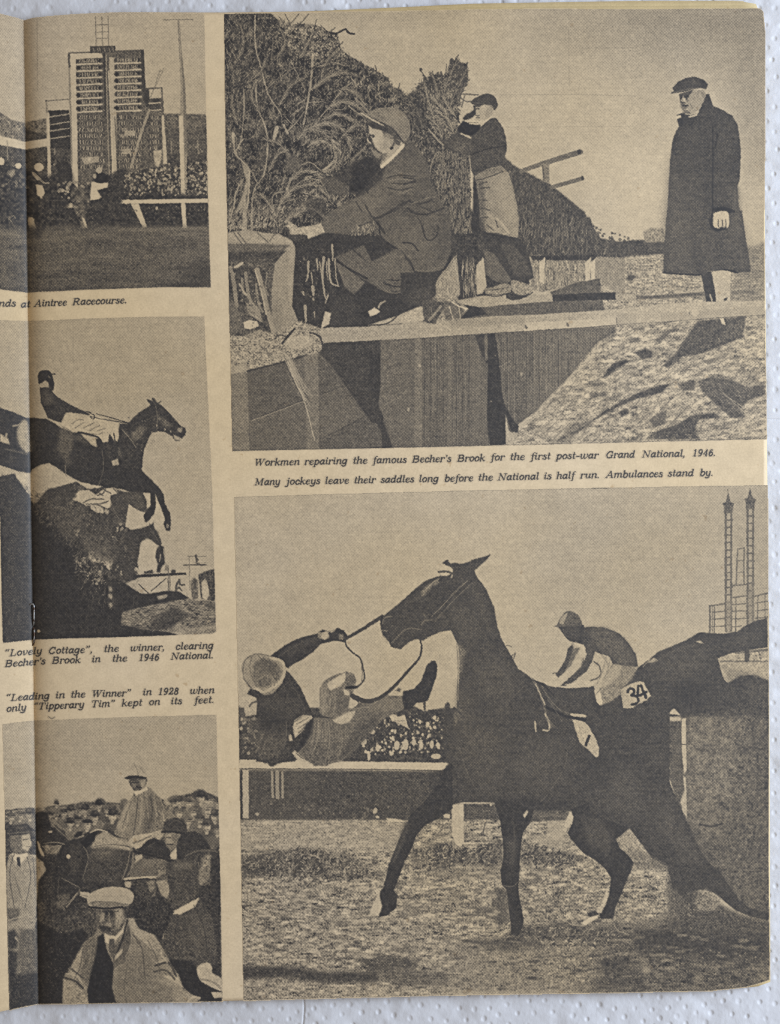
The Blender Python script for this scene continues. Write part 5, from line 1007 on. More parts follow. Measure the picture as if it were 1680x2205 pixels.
F('o', "600,1520 800,1530 920,1500 1100,1560 1300,1560 1440,1600 1700,1590 1700,1720 500,1720 -20,1600 200,1640 500,1610", .22, .08, 2.4, 4, a=.9); F('o', "100,1310 220,1330 200,1360 90,1340", .36, .1, 2.4, 4, a=.7); F('o', "250,1390 430,1400 440,1460 300,1440", .28, .08, 2.4, 3, a=.8); F('o', "440,1250 520,1270 540,1500 460,1560 440,1400", .24, .08, 2.4, 3, a=.85); F('o', "700,1170 790,1180 780,1220 710,1220", .36, .08, 2.4, 3, a=.75); F('o', "0,1120 500,1100 480,1180 0,1190", .46, .1, 2.4, 5, a=.7)
F('p', "-120,1500 60,1530 200,1500 460,1480 700,1500 900,1440 1600,1440 1600,2000 200,2000 60,1800 -60,1640", .28, .10, 2.4, 12, big=.07, bs=(6, 14))
F('p', "-700,1640 -300,1700 -60,1640 100,1600 300,1640 400,1760 330,1880 380,1990 -700,1990", .50, .16, 2.4, 14, a=.8)
F('p', "600,1540 1000,1530 1580,1560 1590,1760 900,1740 650,1680", .14, .05, 2.4, 8, a=.85); F('p', "360,1740 470,1700 600,1760 640,1860 700,1980 300,1980 420,1880", .17, .06, 2.4, 12, a=.7)
S('p', "330,1600 600,1620 560,1740 350,1740", 80, (3, 9), (30, 40), (1, 2.4), (.3, .8), .7)
D('p', "-20,1600 340,1620 340,1900 -20,1960", 240, (1, 2.6), (.5, .95), .7); D('p', "340,1620 1580,1700 1570,1950 400,1970", 320, (.9, 2.4), (.3, .62), .6); F('p', "670,1800 740,1810 720,1860 680,1860", .7, .1, 2.4, 3, a=.8); F('p', "1030,1850 1110,1870 1080,1910", .6, .1, 2.4, 4, a=.8)
CL2 = CLIP
S('n', "170,560 1680,560 1680,1600 170,1600", 1500, (2.5, 8), (30, 60), (1.2, 2.6), (.8, 1.), .45); S('n', "170,560 1680,560 1680,1600 170,1600", 1700, (3, 10), (10, 50), (1.4, 3.2), (.12, .4), .5)
S('o', "-10,1100 1300,1100 1300,1520 -10,1520", 500, (4, 10), (20, 60), (1.8, 4), (.12, .36), .6); S('n', "190,1720 1680,1760 1680,1820 190,1850", 500, (3, 8), (60, 40), (1, 2.4), (.4, .95), .6)
S('n', "190,1590 1680,1640 1680,1740 190,1700", 220, (2, 6), (30, 50), (1, 2), (.3, .6), .5)
for s_, n_ in (("175,800 420,760 560,730 800,760 1000,820 1180,930 860,980 500,950 175,960", 260), ("1400,750 1700,730 1700,920 1450,900", 70)):
    S('n', s_, n_, (4, 14), (40, 50), (1.6, 3.4), (.05, .2), .8); S('n', s_, int(n_ * .6), (3, 11), (50, 50), (1.2, 2.6), (.6, .95), .75)
for s_, n_ in (("0,930 160,960 360,950 500,900 500,1090 0,1080", 130), ("640,900 960,1000 1100,1050 980,1100 620,1090", 120), ("600,1520 1300,1560 1440,1600 1000,1680 500,1640", 110)):
    S('o', s_, n_, (4, 14), (25, 40), (1.6, 3.4), (.05, .2), .8); S('o', s_, int(n_ * .7), (3, 10), (40, 50), (1.2, 2.6), (.6, .95), .7)
for x_, y_ in inside(pts('n', "180,980 1680,960 1680,1560 190,1570"), 150):
    F('V', np.array([(x_ + rng.uniform(3, 9) * math.cos(k_) * 1.8, y_ - rng.uniform(1.5, 4) * math.sin(k_)) for k_ in np.arange(0, 6.28, .8)]), rng.choice([.28, .34, .86, .92]), .07, 2, 1.1, a=.6, sm=1)
for x_, y_ in inside(pts('n', "180,560 1680,560 1680,760 180,760"), 70):
    F('V', np.array([(x_ + rng.uniform(3, 8) * math.cos(k_) * 2, y_ - rng.uniform(1, 2.6) * math.sin(k_)) for k_ in np.arange(0, 6.28, .8)]), rng.choice([.45, .5, .92]), .07, 2, 1, a=.6, sm=1)
for x_, y_ in inside(pts('o', "0,1120 1250,1120 1230,1480 0,1500"), 90):
    F('V', np.array([(x_ + rng.uniform(3, 9) * math.cos(k_) * 1.8, y_ - rng.uniform(1.5, 4) * math.sin(k_)) for k_ in np.arange(0, 6.28, .8)]), rng.choice([.3, .36, .86, .92]), .07, 2, 1.1, a=.6, sm=1)
for x_, y_ in inside(pts('p', "-650,1600 1580,1560 1560,1960 -650,1970"), 150):
    F('V', np.array([(x_ + rng.uniform(3, 10) * math.cos(k_) * 1.8, y_ - rng.uniform(1.5, 4) * math.sin(k_)) for k_ in np.arange(0, 6.28, .8)]), rng.choice([.1, .14, .45, .55]), .07, 2, 1.1, a=.55, sm=1)
L('n', "1680,1690 1400,1640 1300,1600", 1, .2, .1)
# post
F('o', "122,665 145,655 210,652 215,930 190,960 160,950 130,880", .86, .04, 2, .6); L('o', "365,790 345,880", 3, .3, .9); L('o', "130,900 140,1010", 3, .6, .8)
F('n', "1630,500 1680,500 1680,530 1640,530", .86, .04, 2, .6)
# fence and hedge at the right edge
F('p', "820,50 870,-10 1600,-60 1600,1450 1420,1430 1300,1240 1100,1020 960,760 860,420", .28, .07, 2.2, 1, big=.04, bs=10)
F('p', "985,-20 1300,-20 1300,700 1150,1000 1000,740", .34, .08, 2.2, 12, a=.6); F('p', "1440,0 1600,0 1600,1500 1480,1400", .19, .05, 2.2, 16, a=.7); F('p', "1000,780 1300,760 1560,1000 1560,1300 1300,1220", .24, .06, 2.2, 14, a=.6)
D('p', "990,20 1560,20 1560,1300 1300,1200 1000,740", 900, (.8, 2), (.34, .5), .5); D('p', "990,20 1560,20 1560,1300 1300,1200 1000,740", 500, (1, 3), (.12, .22), .5)
F('p', "950,40 985,30 990,400 972,430 955,260", .84, .05, 2, .6); F('p', "965,440 985,450 990,600 993,745 965,700 945,620 975,540", .8, .06, 2, .7); F('p', "820,55 870,-10 940,-5 955,50", .8, .05, 2, .8); L('p', "950,40 950,600", 1.6, .1, .6); L('p', "955,215 985,218", 2, .2)
F('p', "700,110 800,60 945,60 945,600 860,440 740,280", .26, .07, 2.2, 1); D('p', "740,110 860,110 860,230 700,230", 40, (1.2, 3), (.5, .9), .85)
for x, y in ((708, 215), (765, 195), (845, 155), (795, 120), (855, 228), (820, 165)):
    ell('p', x, y, 12, 12, .86)
F('p', "770,240 800,235 810,270 795,330 775,330", .9, .04, 2, .6); L('p', "790,262 808,268", 3, .1); F('p', "822,380 875,378 872,398 830,400", .88, .03, 2, .5)
F('p', "945,60 955,450 975,560 945,620 860,440", .3, .06, 2, 1, a=.5)
# building behind
F('m', "1225,1275 1590,1210 1600,1500 1300,1470 1260,1380", .72, .09, 2.6, .8); F('m', "1250,1330 1540,1400 1600,1500 1320,1450", .5, .1, 3, 2, a=.7); L('m', "1250,1300 1590,1300", 4, .35, .8); L('m', "1360,1240 1590,1215", 5, .25, .8)
D('m', "1360,1230 1590,1220 1590,1290 1340,1290", 24, (1.5, 4), (.2, .9), .8); L('m', "1440,1215 1440,1290", 10, .16, .9)
F('p', "860,1090 1000,1200 1180,1330 1400,1440 1600,1500 1600,1540 860,1540", .23, .07, 2.4, 4)
tex('p', "985,20 1590,20 1590,1400 1420,1380 1220,1100 1000,740", .055, 4, 2, .03); tex('p', "985,20 1400,20 1300,700 1150,900 1000,740", .05, 9, 8, .05)
S('p', "1000,40 1560,60 1560,1300 1300,1150 1010,740", 700, (3, 9), (75, 40), (1, 2.2), (.16, .5), .5); L('p', "1080,780 1160,800 1240,780", 4, .1, .7)
F('m', "1230,1500 1300,1460 1400,1400 1500,1400 1600,1440 1600,1690 900,1700 1000,1640", .20, .06, 2.4, 2)
# second horse, galloping away at the right
F('m', "1590,988 1500,1010 1420,1050 1370,1088 1290,1100 1180,1098 1100,1090 1000,1150 880,1200 800,1232 740,1285 655,1345 560,1480 380,1460 300,1490 180,1500 0,1480 -20,1700 900,1700 1000,1690 1300,1650 1590,1520 1540,1480 1480,1400 1400,1410 1310,1460 1280,1440 1250,1350 1230,1280 1340,1240 1590,1200", .155, .03, 1.9, .6)
F('m', "1070,1160 1100,1150 1130,1175", .84, .03, 2, .5); F('m', "720,1310 770,1275 800,1300 760,1310", .7, .06, 2, .6); F('m', "870,1682 915,1640 960,1690", .86, .04, 2, .6); F('m', "1450,1440 1600,1460 1600,1560 1400,1560", .2, .06, 2.2, 6, a=.7)
L('m', "740,1285 690,1340", 2, .6, .8)
# its jockey
F('m', "240,1060 300,1050 420,1058 520,1100 580,1160 640,1250 655,1340 600,1340 470,1330 380,1250 345,1230 330,1290 290,1370 220,1430 140,1480 90,1480 160,1420 240,1350 270,1290 280,1210 260,1180 200,1160 160,1300 120,1380 80,1420 60,1400 100,1340 130,1290 150,1210 190,1170 240,1150", .17, .05, 2, .6)
F('m', "330,1060 440,1065 560,1160 620,1280 560,1320 440,1220 350,1180", .24, .05, 2, 6, a=.7); F('m', "470,1330 600,1335 650,1345 620,1420 560,1480 470,1540 400,1560 400,1500 430,1400", .48, .08, 2.2, 2, a=.9); F('m', "480,1260 600,1330 520,1340", .3, .06, 2, 2, a=.8)
F('m', "80,1055 140,1140 175,1160 260,1180 265,1040 200,1020 110,1030", .12, .03, 2, .6); F('m', "78,1045 95,990 135,942 170,938 215,960 245,1005 245,1045 180,1050", .28, .06, 2, .6, sm=1); F('m', "85,1030 100,980 150,945 135,1000 125,1035", .62, .06, 2, .7); F('m', "290,1065 420,1075 540,1140 620,1260 640,1330 540,1320 420,1240 340,1190", .27, .05, 2, 5, a=.85)
F('m', "180,1170 240,1200 170,1330 100,1400 90,1380 150,1260", .22, .05, 2, 1.5, a=.8); F('m', "300,1140 350,1200 300,1320 200,1430 130,1470 240,1340", .22, .05, 2, 1.5, a=.8); F('m', "100,1060 200,1050 240,1100 220,1150 160,1140", .19, .04, 2, 2, a=.8); L('m', "110,1070 135,1120", 2.4, .34, .7)
L('m', "150,945 120,1035", 2, .3); F('m', "42,1050 80,1035 125,1032 135,1045 80,1055", .3, .04, 2, .6)
F('m', "345,1240 400,1250 450,1270 470,1320 430,1400 395,1480 345,1550 330,1440 210,1430 280,1380 330,1300", .80, .04, 2, .6); L('m', "335,1300 370,1330 385,1380 360,1420 310,1440", 3, .2, .8); L('m', "470,1320 420,1410 400,1480", 2, .5)
for q_ in ("420,1270 400,1360 360,1460", "450,1290 430,1370 400,1440", "390,1250 420,1290 440,1340"):
    L('m', q_, 3, .5, .6)
F('m', "480,1320 540,1330 520,1400 450,1470 380,1510 400,1450", .70, .05, 2, 1); F('m', "380,1500 460,1470 520,1490 530,1540 440,1600 385,1620 345,1560", .55, .1, 2.2, 1); F('m', "345,1550 380,1510 400,1600 380,1622 360,1600", .9, .03, 2, .6)
F('m', "180,1180 210,1160 240,1180 270,1200 285,1250 270,1300 230,1200 195,1210", .86, .05, 2, .7, a=.8); L('m', "40,1388 90,1385 100,1400", 2.5, .25); F('m', "20,1410 60,1400 70,1440 110,1450 60,1490 20,1460", .86, .06, 2, .7); F('m', "120,1470 300,1440 330,1450 210,1500", .84, .06, 2, .8)
# saddle cloth 34
F('m', "526,1506 600,1464 670,1445 695,1455 748,1550 720,1580 640,1620 580,1675 550,1650 540,1580", .80, .05, 2.2, .6, gx=.15)
for s in ("578,1524 590,1500 618,1500 624,1526 606,1544 640,1552 656,1580 640,1606 608,1612", "656,1478 654,1546 712,1522", "674,1474 712,1562"):
    L('m', s, 5.6, .06, .98, sm=(0 if "648,1492" in s else 1), b=.4)
# great dark horse
HX = "60,690"
F('l', "165,660 200,632 275,570 350,507 400,462 490,386 560,360 600,347 650,350 690,330 700,290 640,272 625,245 650,235 680,262 705,250 740,262 800,250 850,225 900,215 966,194 940,232 890,275 848,312 870,360 908,408 935,450 962,510 990,570 1000,640 1018,720 1040,790 1075,860 1112,920 1150,990 1165,1020 1232,1062 1275,1105 1345,1120 1400,1150 1460,1165 1700,1150 1700,1700 655,1700 625,1600 618,1535 640,1440 700,1380 724,1300 722,1200 732,1000 722,830 700,785 680,742 600,752 560,772 510,800 470,818 430,806 385,822 350,850 318,878 280,872 246,860 230,822 190,785 175,740", .165, .032, 1.9, .6)
F('l', "1550,1370 1600,1380 1660,1390 1680,1420 1680,1600 1620,1540 1575,1440", .84, .05, 2, .6); L('l', "1530,1340 1600,1355 1650,1355", 6, .86, .9); L('l', "1540,1350 1640,1380 1680,1395", 6, .1, .9)
F('o', "-30,740 60,700 125,655 210,640 430,640 640,700 980,700 1000,700 1700,1100 1700,-40 80,-40 62,100 62,200 98,330 100,360 70,400 -40,440", .165, .032, 1.9, .6)
# near foreleg reaching left
F('n', "1700,130 1640,180 1590,290 1480,430 1400,492 1372,560 1330,640 1290,740 1240,862 1218,960 1200,1030 1178,1060 1165,1110 1188,1170 1160,1245 1215,1235 1290,1182 1302,1085 1275,1050 1312,960 1352,850 1402,755 1440,650 1510,575 1600,530 1700,460", .105, .028, 1.9, .6)
F('n', "1350,560 1400,560 1340,720 1270,860 1260,830 1300,720", .22, .06, 2, 2, a=.7); F('n', "1160,1040 1175,1090 1190,1170 1165,1240 1100,1215 1125,1150 1150,1100", .86, .06, 2, .8)
# standing foreleg
F('o', "420,600 475,780 494,900 498,1040 476,1140 488,1235 520,1270 535,1400 548,1490 555,1590 600,1608 628,1560 645,1500 636,1430 606,1280 613,1150 620,1040 632,900 645,850 690,790 720,690", .105, .028, 1.9, .6); L('o', "500,1240 560,1245 600,1215", 2, .4, .6); L('o', "520,1290 545,1400", 1, .3, .5)
# hind legs
F('o', "985,690 1002,780 962,860 985,905 1080,1010 1165,1060 1240,1130 1276,1190 1262,1290 1228,1400 1190,1440 1200,1480 1290,1480 1312,1390 1355,1290 1400,1180 1442,1080 1400,1020 1335,965 1312,905 1362,870 1410,828 1470,920 1560,1040 1700,1100 1700,600 1200,600", .105, .028, 1.9, .6)
F('p', "585,815 640,880 720,990 790,1060 850,1085 880,1180 890,1240 960,1290 1080,1250 1180,1270 1340,1400 1440,1440 1560,1470 1600,1440 1570,1420 1440,1380 1370,1330 1290,1220 1220,1110 1160,1070 1110,1010 1050,890 990,760 900,560 830,400 740,290 700,200 820,50 870,-40 400,-40 300,300 300,700", .155, .03, 1.9, .6)
F('p', "1075,1262 1130,1245 1235,1320 1200,1400 1070,1400 1050,1340", .5, .16, 2.4, 2.4, a=.85); D('p', "950,1270 1230,1270 1240,1420 940,1440", 44, (1, 2.2), (.4, .7), .7); F('p', "860,1240 960,1290 930,1400 960,1480 850,1480", .36, .12, 2.4, 5, a=.7)
F('p', "495,890 585,815 640,885 740,1020 690,1040 620,1040 560,980", .66, .14, 2.4, .7); F('p', "560,960 620,1040 600,1100 860,1110 850,1080 740,1010", .34, .12, 2.4, 3, a=.7)
F('p', "130,850 90,900 0,870 0,760 120,770", .8, .06, 2, .8, a=.7); F('p', "160,692 185,740 175,780 140,800 120,800", .86, .05, 2, .7)
F('o', "940,780 985,705 1002,740 975,810 945,850", .84, .06, 2, .7); F('o', "640,730 670,695 680,710 650,755", .84, .05, 2, .6); ell('o', 406, 656, 9, 11, .88)
F('o', "1245,1260 1260,1300 1240,1370 1205,1440 1170,1430 1215,1350", .84, .07, 2, .8); F('o', "1060,1510 1120,1470 1180,1450 1182,1475 1120,1510 1090,1530", .92, .05, 2, .7); L('o', "910,1480 1000,1520 1080,1530", 3, .8, .5); F('o', "1100,1440 1160,1420 1190,1450 1120,1470", .16, .04, 2, 1); L('p', "470,1490 500,1540 560,1560", 3, .66, .6)
# sheen and tack on the big horse
F('l', "460,470 500,420 580,380 600,400 530,440 480,500", .44, .12, 2.4, 1.6, a=.8); L('l', "470,490 530,410 590,370", 3, .7, .6); F('l', "260,660 330,600 420,600 480,640 470,700 380,720 280,700", .17, .05, 2, 5, a=.8); F('l', "540,450 700,420 760,500 700,620 560,600", .14, .04, 2, 6, a=.7)
for s, w, t, a_ in (("800,380 700,470 620,560 540,640", 2.2, .5, .7), ("830,400 700,520 560,680", 2.2, .42, .6), ("465,700 490,670 540,665", 3, .45, .6), ("250,830 330,750 380,725 465,735", 2.6, .42, .7), ("175,740 215,745", 3, .55, .6), ("185,690 200,650 250,640", 2.6, .5, .6),
                    ("190,785 220,830", 4, .75, .8), ("690,335 680,360", 3, .8, .8), ("480,620 490,640", 3, .4, .6), ("400,600 460,560 560,640", 2, .06, .6), ("510,795 555,775", 3, .8, .8), ("640,240 700,300", 4, .2, .8), ("590,320 640,315 690,330", 5, .2, .9), ("625,255 655,235", 4, .16, .9),
                    ("1060,880 1080,850 1120,860", 1.4, .2, .8), ("1110,930 1145,905 1130,940", 2, .16, .8), ("1200,1150 1050,1310 800,1570", 1.6, .34, .5), ("1090,1250 1200,1150", 1.4, .34, .5)):
    L('l', s, w, t, a_)
F('l', "722,830 790,890 770,960 760,1040 740,1100 735,1000", .45, .12, 2.4, 2.2, a=.85); L('l', "728,850 735,1000 728,1240", 2.6, .85, .8); F('l', "730,1100 790,1260 800,1400 740,1380 724,1300", .28, .1, 2.4, 4, a=.7); F('l', "700,1330 760,1310 780,1380 700,1440", .4, .12, 2.4, 2.2, a=.8)
L('l', "700,1300 770,1360", 4, .12, .8)
for q_, t_, b_ in (("l|640,620 760,560 860,640 880,800 820,900 760,800 700,700", .19, 9), ("l|820,420 900,460 960,620 980,760 900,700 840,560", .18, 9), ("l|900,900 1080,1000 1160,1150 1040,1300 900,1200 840,1050", .19, 14), ("l|760,1080 840,1200 860,1500 760,1560 720,1420", .18, 12),
                   ("o|150,120 420,60 560,260 420,480 220,420 120,260", .185, 14), ("o|600,200 900,180 960,420 800,560 600,500 520,360", .18, 16), ("o|1100,420 1400,380 1560,640 1400,760 1180,640", .185, 16), ("o|300,420 420,460 480,640 420,640 330,560", .17, 9), ("m|760,1320 1000,1200 1180,1200 1120,1400 860,1480", .18, 14), ("m|1280,1140 1500,1080 1560,1140 1400,1200", .17, 9),
                   ("p|700,520 860,620 1000,860 1100,1040 1000,1060 840,860", .18, 12), ("o|1060,740 1240,780 1290,960 1180,1010 1080,880", .175, 12), ("o|520,900 590,900 580,1100 530,1100", .16, 5)):
    fr_, body_ = q_.split('|'); F(fr_, body_, t_ + .05, .035, 2.2, b_, a=.8)
for q_, b_ in (("o|420,640 700,690 960,690 980,640 700,620", 7), ("o|330,560 430,640 480,760 420,620", 5), ("o|1240,1000 1330,960 1400,1060 1330,1200 1290,1120", 6), ("m|900,1440 1200,1460 1100,1620 900,1600", 12), ("p|300,300 500,340 420,560 280,520", 14)):
    fr_, body_ = q_.split('|'); F(fr_, body_, .10, .025, 2.2, b_, a=.65)
for q_, w_, t_, b_ in (("l|700,480 690,600 640,700 600,750", 5, .26, 3), ("l|1000,980 1080,1100 1100,1240 1040,1400", 7, .25, 4), ("o|180,560 260,600 330,570", 5, .25, 3), ("o|1180,760 1260,900 1240,1020", 6, .24, 3), ("o|560,760 580,900 560,1080", 4, .24, 2), ("m|700,1360 900,1230 1060,1180", 5, .25, 3), ("p|700,700 860,860 960,1040", 6, .24, 4), ("l|350,540 420,520 520,450", 5, .27, 3), ("l|830,430 880,520 930,640 950,760", 5, .25, 3)):
    fr_, body_ = q_.split('|'); L(fr_, body_, w_, t_, .55, b=b_)
# saddle straps and number cloth 1
for s, w, t, a_ in (("1265,1090 1300,1150 1345,1260 1370,1370 1400,1440", 5, .42, .7), ("1290,1130 1345,1250 1360,1290", 2.4, .8, .8), ("1285,1400 1290,1470", 3.6, .84, .9), ("1360,1345 1385,1400 1385,1460 1345,1460", 3.4, .84, .9), ("1360,1290 1420,1320 1500,1360 1560,1370", 6, .05, .8), ("1380,1240 1440,1330 1480,1400", 2, .35, .6), ("1330,1140 1380,1220 1460,1310 1530,1340", 3, .36, .6),
                    ("1270,1100 1340,1130 1420,1210", 3, .05, .7), ("1370,1370 1420,1440", 5, .34, .6)):
    L('l', s, w, t, a_)
F('o', "992,30 1070,52 1110,80 1165,180 1187,240 1185,310 1165,315 1110,260 1050,210 1020,120", .82, .06, 2, .6); L('o', "1115,160 1092,226", 6.5, .1, .95, sm=0)
L('o', "990,5 1085,15", 6, .86, .9); L('o', "1000,28 1085,45", 6, .06, .9)
for s, w, t, a_ in (("345,110 230,220", 2, .34, .5), ("180,240 220,380 280,520", 2, .34, .5), ("965,250 930,400 830,560 760,640", 1.6, .36, .6), ("0,430 80,400", 1, .2, .3)):
    L('o', s, w, t, a_)
D('o', "100,60 1600,100 1600,900 1000,650 500,600 120,500", 700, (.6, 1.4), (.17, .3), .45)
# ---- falling rider
F('k', "380,930 420,900 480,855 560,810 640,785 720,765 760,735 830,760 870,722 920,745 945,790 925,830 880,820 840,820 750,840 690,900 620,950 545,990 510,1015 490,1000 440,960", .11, .03, 2, .6)
F('k', "750,760 800,745 810,790 780,810 745,800", .8, .06, 2, .8); F('k', "730,750 760,760 745,810 725,790", .6, .08, 2, .8); F('k', "880,770 915,770 910,810 880,810", .5, .1, 2, 1); L('k', "800,750 845,740", 3, .5, .6)
F('k', "215,1200 240,1160 300,1180 400,1200 470,1120 495,1030 515,1040 600,1150 690,1350 740,1345 700,1420 690,1480 620,1600 560,1690 400,1700 280,1690 300,1560 250,1400 285,1340 285,1230", .13, .045, 2, .7)
F('n', "320,0 620,-10 560,60 480,110 400,160 380,155 330,80", .16, .05, 2, .6); F('k', "290,1500 400,1440 520,1520 440,1660 300,1680", .26, .08, 2.4, 2, a=.8); F('k', "320,1370 480,1360 480,1500 330,1500", .08, .02, 2, 4, a=.7); L('k', "335,1480 280,1620", 4, .45, .7); L('k', "500,1400 498,1500", 2, .45, .7)
F('k', "190,1240 285,1230 285,1350 205,1365", .82, .07, 2, .7); L('k', "230,1290 260,1260 320,1245", 4, .2, .8); F('k', "160,1300 195,1300 205,1400 170,1440", .26, .06, 2, 1); D('k', "165,1380 260,1360 300,1560 170,1680", 40, (1.5, 4), (.3, .9), .8)
F('k', "178,1010 200,950 260,915 330,915 400,935 465,960 495,1010 490,1070 440,1150 380,1205 320,1200 290,1165 240,1160 195,1100", .62, .08, 2.2, .7, sm=1)
F('k', "260,980 330,935 430,975 470,1040 440,1100 360,1150 280,1150 230,1070", .38, .09, 2.4, 1.2); F('k', "200,1000 240,950 260,1040 240,1080 200,1060", .76, .06, 2, 2, a=.8); L('k', "380,935 470,970 480,1060 430,1130 340,1185 290,1165", 6, .86, .85); L('k', "300,930 360,1000 430,1110", 2.4, .18, .6); L('k', "190,1090 250,1165", 3, .25, .7); L('k', "270,1000 340,960 420,1000", 2, .24, .6); L('k', "178,1010 195,1100", 3, .4, .6)
F('k', "185,1000 215,945 262,915 300,930 270,980 250,1060 280,1150 230,1130 195,1080", .62, .07, 2.2, 2, a=.85); L('k', "184,1030 200,960 250,918 320,912 390,932", 2, .3, .7); L('k', "250,930 235,1000 250,1080 290,1150", 2, .34, .7); L('k', "330,940 400,1000 430,1070 410,1140", 2, .24, .7); F('k', "300,960 370,950 430,1000 400,1060 330,1040", .3, .07, 2.2, 2.4, a=.8); F('k', "290,1060 350,1070 390,1130 330,1150 280,1120", .34, .07, 2.2, 2.4, a=.8); L('k', "400,1085 420,1110 445,1100", 2.4, .66, .7)
F('k', "545,1440 560,1390 620,1350 680,1360 690,1375 640,1420 620,1450 630,1460 580,1500 560,1520", .84, .06, 2, .7)
for s in ("575,1420 640,1380", "580,1450 650,1410", "585,1480 630,1455", "560,1400 600,1370"):
    L('k', s, 2.4, .3, .7)
F('k', "690,1370 640,1440 630,1500 560,1600 600,1600 680,1480", .08, .02, 2, .8); F('k', "515,1500 535,1490 545,1540 520,1540", .88, .04, 2, .6); F('k', "560,1540 620,1500 560,1640 520,1620", .14, .05, 2, 1)
# breeches and saddle silk
F('k', "740,1160 780,1100 860,1060 930,1040 985,1055 1005,1110 990,1160 960,1230 945,1310 880,1370 850,1380 770,1360 740,1340", .42, .08, 2.2, .7); F('k', "790,1130 850,1080 930,1045 925,1110 880,1140 820,1180 800,1150", .84, .05, 2, .8); F('k', "790,1095 900,1055 910,1050 830,1105", .36, .06, 2, .8); F('k', "920,1090 990,1065 1000,1120 960,1150 925,1130", .30, .05, 2, .8)
F('k', "745,1170 780,1130 800,1200 790,1340 745,1330", .56, .1, 2.2, 2, a=.8); F('k', "880,1180 950,1220 940,1300 870,1360 850,1260", .30, .07, 2.2, 2, a=.8); L('k', "820,1200 810,1320", 4, .62, .6); F('k', "925,1145 1020,1142 1010,1162 930,1165", .05, .01, 2, .6); F('k', "910,1165 950,1180 955,1210 920,1210", .84, .04, 2, .6)
F('k', "700,1370 850,1380 960,1310 1050,1250 1150,1260 1220,1210 1345,1215 1345,1310 1200,1380 1090,1500 1000,1600 900,1690 700,1710 560,1640 620,1590 690,1480", .36, .07, 2.2, .8)
F('k', "830,1390 950,1330 1000,1320 960,1400 900,1420 850,1410", .82, .07, 2, 1.2); F('k', "700,1380 800,1400 800,1600 640,1640 690,1480", .46, .09, 2.4, 3, a=.8); F('k', "1000,1420 1200,1330 1100,1500 960,1640 880,1680", .24, .07, 2.4, 3, a=.85); F('k', "1100,1270 1340,1220 1340,1300 1150,1340", .44, .07, 2.2, 3, a=.7)
F('n', "600,40 700,-20 900,-20 880,40 830,120 790,155 700,150 640,100", .32, .08, 2.2, 1); F('n', "540,60 560,40 640,110 700,150 580,110", .84, .05, 2, .7); L('n', "570,60 620,100", 2, .3)
for s in ("720,1400 700,1560", "760,1400 740,1600", "810,1420 790,1640", "700,1400 620,1620"):
    L('k', s, 2, .24, .6)
F('k', "960,1260 1000,1240 1010,1290 960,1310", .84, .05, 2, .6); L('k', "1000,1240 1020,1270 990,1300", 2, .2)
F('k', "1280,1180 1310,1155 1330,1170 1320,1190", .3, .04, 2, .6); F('k', "1235,1200 1290,1180 1330,1195 1345,1215 1240,1212", .84, .05, 2, .7)
F('k', "1345,1180 1420,1165 1470,1110 1490,1060 1510,1000 1550,960 1575,962 1590,1000 1585,1070 1550,1170 1525,1240 1500,1262 1440,1265 1400,1310 1350,1315 1335,1240", .10, .03, 2, .6)
L('k', "1492,1260 1495,1310", 4, .25); 
for q_, w_, t_ in (("200,520 215,470 250,420", 2.6, .4), ("225,560 250,490 300,450", 2.4, .38), ("260,590 285,530 340,490", 2.2, .34), ("190,350 260,330 380,345", 2.2, .09), ("210,250 300,240 420,280", 2.4, .24), ("380,120 430,200 480,300", 2.4, .24), ("300,300 340,250 420,240", 2, .22),
                   ("530,380 520,470 480,540", 2.4, .26), ("560,370 555,480 520,570", 2.2, .56), ("590,370 590,500 560,600", 2.2, .26), ("620,380 625,500 600,610", 2.2, .54), ("650,410 655,520 640,600", 2.2, .27), ("690,400 700,500 680,580", 2, .5), ("580,190 590,250 585,330", 3, .62), ("625,200 640,260 620,330", 3, .3), ("680,190 690,250 670,310", 2.6, .28), ("655,210 660,260 650,320", 2, .56),
                   ("700,330 760,300 860,290", 2.4, .55), ("780,380 860,330 930,300", 2.6, .28), ("170,50 220,80 250,150", 2, .3), ("250,20 300,60 330,130", 2, .28), ("200,130 260,100 320,150", 1.8, .6)):
    L('t', q_, w_, t_, .7)
F('t', "210,230 330,210 440,240 500,330 400,360 260,350", .2, .04, 2, 8, a=.7); F('t', "120,340 200,350 250,450 220,560 150,480", .26, .06, 2, 6, a=.6); F('t', "240,430 330,380 400,440 330,540 260,560", .22, .05, 2, 7, a=.6)
F('k', "480,870 600,820 720,780 740,810 640,870 520,940", .18, .04, 2, 4, a=.7); L('k', "440,930 520,880 620,820", 2, .3, .5); L('k', "560,960 660,890 740,840", 2, .24, .5)
F('t', "640,130 690,100 720,130 690,170 650,180", .9, .03, 2, 1, a=.8); F('t', "430,380 470,350 510,355 470,400 430,440", .9, .03, 2, .6, a=.7)
for q_ in ("430,390 500,352", "440,415 500,375", "440,440 480,405"):
    L('t', q_, 1.6, .3, .8)
# reins
L('k', "930,800 1050,730 1190,640", 6.4, .14, .95, w2=8, sm=0); L('k', "1190,650 1180,690", 4, .1); L('k', "925,800 930,850 980,905 1030,940 1050,1010 1060,1090 1010,1150", 3.6, .18, .95); L('k', "1040,960 1045,1060 1040,1120", 2, .35, .8)
L('k', "975,1215 1040,1245 1110,1250 1200,1210 1290,1130 1380,1030 1450,950 1475,870 1462,810", 11, .12, .95, w2=3)
L('V', "505,1070 700,1064 1000,1056 1300,1050 1653,1044", 1.1, .45, .7, sm=0); L('m', "320,50 440,48", 3, .2, .6)
clip()
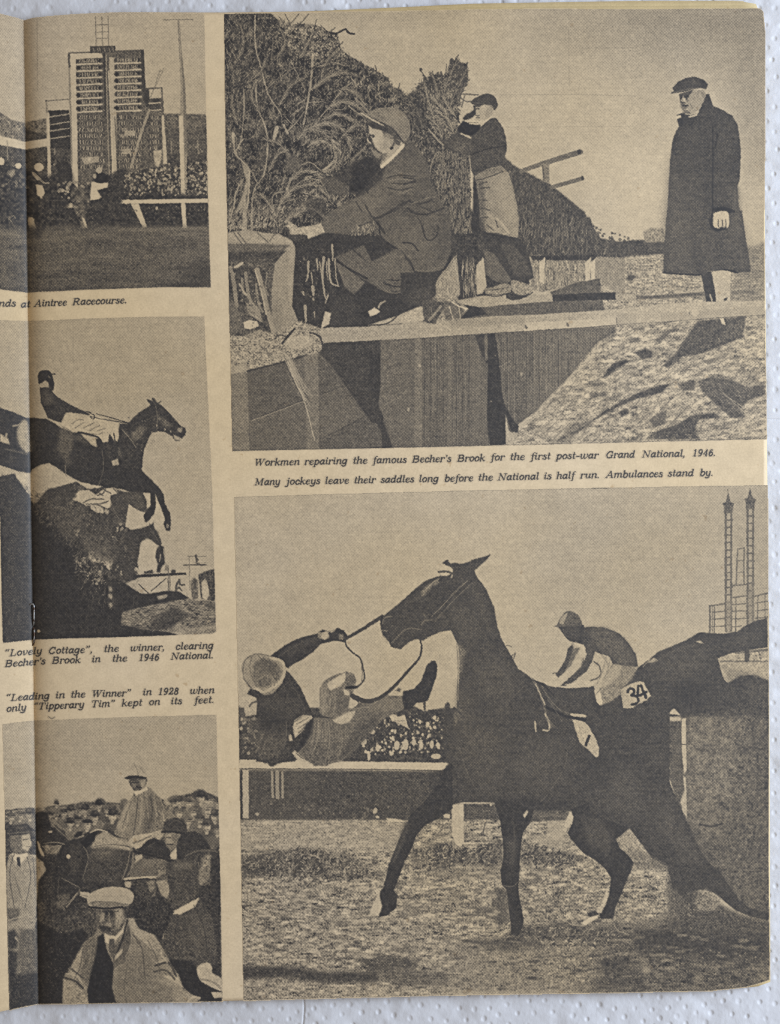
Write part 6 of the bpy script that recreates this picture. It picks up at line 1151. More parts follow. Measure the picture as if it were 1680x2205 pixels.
# ================================================================ how the press laid the ink down
def finish():
    """ragged ink edges, screen grain and tone curve over every printed picture"""
    global T
    h, w = T.shape
    dx = .38 * noise2(h, w, 2.4, 21) + .3 * noise2(h, w, 5, 22); dy = .38 * noise2(h, w, 2.4, 23) + .3 * noise2(h, w, 5, 24)
    Y, X = np.mgrid[0:h, 0:w].astype(np.float32)
    xs = np.clip(X + dx, 0, w - 1.001); ys = np.clip(Y + dy, 0, h - 1.001)
    xi = xs.astype(int); yi = ys.astype(int); fx = xs - xi; fy = ys - yi
    W = (T[yi, xi] * (1 - fx) + T[yi, xi + 1] * fx) * (1 - fy) + (T[yi + 1, xi] * (1 - fx) + T[yi + 1, xi + 1] * fx) * fy
    m = np.zeros((h, w), np.float32)
    for p in PIC.values():
        y0, x0, c = cover(p)
        s = m[y0:y0 + c.shape[0], x0:x0 + c.shape[1]]; np.maximum(s, c, out=s)
    W = W + .22 * (W - blur(W, 2.0)) + .24 * (W - blur(W, 5))
    W = np.clip(W, 0, 1)
    k = 4 * W * (1 - W)                                    # mid tones carry the grain
    g = .04 * noise2(h, w, 1.3, 31) + .05 * noise2(h, w, 2.2, 32) + .024 * noise2(h, w, 6, 33) + .02 * noise2(h, w, (2.5, 60), 34)
    scr = 0.
    W = W + (g + scr) * (.30 + .75 * k)
    T = T * (1 - m) + np.clip(W, 0, 1) * m
    return m
finish()
# ================================================================ bold slanted book face, drawn stroke by stroke
# x-height 10, baseline 0, y up.  K = thick stroke, k = thin stroke, capital letter S after it = smooth curve
GLY = {
'a': (9.6, "KS 6.8,8.6 4.2,9.6 1.8,7 1.2,3.5 2.6,.6 5,1.6 6.9,5|K 7.4,9.4 6.6,1.6|kS 6.6,1.6 7.6,.2 9.2,1.6"),
'b': (9.4, "K 2.2,15 1.6,2|k .6,14.4 2.4,14.8|KS 2,6.6 4.6,9.6 7.6,8 7.8,4 5.4,.3 2.6,.4 1.6,2"),
'c': (8.2, "KS 7,7.4 5.4,9.6 2.8,8.6 1.3,5 2.4,1 4.8,.3 7.2,2.2|K 6.6,8.2 7,7"),
'd': (9.9, "KS 6.9,8 4.4,9.6 1.8,7.2 1.2,3.4 2.8,.5 5.2,1.4 6.9,4.6|K 7.6,15 6.7,1.8|k 6,14.4 7.6,14.8|kS 6.7,1.6 7.8,.2 9.4,1.6"),
'e': (8.4, "kS 1.6,4.6 5.6,5.4 7,7.6 5.2,9.7 2.8,8.4|KS 3,8.6 1.3,5 2.2,1.2 4.4,.2|kS 4.4,.2 6.2,.6 7.6,2.4"),
'f': (6.2, "K 3.2,12 3.2,-3|kS 3.2,11.5 4.6,14.8 7,14.4|k 1,9.4 6.2,9.4|kS 3.2,-3 2.2,-4.4 .4,-4"),
'g': (9.6, "KS 6.9,8 4.4,9.6 1.8,7.4 1.2,4 2.8,1 5.2,1.8 6.9,5|KS 7.5,9.4 7,-1 5.6,-4 2.6,-4.4 .6,-2.6"),
'h': (10, "K 2.2,15 1.8,.4|k .6,14.4 2.4,14.8|kS 2,5.5 4,9 6,9.6|KS 6,9.6 7.6,8.6 7.4,5 7.1,1.4|kS 7.1,1.4 8,.2 9.6,1.4|k .8,.3 3,.3"),
'i': (5.4, "K 2.4,9.4 2,1.6|k .6,8.6 2.6,9.3|kS 2,1.5 3,.2 4.8,1.6|K 2.6,13.2 2.7,13.4"),
'j': (5.2, "KS 2.8,9.4 2.6,0 1.6,-3.6 -1,-4|k 1,8.6 3,9.3|K 3,13.2 3.1,13.4"),
'k': (9.6, "K 2.2,15 1.8,.4|k .6,14.4 2.4,14.8|kS 2,4.6 5,7 7,9.4 8.2,9|K 4.2,6 7.2,.8|kS 7.2,.8 8.2,.2 9.4,1.6|k .8,.3 3,.3"),
'l': (5.2, "K 2.4,15 2,1.6|k .6,14.4 2.6,14.8|kS 2,1.5 3,.2 4.6,1.6"),
'm': (15, "K 2.4,9.4 1.8,.3|k .6,8.6 2.6,9.3|kS 2,5.5 4,9 5.6,9.6|KS 5.6,9.6 7.2,8.4 6.9,.4|kS 7,5.5 9,9 10.6,9.6|KS 10.6,9.6 12.2,8.4 11.9,1.6|kS 11.9,1.5 12.8,.2 14.4,1.6"),
'n': (10, "K 2.4,9.4 1.8,.3|k .6,8.6 2.6,9.3|kS 2,5.5 4.2,9 6,9.6|KS 6,9.6 7.6,8.4 7.2,1.6|kS 7.2,1.5 8.1,.2 9.6,1.6"),
'o': (9, "KS 4.2,9.6 1.8,7.6 1.3,4 3.2,.4|kS 3.2,.4 5,.3 6.4,1.6|KS 6.2,1.4 7.7,4.6 7.2,8 5.2,9.6|kS 5.2,9.6 4.2,9.8 3,9"),
'p': (9.6, "K 2.6,9.4 1.6,-4.4|k .6,8.6 2.8,9.3|KS 2.2,6.4 4.8,9.6 7.8,8 8,4 5.6,.3 3,.6 2,2|k .2,-4.4 3.2,-4.4"),
'r': (7.8, "K 2.4,9.4 1.8,.3|k .6,8.6 2.6,9.3|kS 2,5 4,8.8 6,9.6 7,8.6|K 6.4,9 6.9,8.2|k .6,.3 3.4,.3"),
's': (7.4, "kS 6.2,7.8 5.2,9.6 3,9.4|KS 3,9.4 1.8,7.6 3.4,5.8 5.6,4.2 5.8,2 4.4,.4|kS 4.4,.4 2,.2 1,2.4|K 1,1.6 1.1,2.4"),
't': (6, "K 2.8,13.2 2.2,1.6|k .8,9.4 5.4,9.4|kS 2.2,1.5 3.4,.1 5.2,1.8"),
'u': (10, "K 2.4,9.4 1.9,2.4|k .6,8.6 2.6,9.3|kS 1.9,2.4 3.2,.1 5.2,1 7,4.5|K 7.6,9.4 7.1,1.6|kS 7.1,1.5 8,.2 9.6,1.6"),
'v': (9, "KS 2.2,9.4 2.6,4 3.2,.6|k .6,8.6 2.4,9.3|kS 3.2,.4 6,2.6 7.8,6.6 7.2,9.4|K 7,8.6 7.2,9.4"),
'w': (13.4, "KS 2.2,9.4 2,3 3.6,.4|k .6,8.6 2.4,9.3|kS 3.6,.4 5.6,1.6 7,5|KS 7.2,9.4 6.6,3 8.4,.4|kS 8.4,.4 11,2.4 12.4,6.6 11.8,9.4|K 11.6,8.6 11.8,9.4"),
'y': (9.6, "KS 2.2,9.4 2,3.4 3.6,.4|k .6,8.6 2.4,9.3|kS 3.6,.4 5.4,1.4 7,5|KS 7.6,9.4 7.2,0 5.6,-3.6 3,-4.4 .8,-3.2"),
'A': (14, "k 8,14 1.6,.4|K 8,14 11.2,.4|k 4.4,4.8 10,4.8|k 0,.3 3.6,.3|k 9.2,.3 13,.3"),
'B': (13.4, "K 3.6,14 2.6,.4|k 1.4,14 6,14|k .8,.3 6,.3|KS 6,14 9.8,13.4 10.4,10.6 8.6,8 5,7.5|k 3.4,7.5 7,7.5|KS 7,7.5 10.6,6.6 11,3 8.8,.6 6,.3"),
'C': (13, "KS 10.8,10.4 9,13.8 5.4,13 2.6,9 2.2,4.6 4.6,.6 8,.6 10.6,3.4|k 11.2,14.2 10.8,9.8"),
'G': (14, "KS 11.2,10.4 9.2,13.8 5.4,13 2.6,9 2.2,4.6 4.6,.6 8,.4 10.8,2|k 11.6,14.2 11.2,9.8|K 11,6 10.8,.8|k 8,6.2 13,6.2"),
'L': (11.8, "K 4,14 3,.4|k 1.8,14 6.2,14|k .8,.3 9.6,.3|k 9.6,.3 10.4,4.4"),
'M': (17, "k 3.4,14 2.4,.4|K 3.4,14 7.4,2|k 7.4,2 12.8,14|K 13.4,14 12.6,.4|k 1.4,14 4,14|k 12.6,14 15.4,14|k .6,.3 4.4,.3|k 10.6,.3 14.8,.3"),
'N': (14.6, "k 3.4,14 2.4,.4|K 3.4,14 10.4,1|k 12.2,14 10.8,.4|k 1.2,14 4,14|k 10,14 14.2,14|k .4,.3 4.4,.3"),
'R': (14, "K 3.6,14 2.6,.4|k 1.4,14 6,14|KS 6,14 9.8,13.4 10.6,10.6 8.8,7.8 5,7|k 3.4,7 7,7|K 7,7 10.4,.9|kS 10.4,.9 11.4,.2 13,1.2|k .6,.3 4.8,.3"),
'T': (13, "K 6.6,14 5.6,.4|k 1.6,14 11.8,14|k 1.6,14 1,10.6|k 11.8,14 11.6,10.6|k 3.6,.3 7.8,.3"),
'W': (18, "K 2.8,14 4.4,1|k 4.4,1 9,13|K 8.8,14 10.8,1|k 10.8,1 16,14|k .8,14 5,14|k 7,14 11,14|k 13.8,14 17.6,14"),
'1': (9.6, "K 5.2,14.2 4.8,.4|k 2.6,12.4 5.2,14|k 2.4,.3 7.4,.3"),
'2': (9.8, "KS 2.2,10.6 3.2,13.6 6,14 7.8,11.4 6.6,8 2,1.6|K 1.8,1.2 8,1.2|k 8,1.2 8.4,3.6"),
'4': (9.8, "K 6.6,14 6,.4|k 6.6,14 1.2,4.4|k 1,4.4 9,4.4|k 4.4,.3 7.8,.3"),
'6': (9.8, "kS 7.6,12 6.2,14 4.6,13.2|KS 4.6,13.2 2.4,9.6 1.8,4.6 3.4,.6 6,.6 7.8,4 6.6,7.8 4.2,8 2.4,5.6"),
'8': (9.8, "KS 5.2,14 2.8,12 3.4,8.8 6,7.2 7.8,4 6.6,.8 3.6,.4 1.8,3 3,6.6 6.4,8.6 7.4,11.6 5.2,14"),
'9': (9.8, "KS 7.6,9 5.8,6.4 3.4,6.6 2,9.6 3.2,13.2 5.8,14 7.8,11.4 7.8,7 6,2 3,.3"),
'.': (4.6, "K 1.8,.9 1.9,1"), ',': (4.6, "K 1.9,.9 2,1|kS 2.4,1 2.2,-1.4 .8,-2.8"), "'": (4.4, "K 2.6,13.6 2.7,13.8|kS 3.2,13.6 3,11.8 1.8,10.4"),
'-': (7, "K 1.4,5 5.6,5"), '<': (9, "K 2.6,12 2.7,12.2|kS 2.2,12.4 2.6,14 4.2,15|K 6,12 6.1,12.2|kS 5.6,12.4 6,14 7.6,15"),
'>': (9, "K 2.4,13.8 2.5,14|kS 3,13.8 2.8,12 1.4,10.6|K 5.8,13.8 5.9,14|kS 6.4,13.8 6.2,12 4.8,10.6"),
}
TXT = None                                              # tone sheet of the lettering alone


def word(s, xa, xb, ya, yb, lift=.0):
    """set one word between xa and xb, its baseline running from ya to yb (page units)"""
    adv = sum(GLY[c][0] for c in s) - 1.6
    sx = (xb - xa) / adv; sy = .985; x = 0.
    for c in s:
        w_, d_ = GLY[c]
        for st in d_.split('|'):
            h_, body = st.split(' ', 1)
            p = np.array([[float(v) for v in q.split(',')] for q in body.split()])
            if 'S' in h_:
                p = catmull(p, False, 4)
            gx = (x + p[:, 0] - .8) * sx + (p[:, 1] - 5) * .17 * sy
            gy = ya + (yb - ya) * (x + p[:, 0]) / adv - p[:, 1] * sy
            wd = 3.0 if h_[0] == 'K' else 1.7
            if len(p) == 2 and np.hypot(*(p[1] - p[0])) < .5:
                wd = 3.2
            L('V', np.stack([xa + gx, gy], 1), wd, .05, .97, sm=0, b=.4)
        x += w_


def set_lines():
    za = lambda x, y: ((780 + x * .46429) / 1.49643, (1430 + y * .46429) / 1.49643)
    zb = lambda x, y: ((1500 + x * .60357) / 1.49643, (1420 + y * .60357) / 1.49643)
    zc = lambda x, y: (x * .29833, (2040 + y * .44643) / 1.49643)
    zd = lambda x, y: (x * .29833, (950 + y * .44643) / 1.49643)
    for z, rows in ((za, (("Workmen", 88, 397, 150, 145), ("repairing", 436, 728, 144, 138), ("the", 772, 868, 137, 135), ("famous", 910, 1140, 134, 130), ("Becher's", 1182, 1450, 128, 123), ("Brook", 1495, 1683, 122, 118),
                          ("Many", 90, 262, 286, 283), ("jockeys", 312, 540, 282, 277), ("leave", 578, 740, 277, 274), ("their", 780, 925, 273, 270), ("saddles", 965, 1192, 269, 265), ("long", 1230, 1362, 264, 262), ("before", 1408, 1602, 261, 257))),
                    (zb, (("for", 137, 207, 104, 103), ("the", 240, 315, 102, 101), ("first", 350, 452, 100, 98), ("post-war", 487, 708, 97, 93), ("Grand", 750, 902, 91, 89), ("National,", 945, 1173, 88, 84), ("1946.", 1213, 1335, 82, 80),
                          ("the", 70, 145, 212, 211), ("National", 175, 390, 210, 206), ("is", 420, 458, 205, 204), ("half", 488, 580, 203, 201), ("run.", 615, 716, 200, 198), ("Ambulances", 750, 1052, 197, 192), ("stand", 1083, 1217, 190, 188), ("by.", 1254, 1322, 187, 186))),
                    (zc, (("<Lovely", 30, 300, 168, 149), ("Cottage>,", 350, 668, 149, 139), ("the", 752, 855, 135, 132), ("winner,", 942, 1188, 129, 122), ("clearing", 1270, 1538, 118, 111),
                          ("Becher's", 36, 325, 244, 223), ("Brook", 375, 578, 219, 214), ("in", 665, 722, 210, 208), ("the", 812, 915, 205, 202), ("1946", 1002, 1147, 199, 195), ("National.", 1235, 1540, 190, 181),
                          ("<Leading", 40, 355, 490, 473), ("in", 403, 465, 470, 468), ("the", 513, 613, 465, 462), ("Winner>", 665, 945, 461, 453), ("in", 1033, 1092, 448, 446), ("1928", 1142, 1287, 445, 441), ("when", 1372, 1545, 438, 433),
                          ("only", 48, 187, 568, 557), ("<Tipperary", 240, 605, 552, 537), ("Tim>", 660, 828, 534, 530), ("kept", 880, 1023, 527, 523), ("on", 1077, 1153, 519, 517), ("its", 1235, 1312, 513, 511), ("feet.", 1405, 1545, 507, 502))),
                    (zd, (("ands", -52, 112, 84, 82), ("at", 152, 215, 90, 88), ("Aintree", 248, 480, 84, 74), ("Racecourse.", 525, 915, 72, 58)))):
        for s, a_, b_, ya, yb in rows:
            (xa, y1), (xb, y2) = z(a_, ya), z(b_, yb)
            word(s, xa, xb, y1, y2)
    L('V', "1601,949 1606,946 1612,948", 2.6, .25, .9); L('V', "104,1543 111,1547 117,1544", 2.2, .3, .85)
    L('V', "1597,956 1598,957", 1.6, .3, .8); L('V', "494,856 497,860", 1.4, .3, .8)
T = np.clip(T, 0, 1); base_ = T.copy(); T[:] = 1; set_lines(); TXT = T.copy(); T = np.minimum(base_, TXT)

# ================================================================ shape of the open magazine
def gut(y):
    return 52 + (y - 40) * .01465


TOPX = np.array([-1600, -200, 0, 20, 36, 52, 60, 72, 99, 147, 199, 258, 334, 440, 481, 620, 869, 1018, 1180, 1370, 1600, 1636, 1640, 1643, 1646.])
TOPY = np.array([6, 22, 29, 34, 38, 44.5, 41, 38, 35, 31, 28, 26, 26, 26.5, 26.5, 25, 22.5, 20, 18.5, 19.5, 18, 17, 19, 24, 30.])
BOTX = np.array([-1600, -200, 0, 18, 50, 84, 130, 190, 300, 478, 524, 650, 969, 1179, 1360, 1527, 1603, 1630, 1658])
BOTY = np.array([2215, 2196, 2179, 2175, 2167, 2161.5, 2163, 2162.5, 2160, 2156, 2154.5, 2151, 2143, 2140, 2137, 2134, 2126, 2119.5, 2109.])
RGY = np.array([17, 24, 73, 300, 468, 834, 956, 1050, 1215, 1537, 1840, 2082, 2110])
RGX = np.array([1638, 1643.5, 1648, 1647.5, 1646, 1649, 1651.5, 1651.5, 1653.5, 1656, 1655.5, 1658, 1658.])


def zpage(x, y):
    """height of the printed surface seen at page point (x, y), metres"""
    u = x - gut(y)
    v = y / 2200.
    zr = 1.3 + (2.9 - .5 * v) * (1 - np.exp(-np.maximum(u, 0) / (16 + 8 * v))) + .8 * np.clip((x - 1340) / 320, 0, 1) ** 2 * (1.25 - .5 * v)
    n = np.maximum(-u, 0)
    zl = 1.3 + 5.2 * (1 - np.exp(-n / 95.)) - .0004 * n
    z = np.where(u >= 0, zr, zl)
    z = z + .10 * np.sin(x / 170. + y / 420.) * np.clip(u / 200, 0, 1) + .08 * np.sin(y / 230. - x / 500. + 1) * np.clip(u / 200, 0, 1)
    z = z - .35 * np.exp(-np.abs(u) / 3.0)                     # the crease itself
    return z * .001


def proj(x, y, z):
    k = S_ * (H_ - z) / H_
    return np.stack([(x - 840) * k, (1102.5 - y) * k, z], -1)


COL = bpy.context.collection


def mesh_obj(name, V, Fc, mat, parent=None, tone=None, smooth=True):
    me = bpy.data.meshes.new(name)
    V = np.asarray(V, np.float32); Fc = np.asarray(Fc, np.int32)
    me.vertices.add(len(V)); me.vertices.foreach_set('co', V.ravel())
    me.loops.add(Fc.size); me.loops.foreach_set('vertex_index', Fc.ravel())
    me.polygons.add(len(Fc)); me.polygons.foreach_set('loop_start', np.arange(0, Fc.size, 4, dtype=np.int32))
    me.polygons.foreach_set('use_smooth', np.full(len(Fc), smooth))
    me.update(calc_edges=True)
    if tone is not None:
        at = me.attributes.new('tone', 'FLOAT', 'POINT'); at.data.foreach_set('value', np.asarray(tone, np.float32))
    me.materials.append(mat)
    o = bpy.data.objects.new(name, me); COL.objects.link(o)
    o.parent = parent
    return o


def grid_faces(nr, nc):
    i = np.arange(nr * nc).reshape(nr, nc)
    return np.stack([i[:-1, :-1], i[1:, :-1], i[1:, 1:], i[:-1, 1:]], -1).reshape(-1, 4)


# ---------------------------------------------------------------- materials
def nt(mat):
    mat.use_nodes = True
    return mat.node_tree, mat.node_tree.nodes, mat.node_tree.links


def print_material(name, printed, ink=(.192, .186, .188), paper=(.938, .843, .692)):
    m = bpy.data.materials.new(name); t, N, K = nt(m)
    b = N['Principled BSDF']
    tc = N.new('ShaderNodeTexCoord')

    def noise(scale, det, rough=.6):
        n = N.new('ShaderNodeTexNoise'); n.inputs['Scale'].default_value = scale; n.inputs['Detail'].default_value = det; n.inputs['Roughness'].default_value = rough
        K.new(tc.outputs['Object'], n.inputs['Vector']); return n.outputs['Fac']

    def rng_(src, a, b_, lo=.3, hi=.7):
        r = N.new('ShaderNodeMapRange'); r.inputs[1].default_value = lo; r.inputs[2].default_value = hi; r.inputs[3].default_value = a; r.inputs[4].default_value = b_
        K.new(src, r.inputs[0]); return r.outputs[0]

    def mix(kind, f, c1, c2):
        x = N.new('ShaderNodeMix'); x.data_type = 'RGBA'; x.blend_type = kind
        for s_, v_ in ((x.inputs[0], f), (x.inputs[6], c1), (x.inputs[7], c2)):
            if isinstance(v_, (float, int)):
                s_.default_value = v_
            elif isinstance(v_, tuple):
                s_.default_value = (*v_, 1)
            else:
                K.new(v_, s_)
        return x.outputs[2]
    aged = mix('MIX', rng_(noise(9, 3), 0., 1., .35, .7), paper, (paper[0] * .975, paper[1] * .955, paper[2] * .90))
    fib = mix('MULTIPLY', 1.0, aged, rng_(noise(1900, 3), .955, 1.03))
    fib = mix('MULTIPLY', 1.0, fib, rng_(noise(240, 4), .965, 1.02))
    spot = mix('MIX', rng_(noise(420, 2, .5), 0., .55, .70, .78), fib, (paper[0] * .80, paper[1] * .74, paper[2] * .66))
    if printed:
        a = N.new('ShaderNodeAttribute'); a.attribute_name = 'tone'
        inkc = mix('MULTIPLY', 1.0, ink, rng_(noise(700, 3), .88, 1.12))

        def mth(op, *v):
            x = N.new('ShaderNodeMath'); x.operation = op
            for k_, v_ in enumerate(v):
                if isinstance(v_, (int, float)):
                    x.inputs[k_].default_value = v_
                else:
                    K.new(v_, x.inputs[k_])
            return x.outputs[0]
        # the halftone screen: crossed lines at 45 degrees, dots swelling with the tone
        sp_ = N.new('ShaderNodeSeparateXYZ'); K.new(tc.outputs['Object'], sp_.inputs[0])
        kk = 2 * math.pi / (.00034 * math.sqrt(2))
        sa = mth('SINE', mth('MULTIPLY', mth('ADD', sp_.outputs[0], sp_.outputs[1]), kk))
        sb = mth('SINE', mth('MULTIPLY', mth('SUBTRACT', sp_.outputs[0], sp_.outputs[1]), kk))
        tn = a.outputs['Fac']
        mid = mth('MULTIPLY', mth('MULTIPLY', tn, mth('SUBTRACT', 1.0, tn)), 4 * .26)
        tone2 = mth('ADD', tn, mth('MULTIPLY', mth('ADD', sa, sb), mid)); tone2.node.use_clamp = True
        c = mix('MIX', tone2, inkc, spot)
    else:
        c = spot
    g = N.new('ShaderNodeGamma'); g.inputs[1].default_value = 2.2; K.new(c, g.inputs[0]); K.new(g.outputs[0], b.inputs['Base Color'])
    b.inputs['Roughness'].default_value = .52
    b.inputs['Specular IOR Level'].default_value = .6 if printed else .3
    bp = N.new('ShaderNodeBump'); bp.inputs['Strength'].default_value = .18; bp.inputs['Distance'].default_value = .00015
    K.new(noise(1500, 4), bp.inputs['Height']); K.new(bp.outputs[0], b.inputs['Normal'])
    return m


M_PRINT = print_material('printed_newsprint', True)
M_PAPER = print_material('bare_newsprint', False)
M_INNER = print_material('inner_newsprint', False, paper=(.945, .855, .66))

m = bpy.data.materials.new('embossed_tissue'); t, N, K = nt(m); b = N['Principled BSDF']
b.inputs['Base Color'].default_value = (.75, .75, .765, 1); b.inputs['Roughness'].default_value = .95; b.inputs['Specular IOR Level'].default_value = .1
tc = N.new('ShaderNodeTexCoord'); n1 = N.new('ShaderNodeTexNoise'); n1.inputs['Scale'].default_value = 900; n1.inputs['Detail'].default_value = 5
mp = N.new('ShaderNodeMapping'); mp.inputs['Scale'].default_value = (1, .8, 1); K.new(tc.outputs['Object'], mp.inputs[0]); K.new(mp.outputs[0], n1.inputs['Vector'])
n2 = N.new('ShaderNodeTexNoise'); n2.inputs['Scale'].default_value = 160; n2.inputs['Detail'].default_value = 3; K.new(tc.outputs['Object'], n2.inputs['Vector'])
ad = N.new('ShaderNodeMath'); ad.operation = 'MULTIPLY_ADD'; ad.inputs[1].default_value = 2.2; K.new(n2.outputs['Fac'], ad.inputs[0]); K.new(n1.outputs['Fac'], ad.inputs[2])
bp = N.new('ShaderNodeBump'); bp.inputs['Strength'].default_value = .25; bp.inputs['Distance'].default_value = .0004; K.new(ad.outputs[0], bp.inputs['Height']); K.new(bp.outputs[0], b.inputs['Normal'])
M_TOWEL = m

m = bpy.data.materials.new('aged_staple_wire'); t, N, K = nt(m); b = N['Principled BSDF']
tc = N.new('ShaderNodeTexCoord'); n1 = N.new('ShaderNodeTexNoise'); n1.inputs['Scale'].default_value = 600; K.new(tc.outputs['Object'], n1.inputs['Vector'])
cr = N.new('ShaderNodeValToRGB'); cr.color_ramp.elements[0].position = .42; cr.color_ramp.elements[0].color = (.10, .06, .04, 1); cr.color_ramp.elements[1].position = .56; cr.color_ramp.elements[1].color = (.52, .52, .50, 1)
K.new(n1.outputs['Fac'], cr.inputs[0]); K.new(cr.outputs[0], b.inputs['Base Color']); b.inputs['Metallic'].default_value = .75; b.inputs['Roughness'].default_value = .45
M_WIRE = m
m = bpy.data.materials.new('pale_table'); t, N, K = nt(m); b = N['Principled BSDF']; b.inputs['Roughness'].default_value = .5
n1 = N.new('ShaderNodeTexNoise'); n1.inputs['Scale'].default_value = 8; cr = N.new('ShaderNodeValToRGB'); cr.color_ramp.elements[0].color = (.34, .30, .26, 1); cr.color_ramp.elements[1].color = (.44, .40, .35, 1)
K.new(n1.outputs['Fac'], cr.inputs[0]); K.new(cr.outputs[0], b.inputs['Base Color'])
M_TABLE = m

# ---------------------------------------------------------------- table and towel
def slab(name, x0, x1, y0, y1, z0, z1, mat):
    V = [(x, y, z) for z in (z0, z1) for y in (y0, y1) for x in (x0, x1)]
    Fq = [(0, 2, 3, 1), (4, 5, 7, 6), (0, 1, 5, 4), (2, 6, 7, 3), (0, 4, 6, 2), (1, 3, 7, 5)]
    return mesh_obj(name, V, Fq, mat, smooth=False)


tb = slab('table', -.6, .5, -.5, .5, -.030, -.0016, M_TABLE); tb['kind'] = 'structure'

# embossed towel: dimples pressed into a soft sheet, wavy rows
tr = np.random.default_rng(5)
G = 1.5
gx = np.arange(-60, 1760 + G, G); gy = np.arange(-60, 2270 + G, G)
X, Y = np.meshgrid(gx, gy)
z = .25 * noise2(len(gy), len(gx), 46, 51) + .10 * noise2(len(gy), len(gx), 14, 52) + .018 * noise2(len(gy), len(gx), 5, 53)
rows = 0
yy = -80.
while yy < 2290:
    xx = -80. + (rows % 2) * 19
    while xx < 1780:
        cx = xx + tr.normal(0, 3.2); cy = yy + 9 * math.sin(xx / 61. + rows * .9) + tr.normal(0, 2.6)
        if cx > 1600 or cy < 60 or cy > 2090:
            r = tr.uniform(3.8, 5.2); dp = tr.uniform(.17, .36) * (.45 + .55 * min(1, max(0, cx / 900)))
            a0, a1 = np.searchsorted(gx, (cx - 12, cx + 12)); b0, b1 = np.searchsorted(gy, (cy - 12, cy + 12))
            d = np.hypot(X[b0:b1, a0:a1] - cx, (Y[b0:b1, a0:a1] - cy) * .9)
            z[b0:b1, a0:a1] -= dp * np.exp(-(d / r) ** 4)
        xx += 38
    yy += 25.5; rows += 1
z -= .38 * np.exp(-((Y - 905 - 1.5 * np.sin(X / 30)) / 1.7) ** 2)                                  # perforation between sheets
z -= .42 * np.exp(-((X - 652 - 3 * np.sin((Y - 2130) / 26.)) / 1.6) ** 2) * (Y > 2040)              # lap in the sheet
z = z * .001
hole = (X[:-1, :-1] > 24) & (X[:-1, :-1] < 1560) & (Y[:-1, :-1] > 90) & (Y[:-1, :-1] < 2080)
V = proj(X, Y, z).reshape(-1, 3)
fa = grid_faces(len(gy), len(gx)).reshape(len(gy) - 1, len(gx) - 1, 4)[~hole]
used = np.zeros(len(V), bool); used[fa.ravel()] = True; rm = np.cumsum(used) - 1
V = V[used]; fa = rm[fa]
# the plain part of the sheet: under the magazine and out past the picture on every side
ex = proj(np.array([20., 1564, 1564, 20]), np.array([86., 86, 2084, 2084]), np.full(4, -.0009))
fr = [(-3200, 2400, -900, -58), (-3200, 2400, 2268, 3100), (-3200, -58, -58, 2268), (1758, 2400, -58, 2268)]
Vx = [ex]; Fx = [[0, 3, 2, 1]]; k0 = 4
for (a_, b_, c_, d_) in fr:
    nx, ny = max(2, int((b_ - a_) / 60)), max(2, int((d_ - c_) / 60))
    xg, yg = np.meshgrid(np.linspace(a_, b_, nx), np.linspace(c_, d_, ny))
    Vx.append(proj(xg, yg, -.0002 + .00012 * np.sin(xg / 90.) * np.cos(yg / 110.)).reshape(-1, 3)); Fx.append(grid_faces(ny, nx) + k0); k0 += nx * ny
Vx = np.concatenate(Vx); Fx = np.concatenate([np.array(f).reshape(-1, 4) for f in Fx])
towel = mesh_obj('paper_towel', np.concatenate([V, Vx]), np.concatenate([fa, Fx + len(V)]), M_TOWEL)
towel['label'] = 'white embossed paper towel with dimples, spread under the old magazine'; towel['category'] = 'paper towel'

# ---------------------------------------------------------------- magazine
mag = bpy.data.objects.new('magazine', None); COL.objects.link(mag); mag.empty_display_size = .05
mag['label'] = 'old yellowed racing magazine lying open, its page of black and white horse photographs uppermost'; mag['category'] = 'magazine'


def sheet(name, side, zs, mat, nc=380, nr=260, top=None, bot=None, rgt=None, dz=0., thick=.00012):
    tpx, tpy = top or (TOPX, TOPY); btx, bty = bot or (BOTX, BOTY)
    rx, ry = rgt or (RGX, RGY)
    s = np.linspace(0, 1, nc) ** 1.9 if side > 0 else np.linspace(0, 1, nc) ** 1.6
    tt = np.linspace(0, 1, nr)
    s, tt = np.meshgrid(s, tt)
    g0 = gut(40 + tt * 2122)
    far = np.interp(tt * 2093 + 17, ry, rx) if side > 0 else np.full_like(tt, -1540.)
    x = g0 + (far - g0) * s
    y = np.interp(x, tpx, tpy) * (1 - tt) + np.interp(x, btx, bty) * tt
    z = .0003 + (zpage(x, y) - .0003) * zs + dz
    V = proj(x, y, z); nr_, nc_ = x.shape
    # turn the outer rim down by the thickness of the leaf
    order = np.concatenate([np.arange(nc_), (np.arange(1, nr_) * nc_ + nc_ - 1), (nr_ - 1) * nc_ + np.arange(nc_ - 2, -1, -1)])
    Vf = V.reshape(-1, 3); rim = Vf[order].copy(); rim[:, 2] -= thick
    n0 = len(Vf); i = np.arange(len(order) - 1)
    rf = np.stack([order[i], order[i + 1], n0 + i + 1, n0 + i], -1)
    Fq = grid_faces(nr_, nc_)
    if side < 0:
        Fq = Fq[:, ::-1]
    return mesh_obj(name, np.concatenate([Vf, rim]), np.concatenate([Fq, rf]), mat, mag)


p = sheet('page', 1, 1., M_PAPER); p['label'] = 'right hand page, cream and yellowed, printed with photographs'
p = sheet('page', -1, 1., M_PAPER, 160, 160); p['label'] = 'left hand page rising from the fold, only its edge in view'
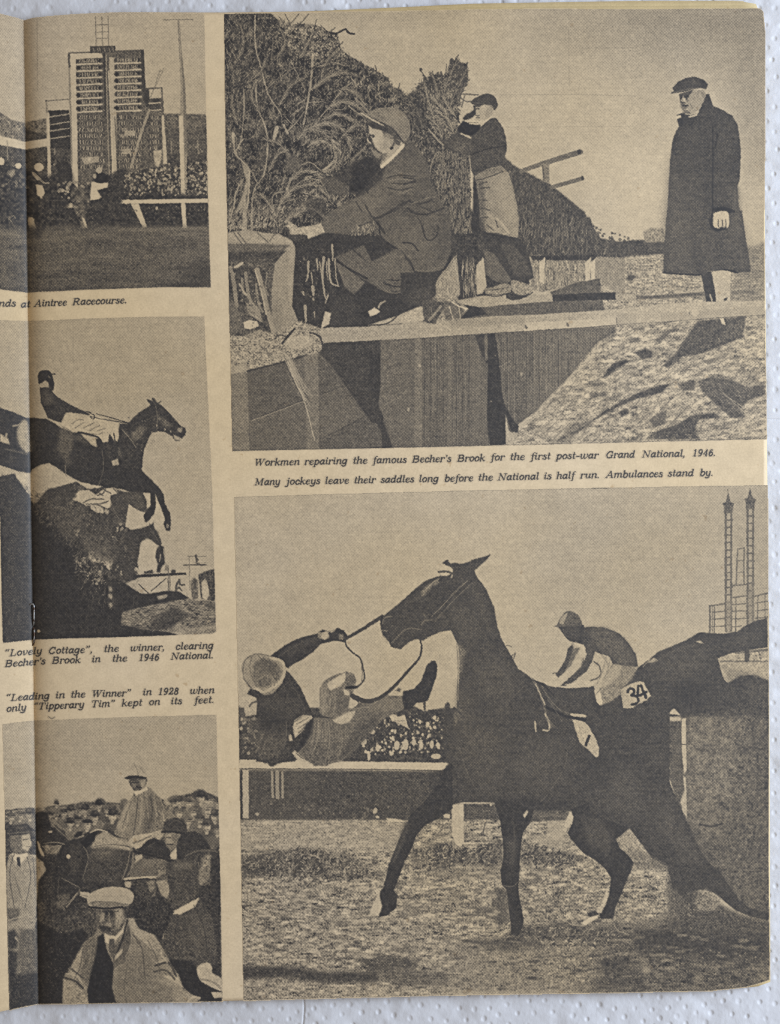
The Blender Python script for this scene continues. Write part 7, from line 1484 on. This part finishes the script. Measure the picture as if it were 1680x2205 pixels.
# leaves underneath, their heads standing out above the top edge
for k, (zs, up, cut, low, rt) in enumerate(((.84, .38, 1630, 2.5, .2), (.68, .86, 1634, 4.5, .5), (.50, 1.0, 1620, 7.5, 1.0), (.32, .70, 1612, 6, .4))):
    sx = np.array([52, 300, 500, 700, 869, 1018, 1370, cut - 25, cut - 8, cut + 6, cut + 14, 1650.])
    st = np.array([52, 32, 29, 26.5 - 4 * up, 24 - 9 * up, 20.5 - 13 * up, 19.5 - 18 * up, 18 - 17 * up, 17.5 - 13 * up, 19, 22, 32.])
    sb = (np.array([52, 480, 969, 1360, 1527, 1603, 1640, 1652, 1659.]), np.array([2158, 2153, 2141.5, 2136.5, 2133.6, 2126 + low * .2, 2119 + low * .6, 2114 + low, 2110 + low * .6]))
    rg = (np.array([1628, 1643, 1648.2, 1646.2 + rt, 1652 + rt, 1656.2 + rt, 1658.3 + rt]), np.array([17, 30, 73, 468, 1050, 1537, 2110.]))
    sheet('inner_page', 1, zs, M_INNER, 110, 90, (sx, st), sb, rg)


def patch(name, poly, label, g=1.3, lift=.00005, sel=None):
    x0, y0 = poly.min(0) - 2; x1, y1 = poly.max(0) + 2
    xs = np.arange(x0, x1 + g, g); ys = np.arange(y0, y1 + g, g)
    X, Y = np.meshgrid(xs, ys)
    fx = np.clip(X + PX, 0, TW - 1.01); fy = np.clip(Y + PY, 0, TH - 1.01)
    # sample the tone sheet, pixel centres at +.5
    fx = np.clip(fx - .5, 0, TW - 1.01); fy = np.clip(fy - .5, 0, TH - 1.01)
    xi = fx.astype(int); yi = fy.astype(int); u = fx - xi; v = fy - yi
    smp = lambda A: (A[yi, xi] * (1 - u) + A[yi, xi + 1] * u) * (1 - v) + (A[yi + 1, xi] * (1 - u) + A[yi + 1, xi + 1] * u) * v
    tone = smp(T)
    cxm = X[:-1, :-1] + g / 2; cym = Y[:-1, :-1] + g / 2
    if sel is None:
        keep = smp(sel_mask(poly))[:-1, :-1] > .15
    else:
        q = smp(sel) > .02
        keep = q[:-1, :-1] | q[1:, :-1] | q[:-1, 1:] | q[1:, 1:]
    z = zpage(X, Y) + lift
    V = proj(X, Y, z).reshape(-1, 3)
    fa = grid_faces(len(ys), len(xs)).reshape(len(ys) - 1, len(xs) - 1, 4)[keep]
    used = np.zeros(len(V), bool); used[fa.ravel()] = True; rm = np.cumsum(used) - 1
    o = mesh_obj('printed_photograph' if sel is None else 'caption', V[used], rm[fa], M_PRINT, mag, tone.ravel()[used])
    o['label'] = label
    return o


def sel_mask(poly):
    m = np.zeros((TH, TW), np.float32); y0, x0, c = cover(poly); m[y0:y0 + c.shape[0], x0:x0 + c.shape[1]] = c
    return m


for key, lab in (('A', 'printed photograph of racecourse number boards, runners and a white rail, top of the left column'),
                 ('B', 'printed photograph of workmen in flat caps mending a thorn fence beside a man in a long overcoat'),
                 ('C', 'printed photograph of a horse and jockey leaping a dark fence, middle of the left column'),
                 ('D', 'large printed photograph of a dark riderless horse and a jockey falling backwards'),
                 ('E', 'printed photograph of a mounted jockey led through a crowd of men in hats and caps')):
    patch(key, PIC[key], lab)
ink = 1 - TXT
for poly, lab in ((pts('V', "-20,620 300,620 300,668 -20,668"), 'caption ending at Aintree Racecourse'),
                  (pts('V', "520,974 1580,962 1580,1000 520,1018"), 'caption line beginning Workmen repairing'),
                  (pts('V', "520,1018 1580,1002 1580,1042 520,1056"), 'caption line beginning Many jockeys'),
                  (pts('V', "4,1386 475,1360 475,1430 4,1446"), 'caption of two lines beginning Lovely Cottage'),
                  (pts('V', "4,1470 475,1450 475,1534 4,1552"), 'caption of two lines beginning Leading in the Winner')):
    mk = sel_mask(poly) * ink
    patch('T', poly, lab, 1.0, .00004, mk)

# ---------------------------------------------------------------- staple in the fold
def tube(paths, r, n=10):
    Vs, Fs, base = [], [], 0
    for P in paths:
        P = np.array(P, float)
        for i, q in enumerate(P):
            d = P[min(i + 1, len(P) - 1)] - P[max(i - 1, 0)]; d /= np.linalg.norm(d)
            a = np.cross(d, (.3, .2, 1.)); a /= np.linalg.norm(a); b_ = np.cross(d, a)
            rr = r * (.55 if i in (0, len(P) - 1) else 1)
            for k in range(n):
                w = 2 * math.pi * k / n; Vs.append(q + rr * (math.cos(w) * a + math.sin(w) * b_))
        for i in range(len(P) - 1):
            for k in range(n):
                Fs.append((base + i * n + k, base + i * n + (k + 1) % n, base + (i + 1) * n + (k + 1) % n, base + (i + 1) * n + k))
        for e in (0, (len(P) - 1) * n):                      # end caps
            for k in range(0, n - 2, 2):
                Fs.append((base + e, base + e + k + 1, base + e + k + 2, base + e + (k + 3) % n) if k + 3 <= n else (base + e,) * 4)
        base += len(P) * n
    return np.array(Vs), np.array(Fs)


def sp(x, y, up):
    return proj(np.array(x), np.array(y), zpage(np.array(float(x)), np.array(float(y))) + up)


V1, F1 = tube([[sp(65.5, 1303, .0003), sp(67.5, 1300.5, .0006), sp(71.5, 1301, .0007), sp(73, 1305, .0006), sp(73.3, 1320, .0005), sp(73.2, 1338, .0003), sp(72.4, 1348, .0001)],
               [sp(72.6, 1351, .0001), sp(73.6, 1356, .0004), sp(74.0, 1368, .0005), sp(73.6, 1379, .0005), sp(72, 1386, .0003), sp(69.8, 1390.5, .0001)]], .00027)
ok = np.array([len(set(f)) == 4 for f in F1])
st = mesh_obj('staple', V1, F1[ok], M_WIRE, mag)
st['label'] = 'thin tarnished wire staple in the fold'
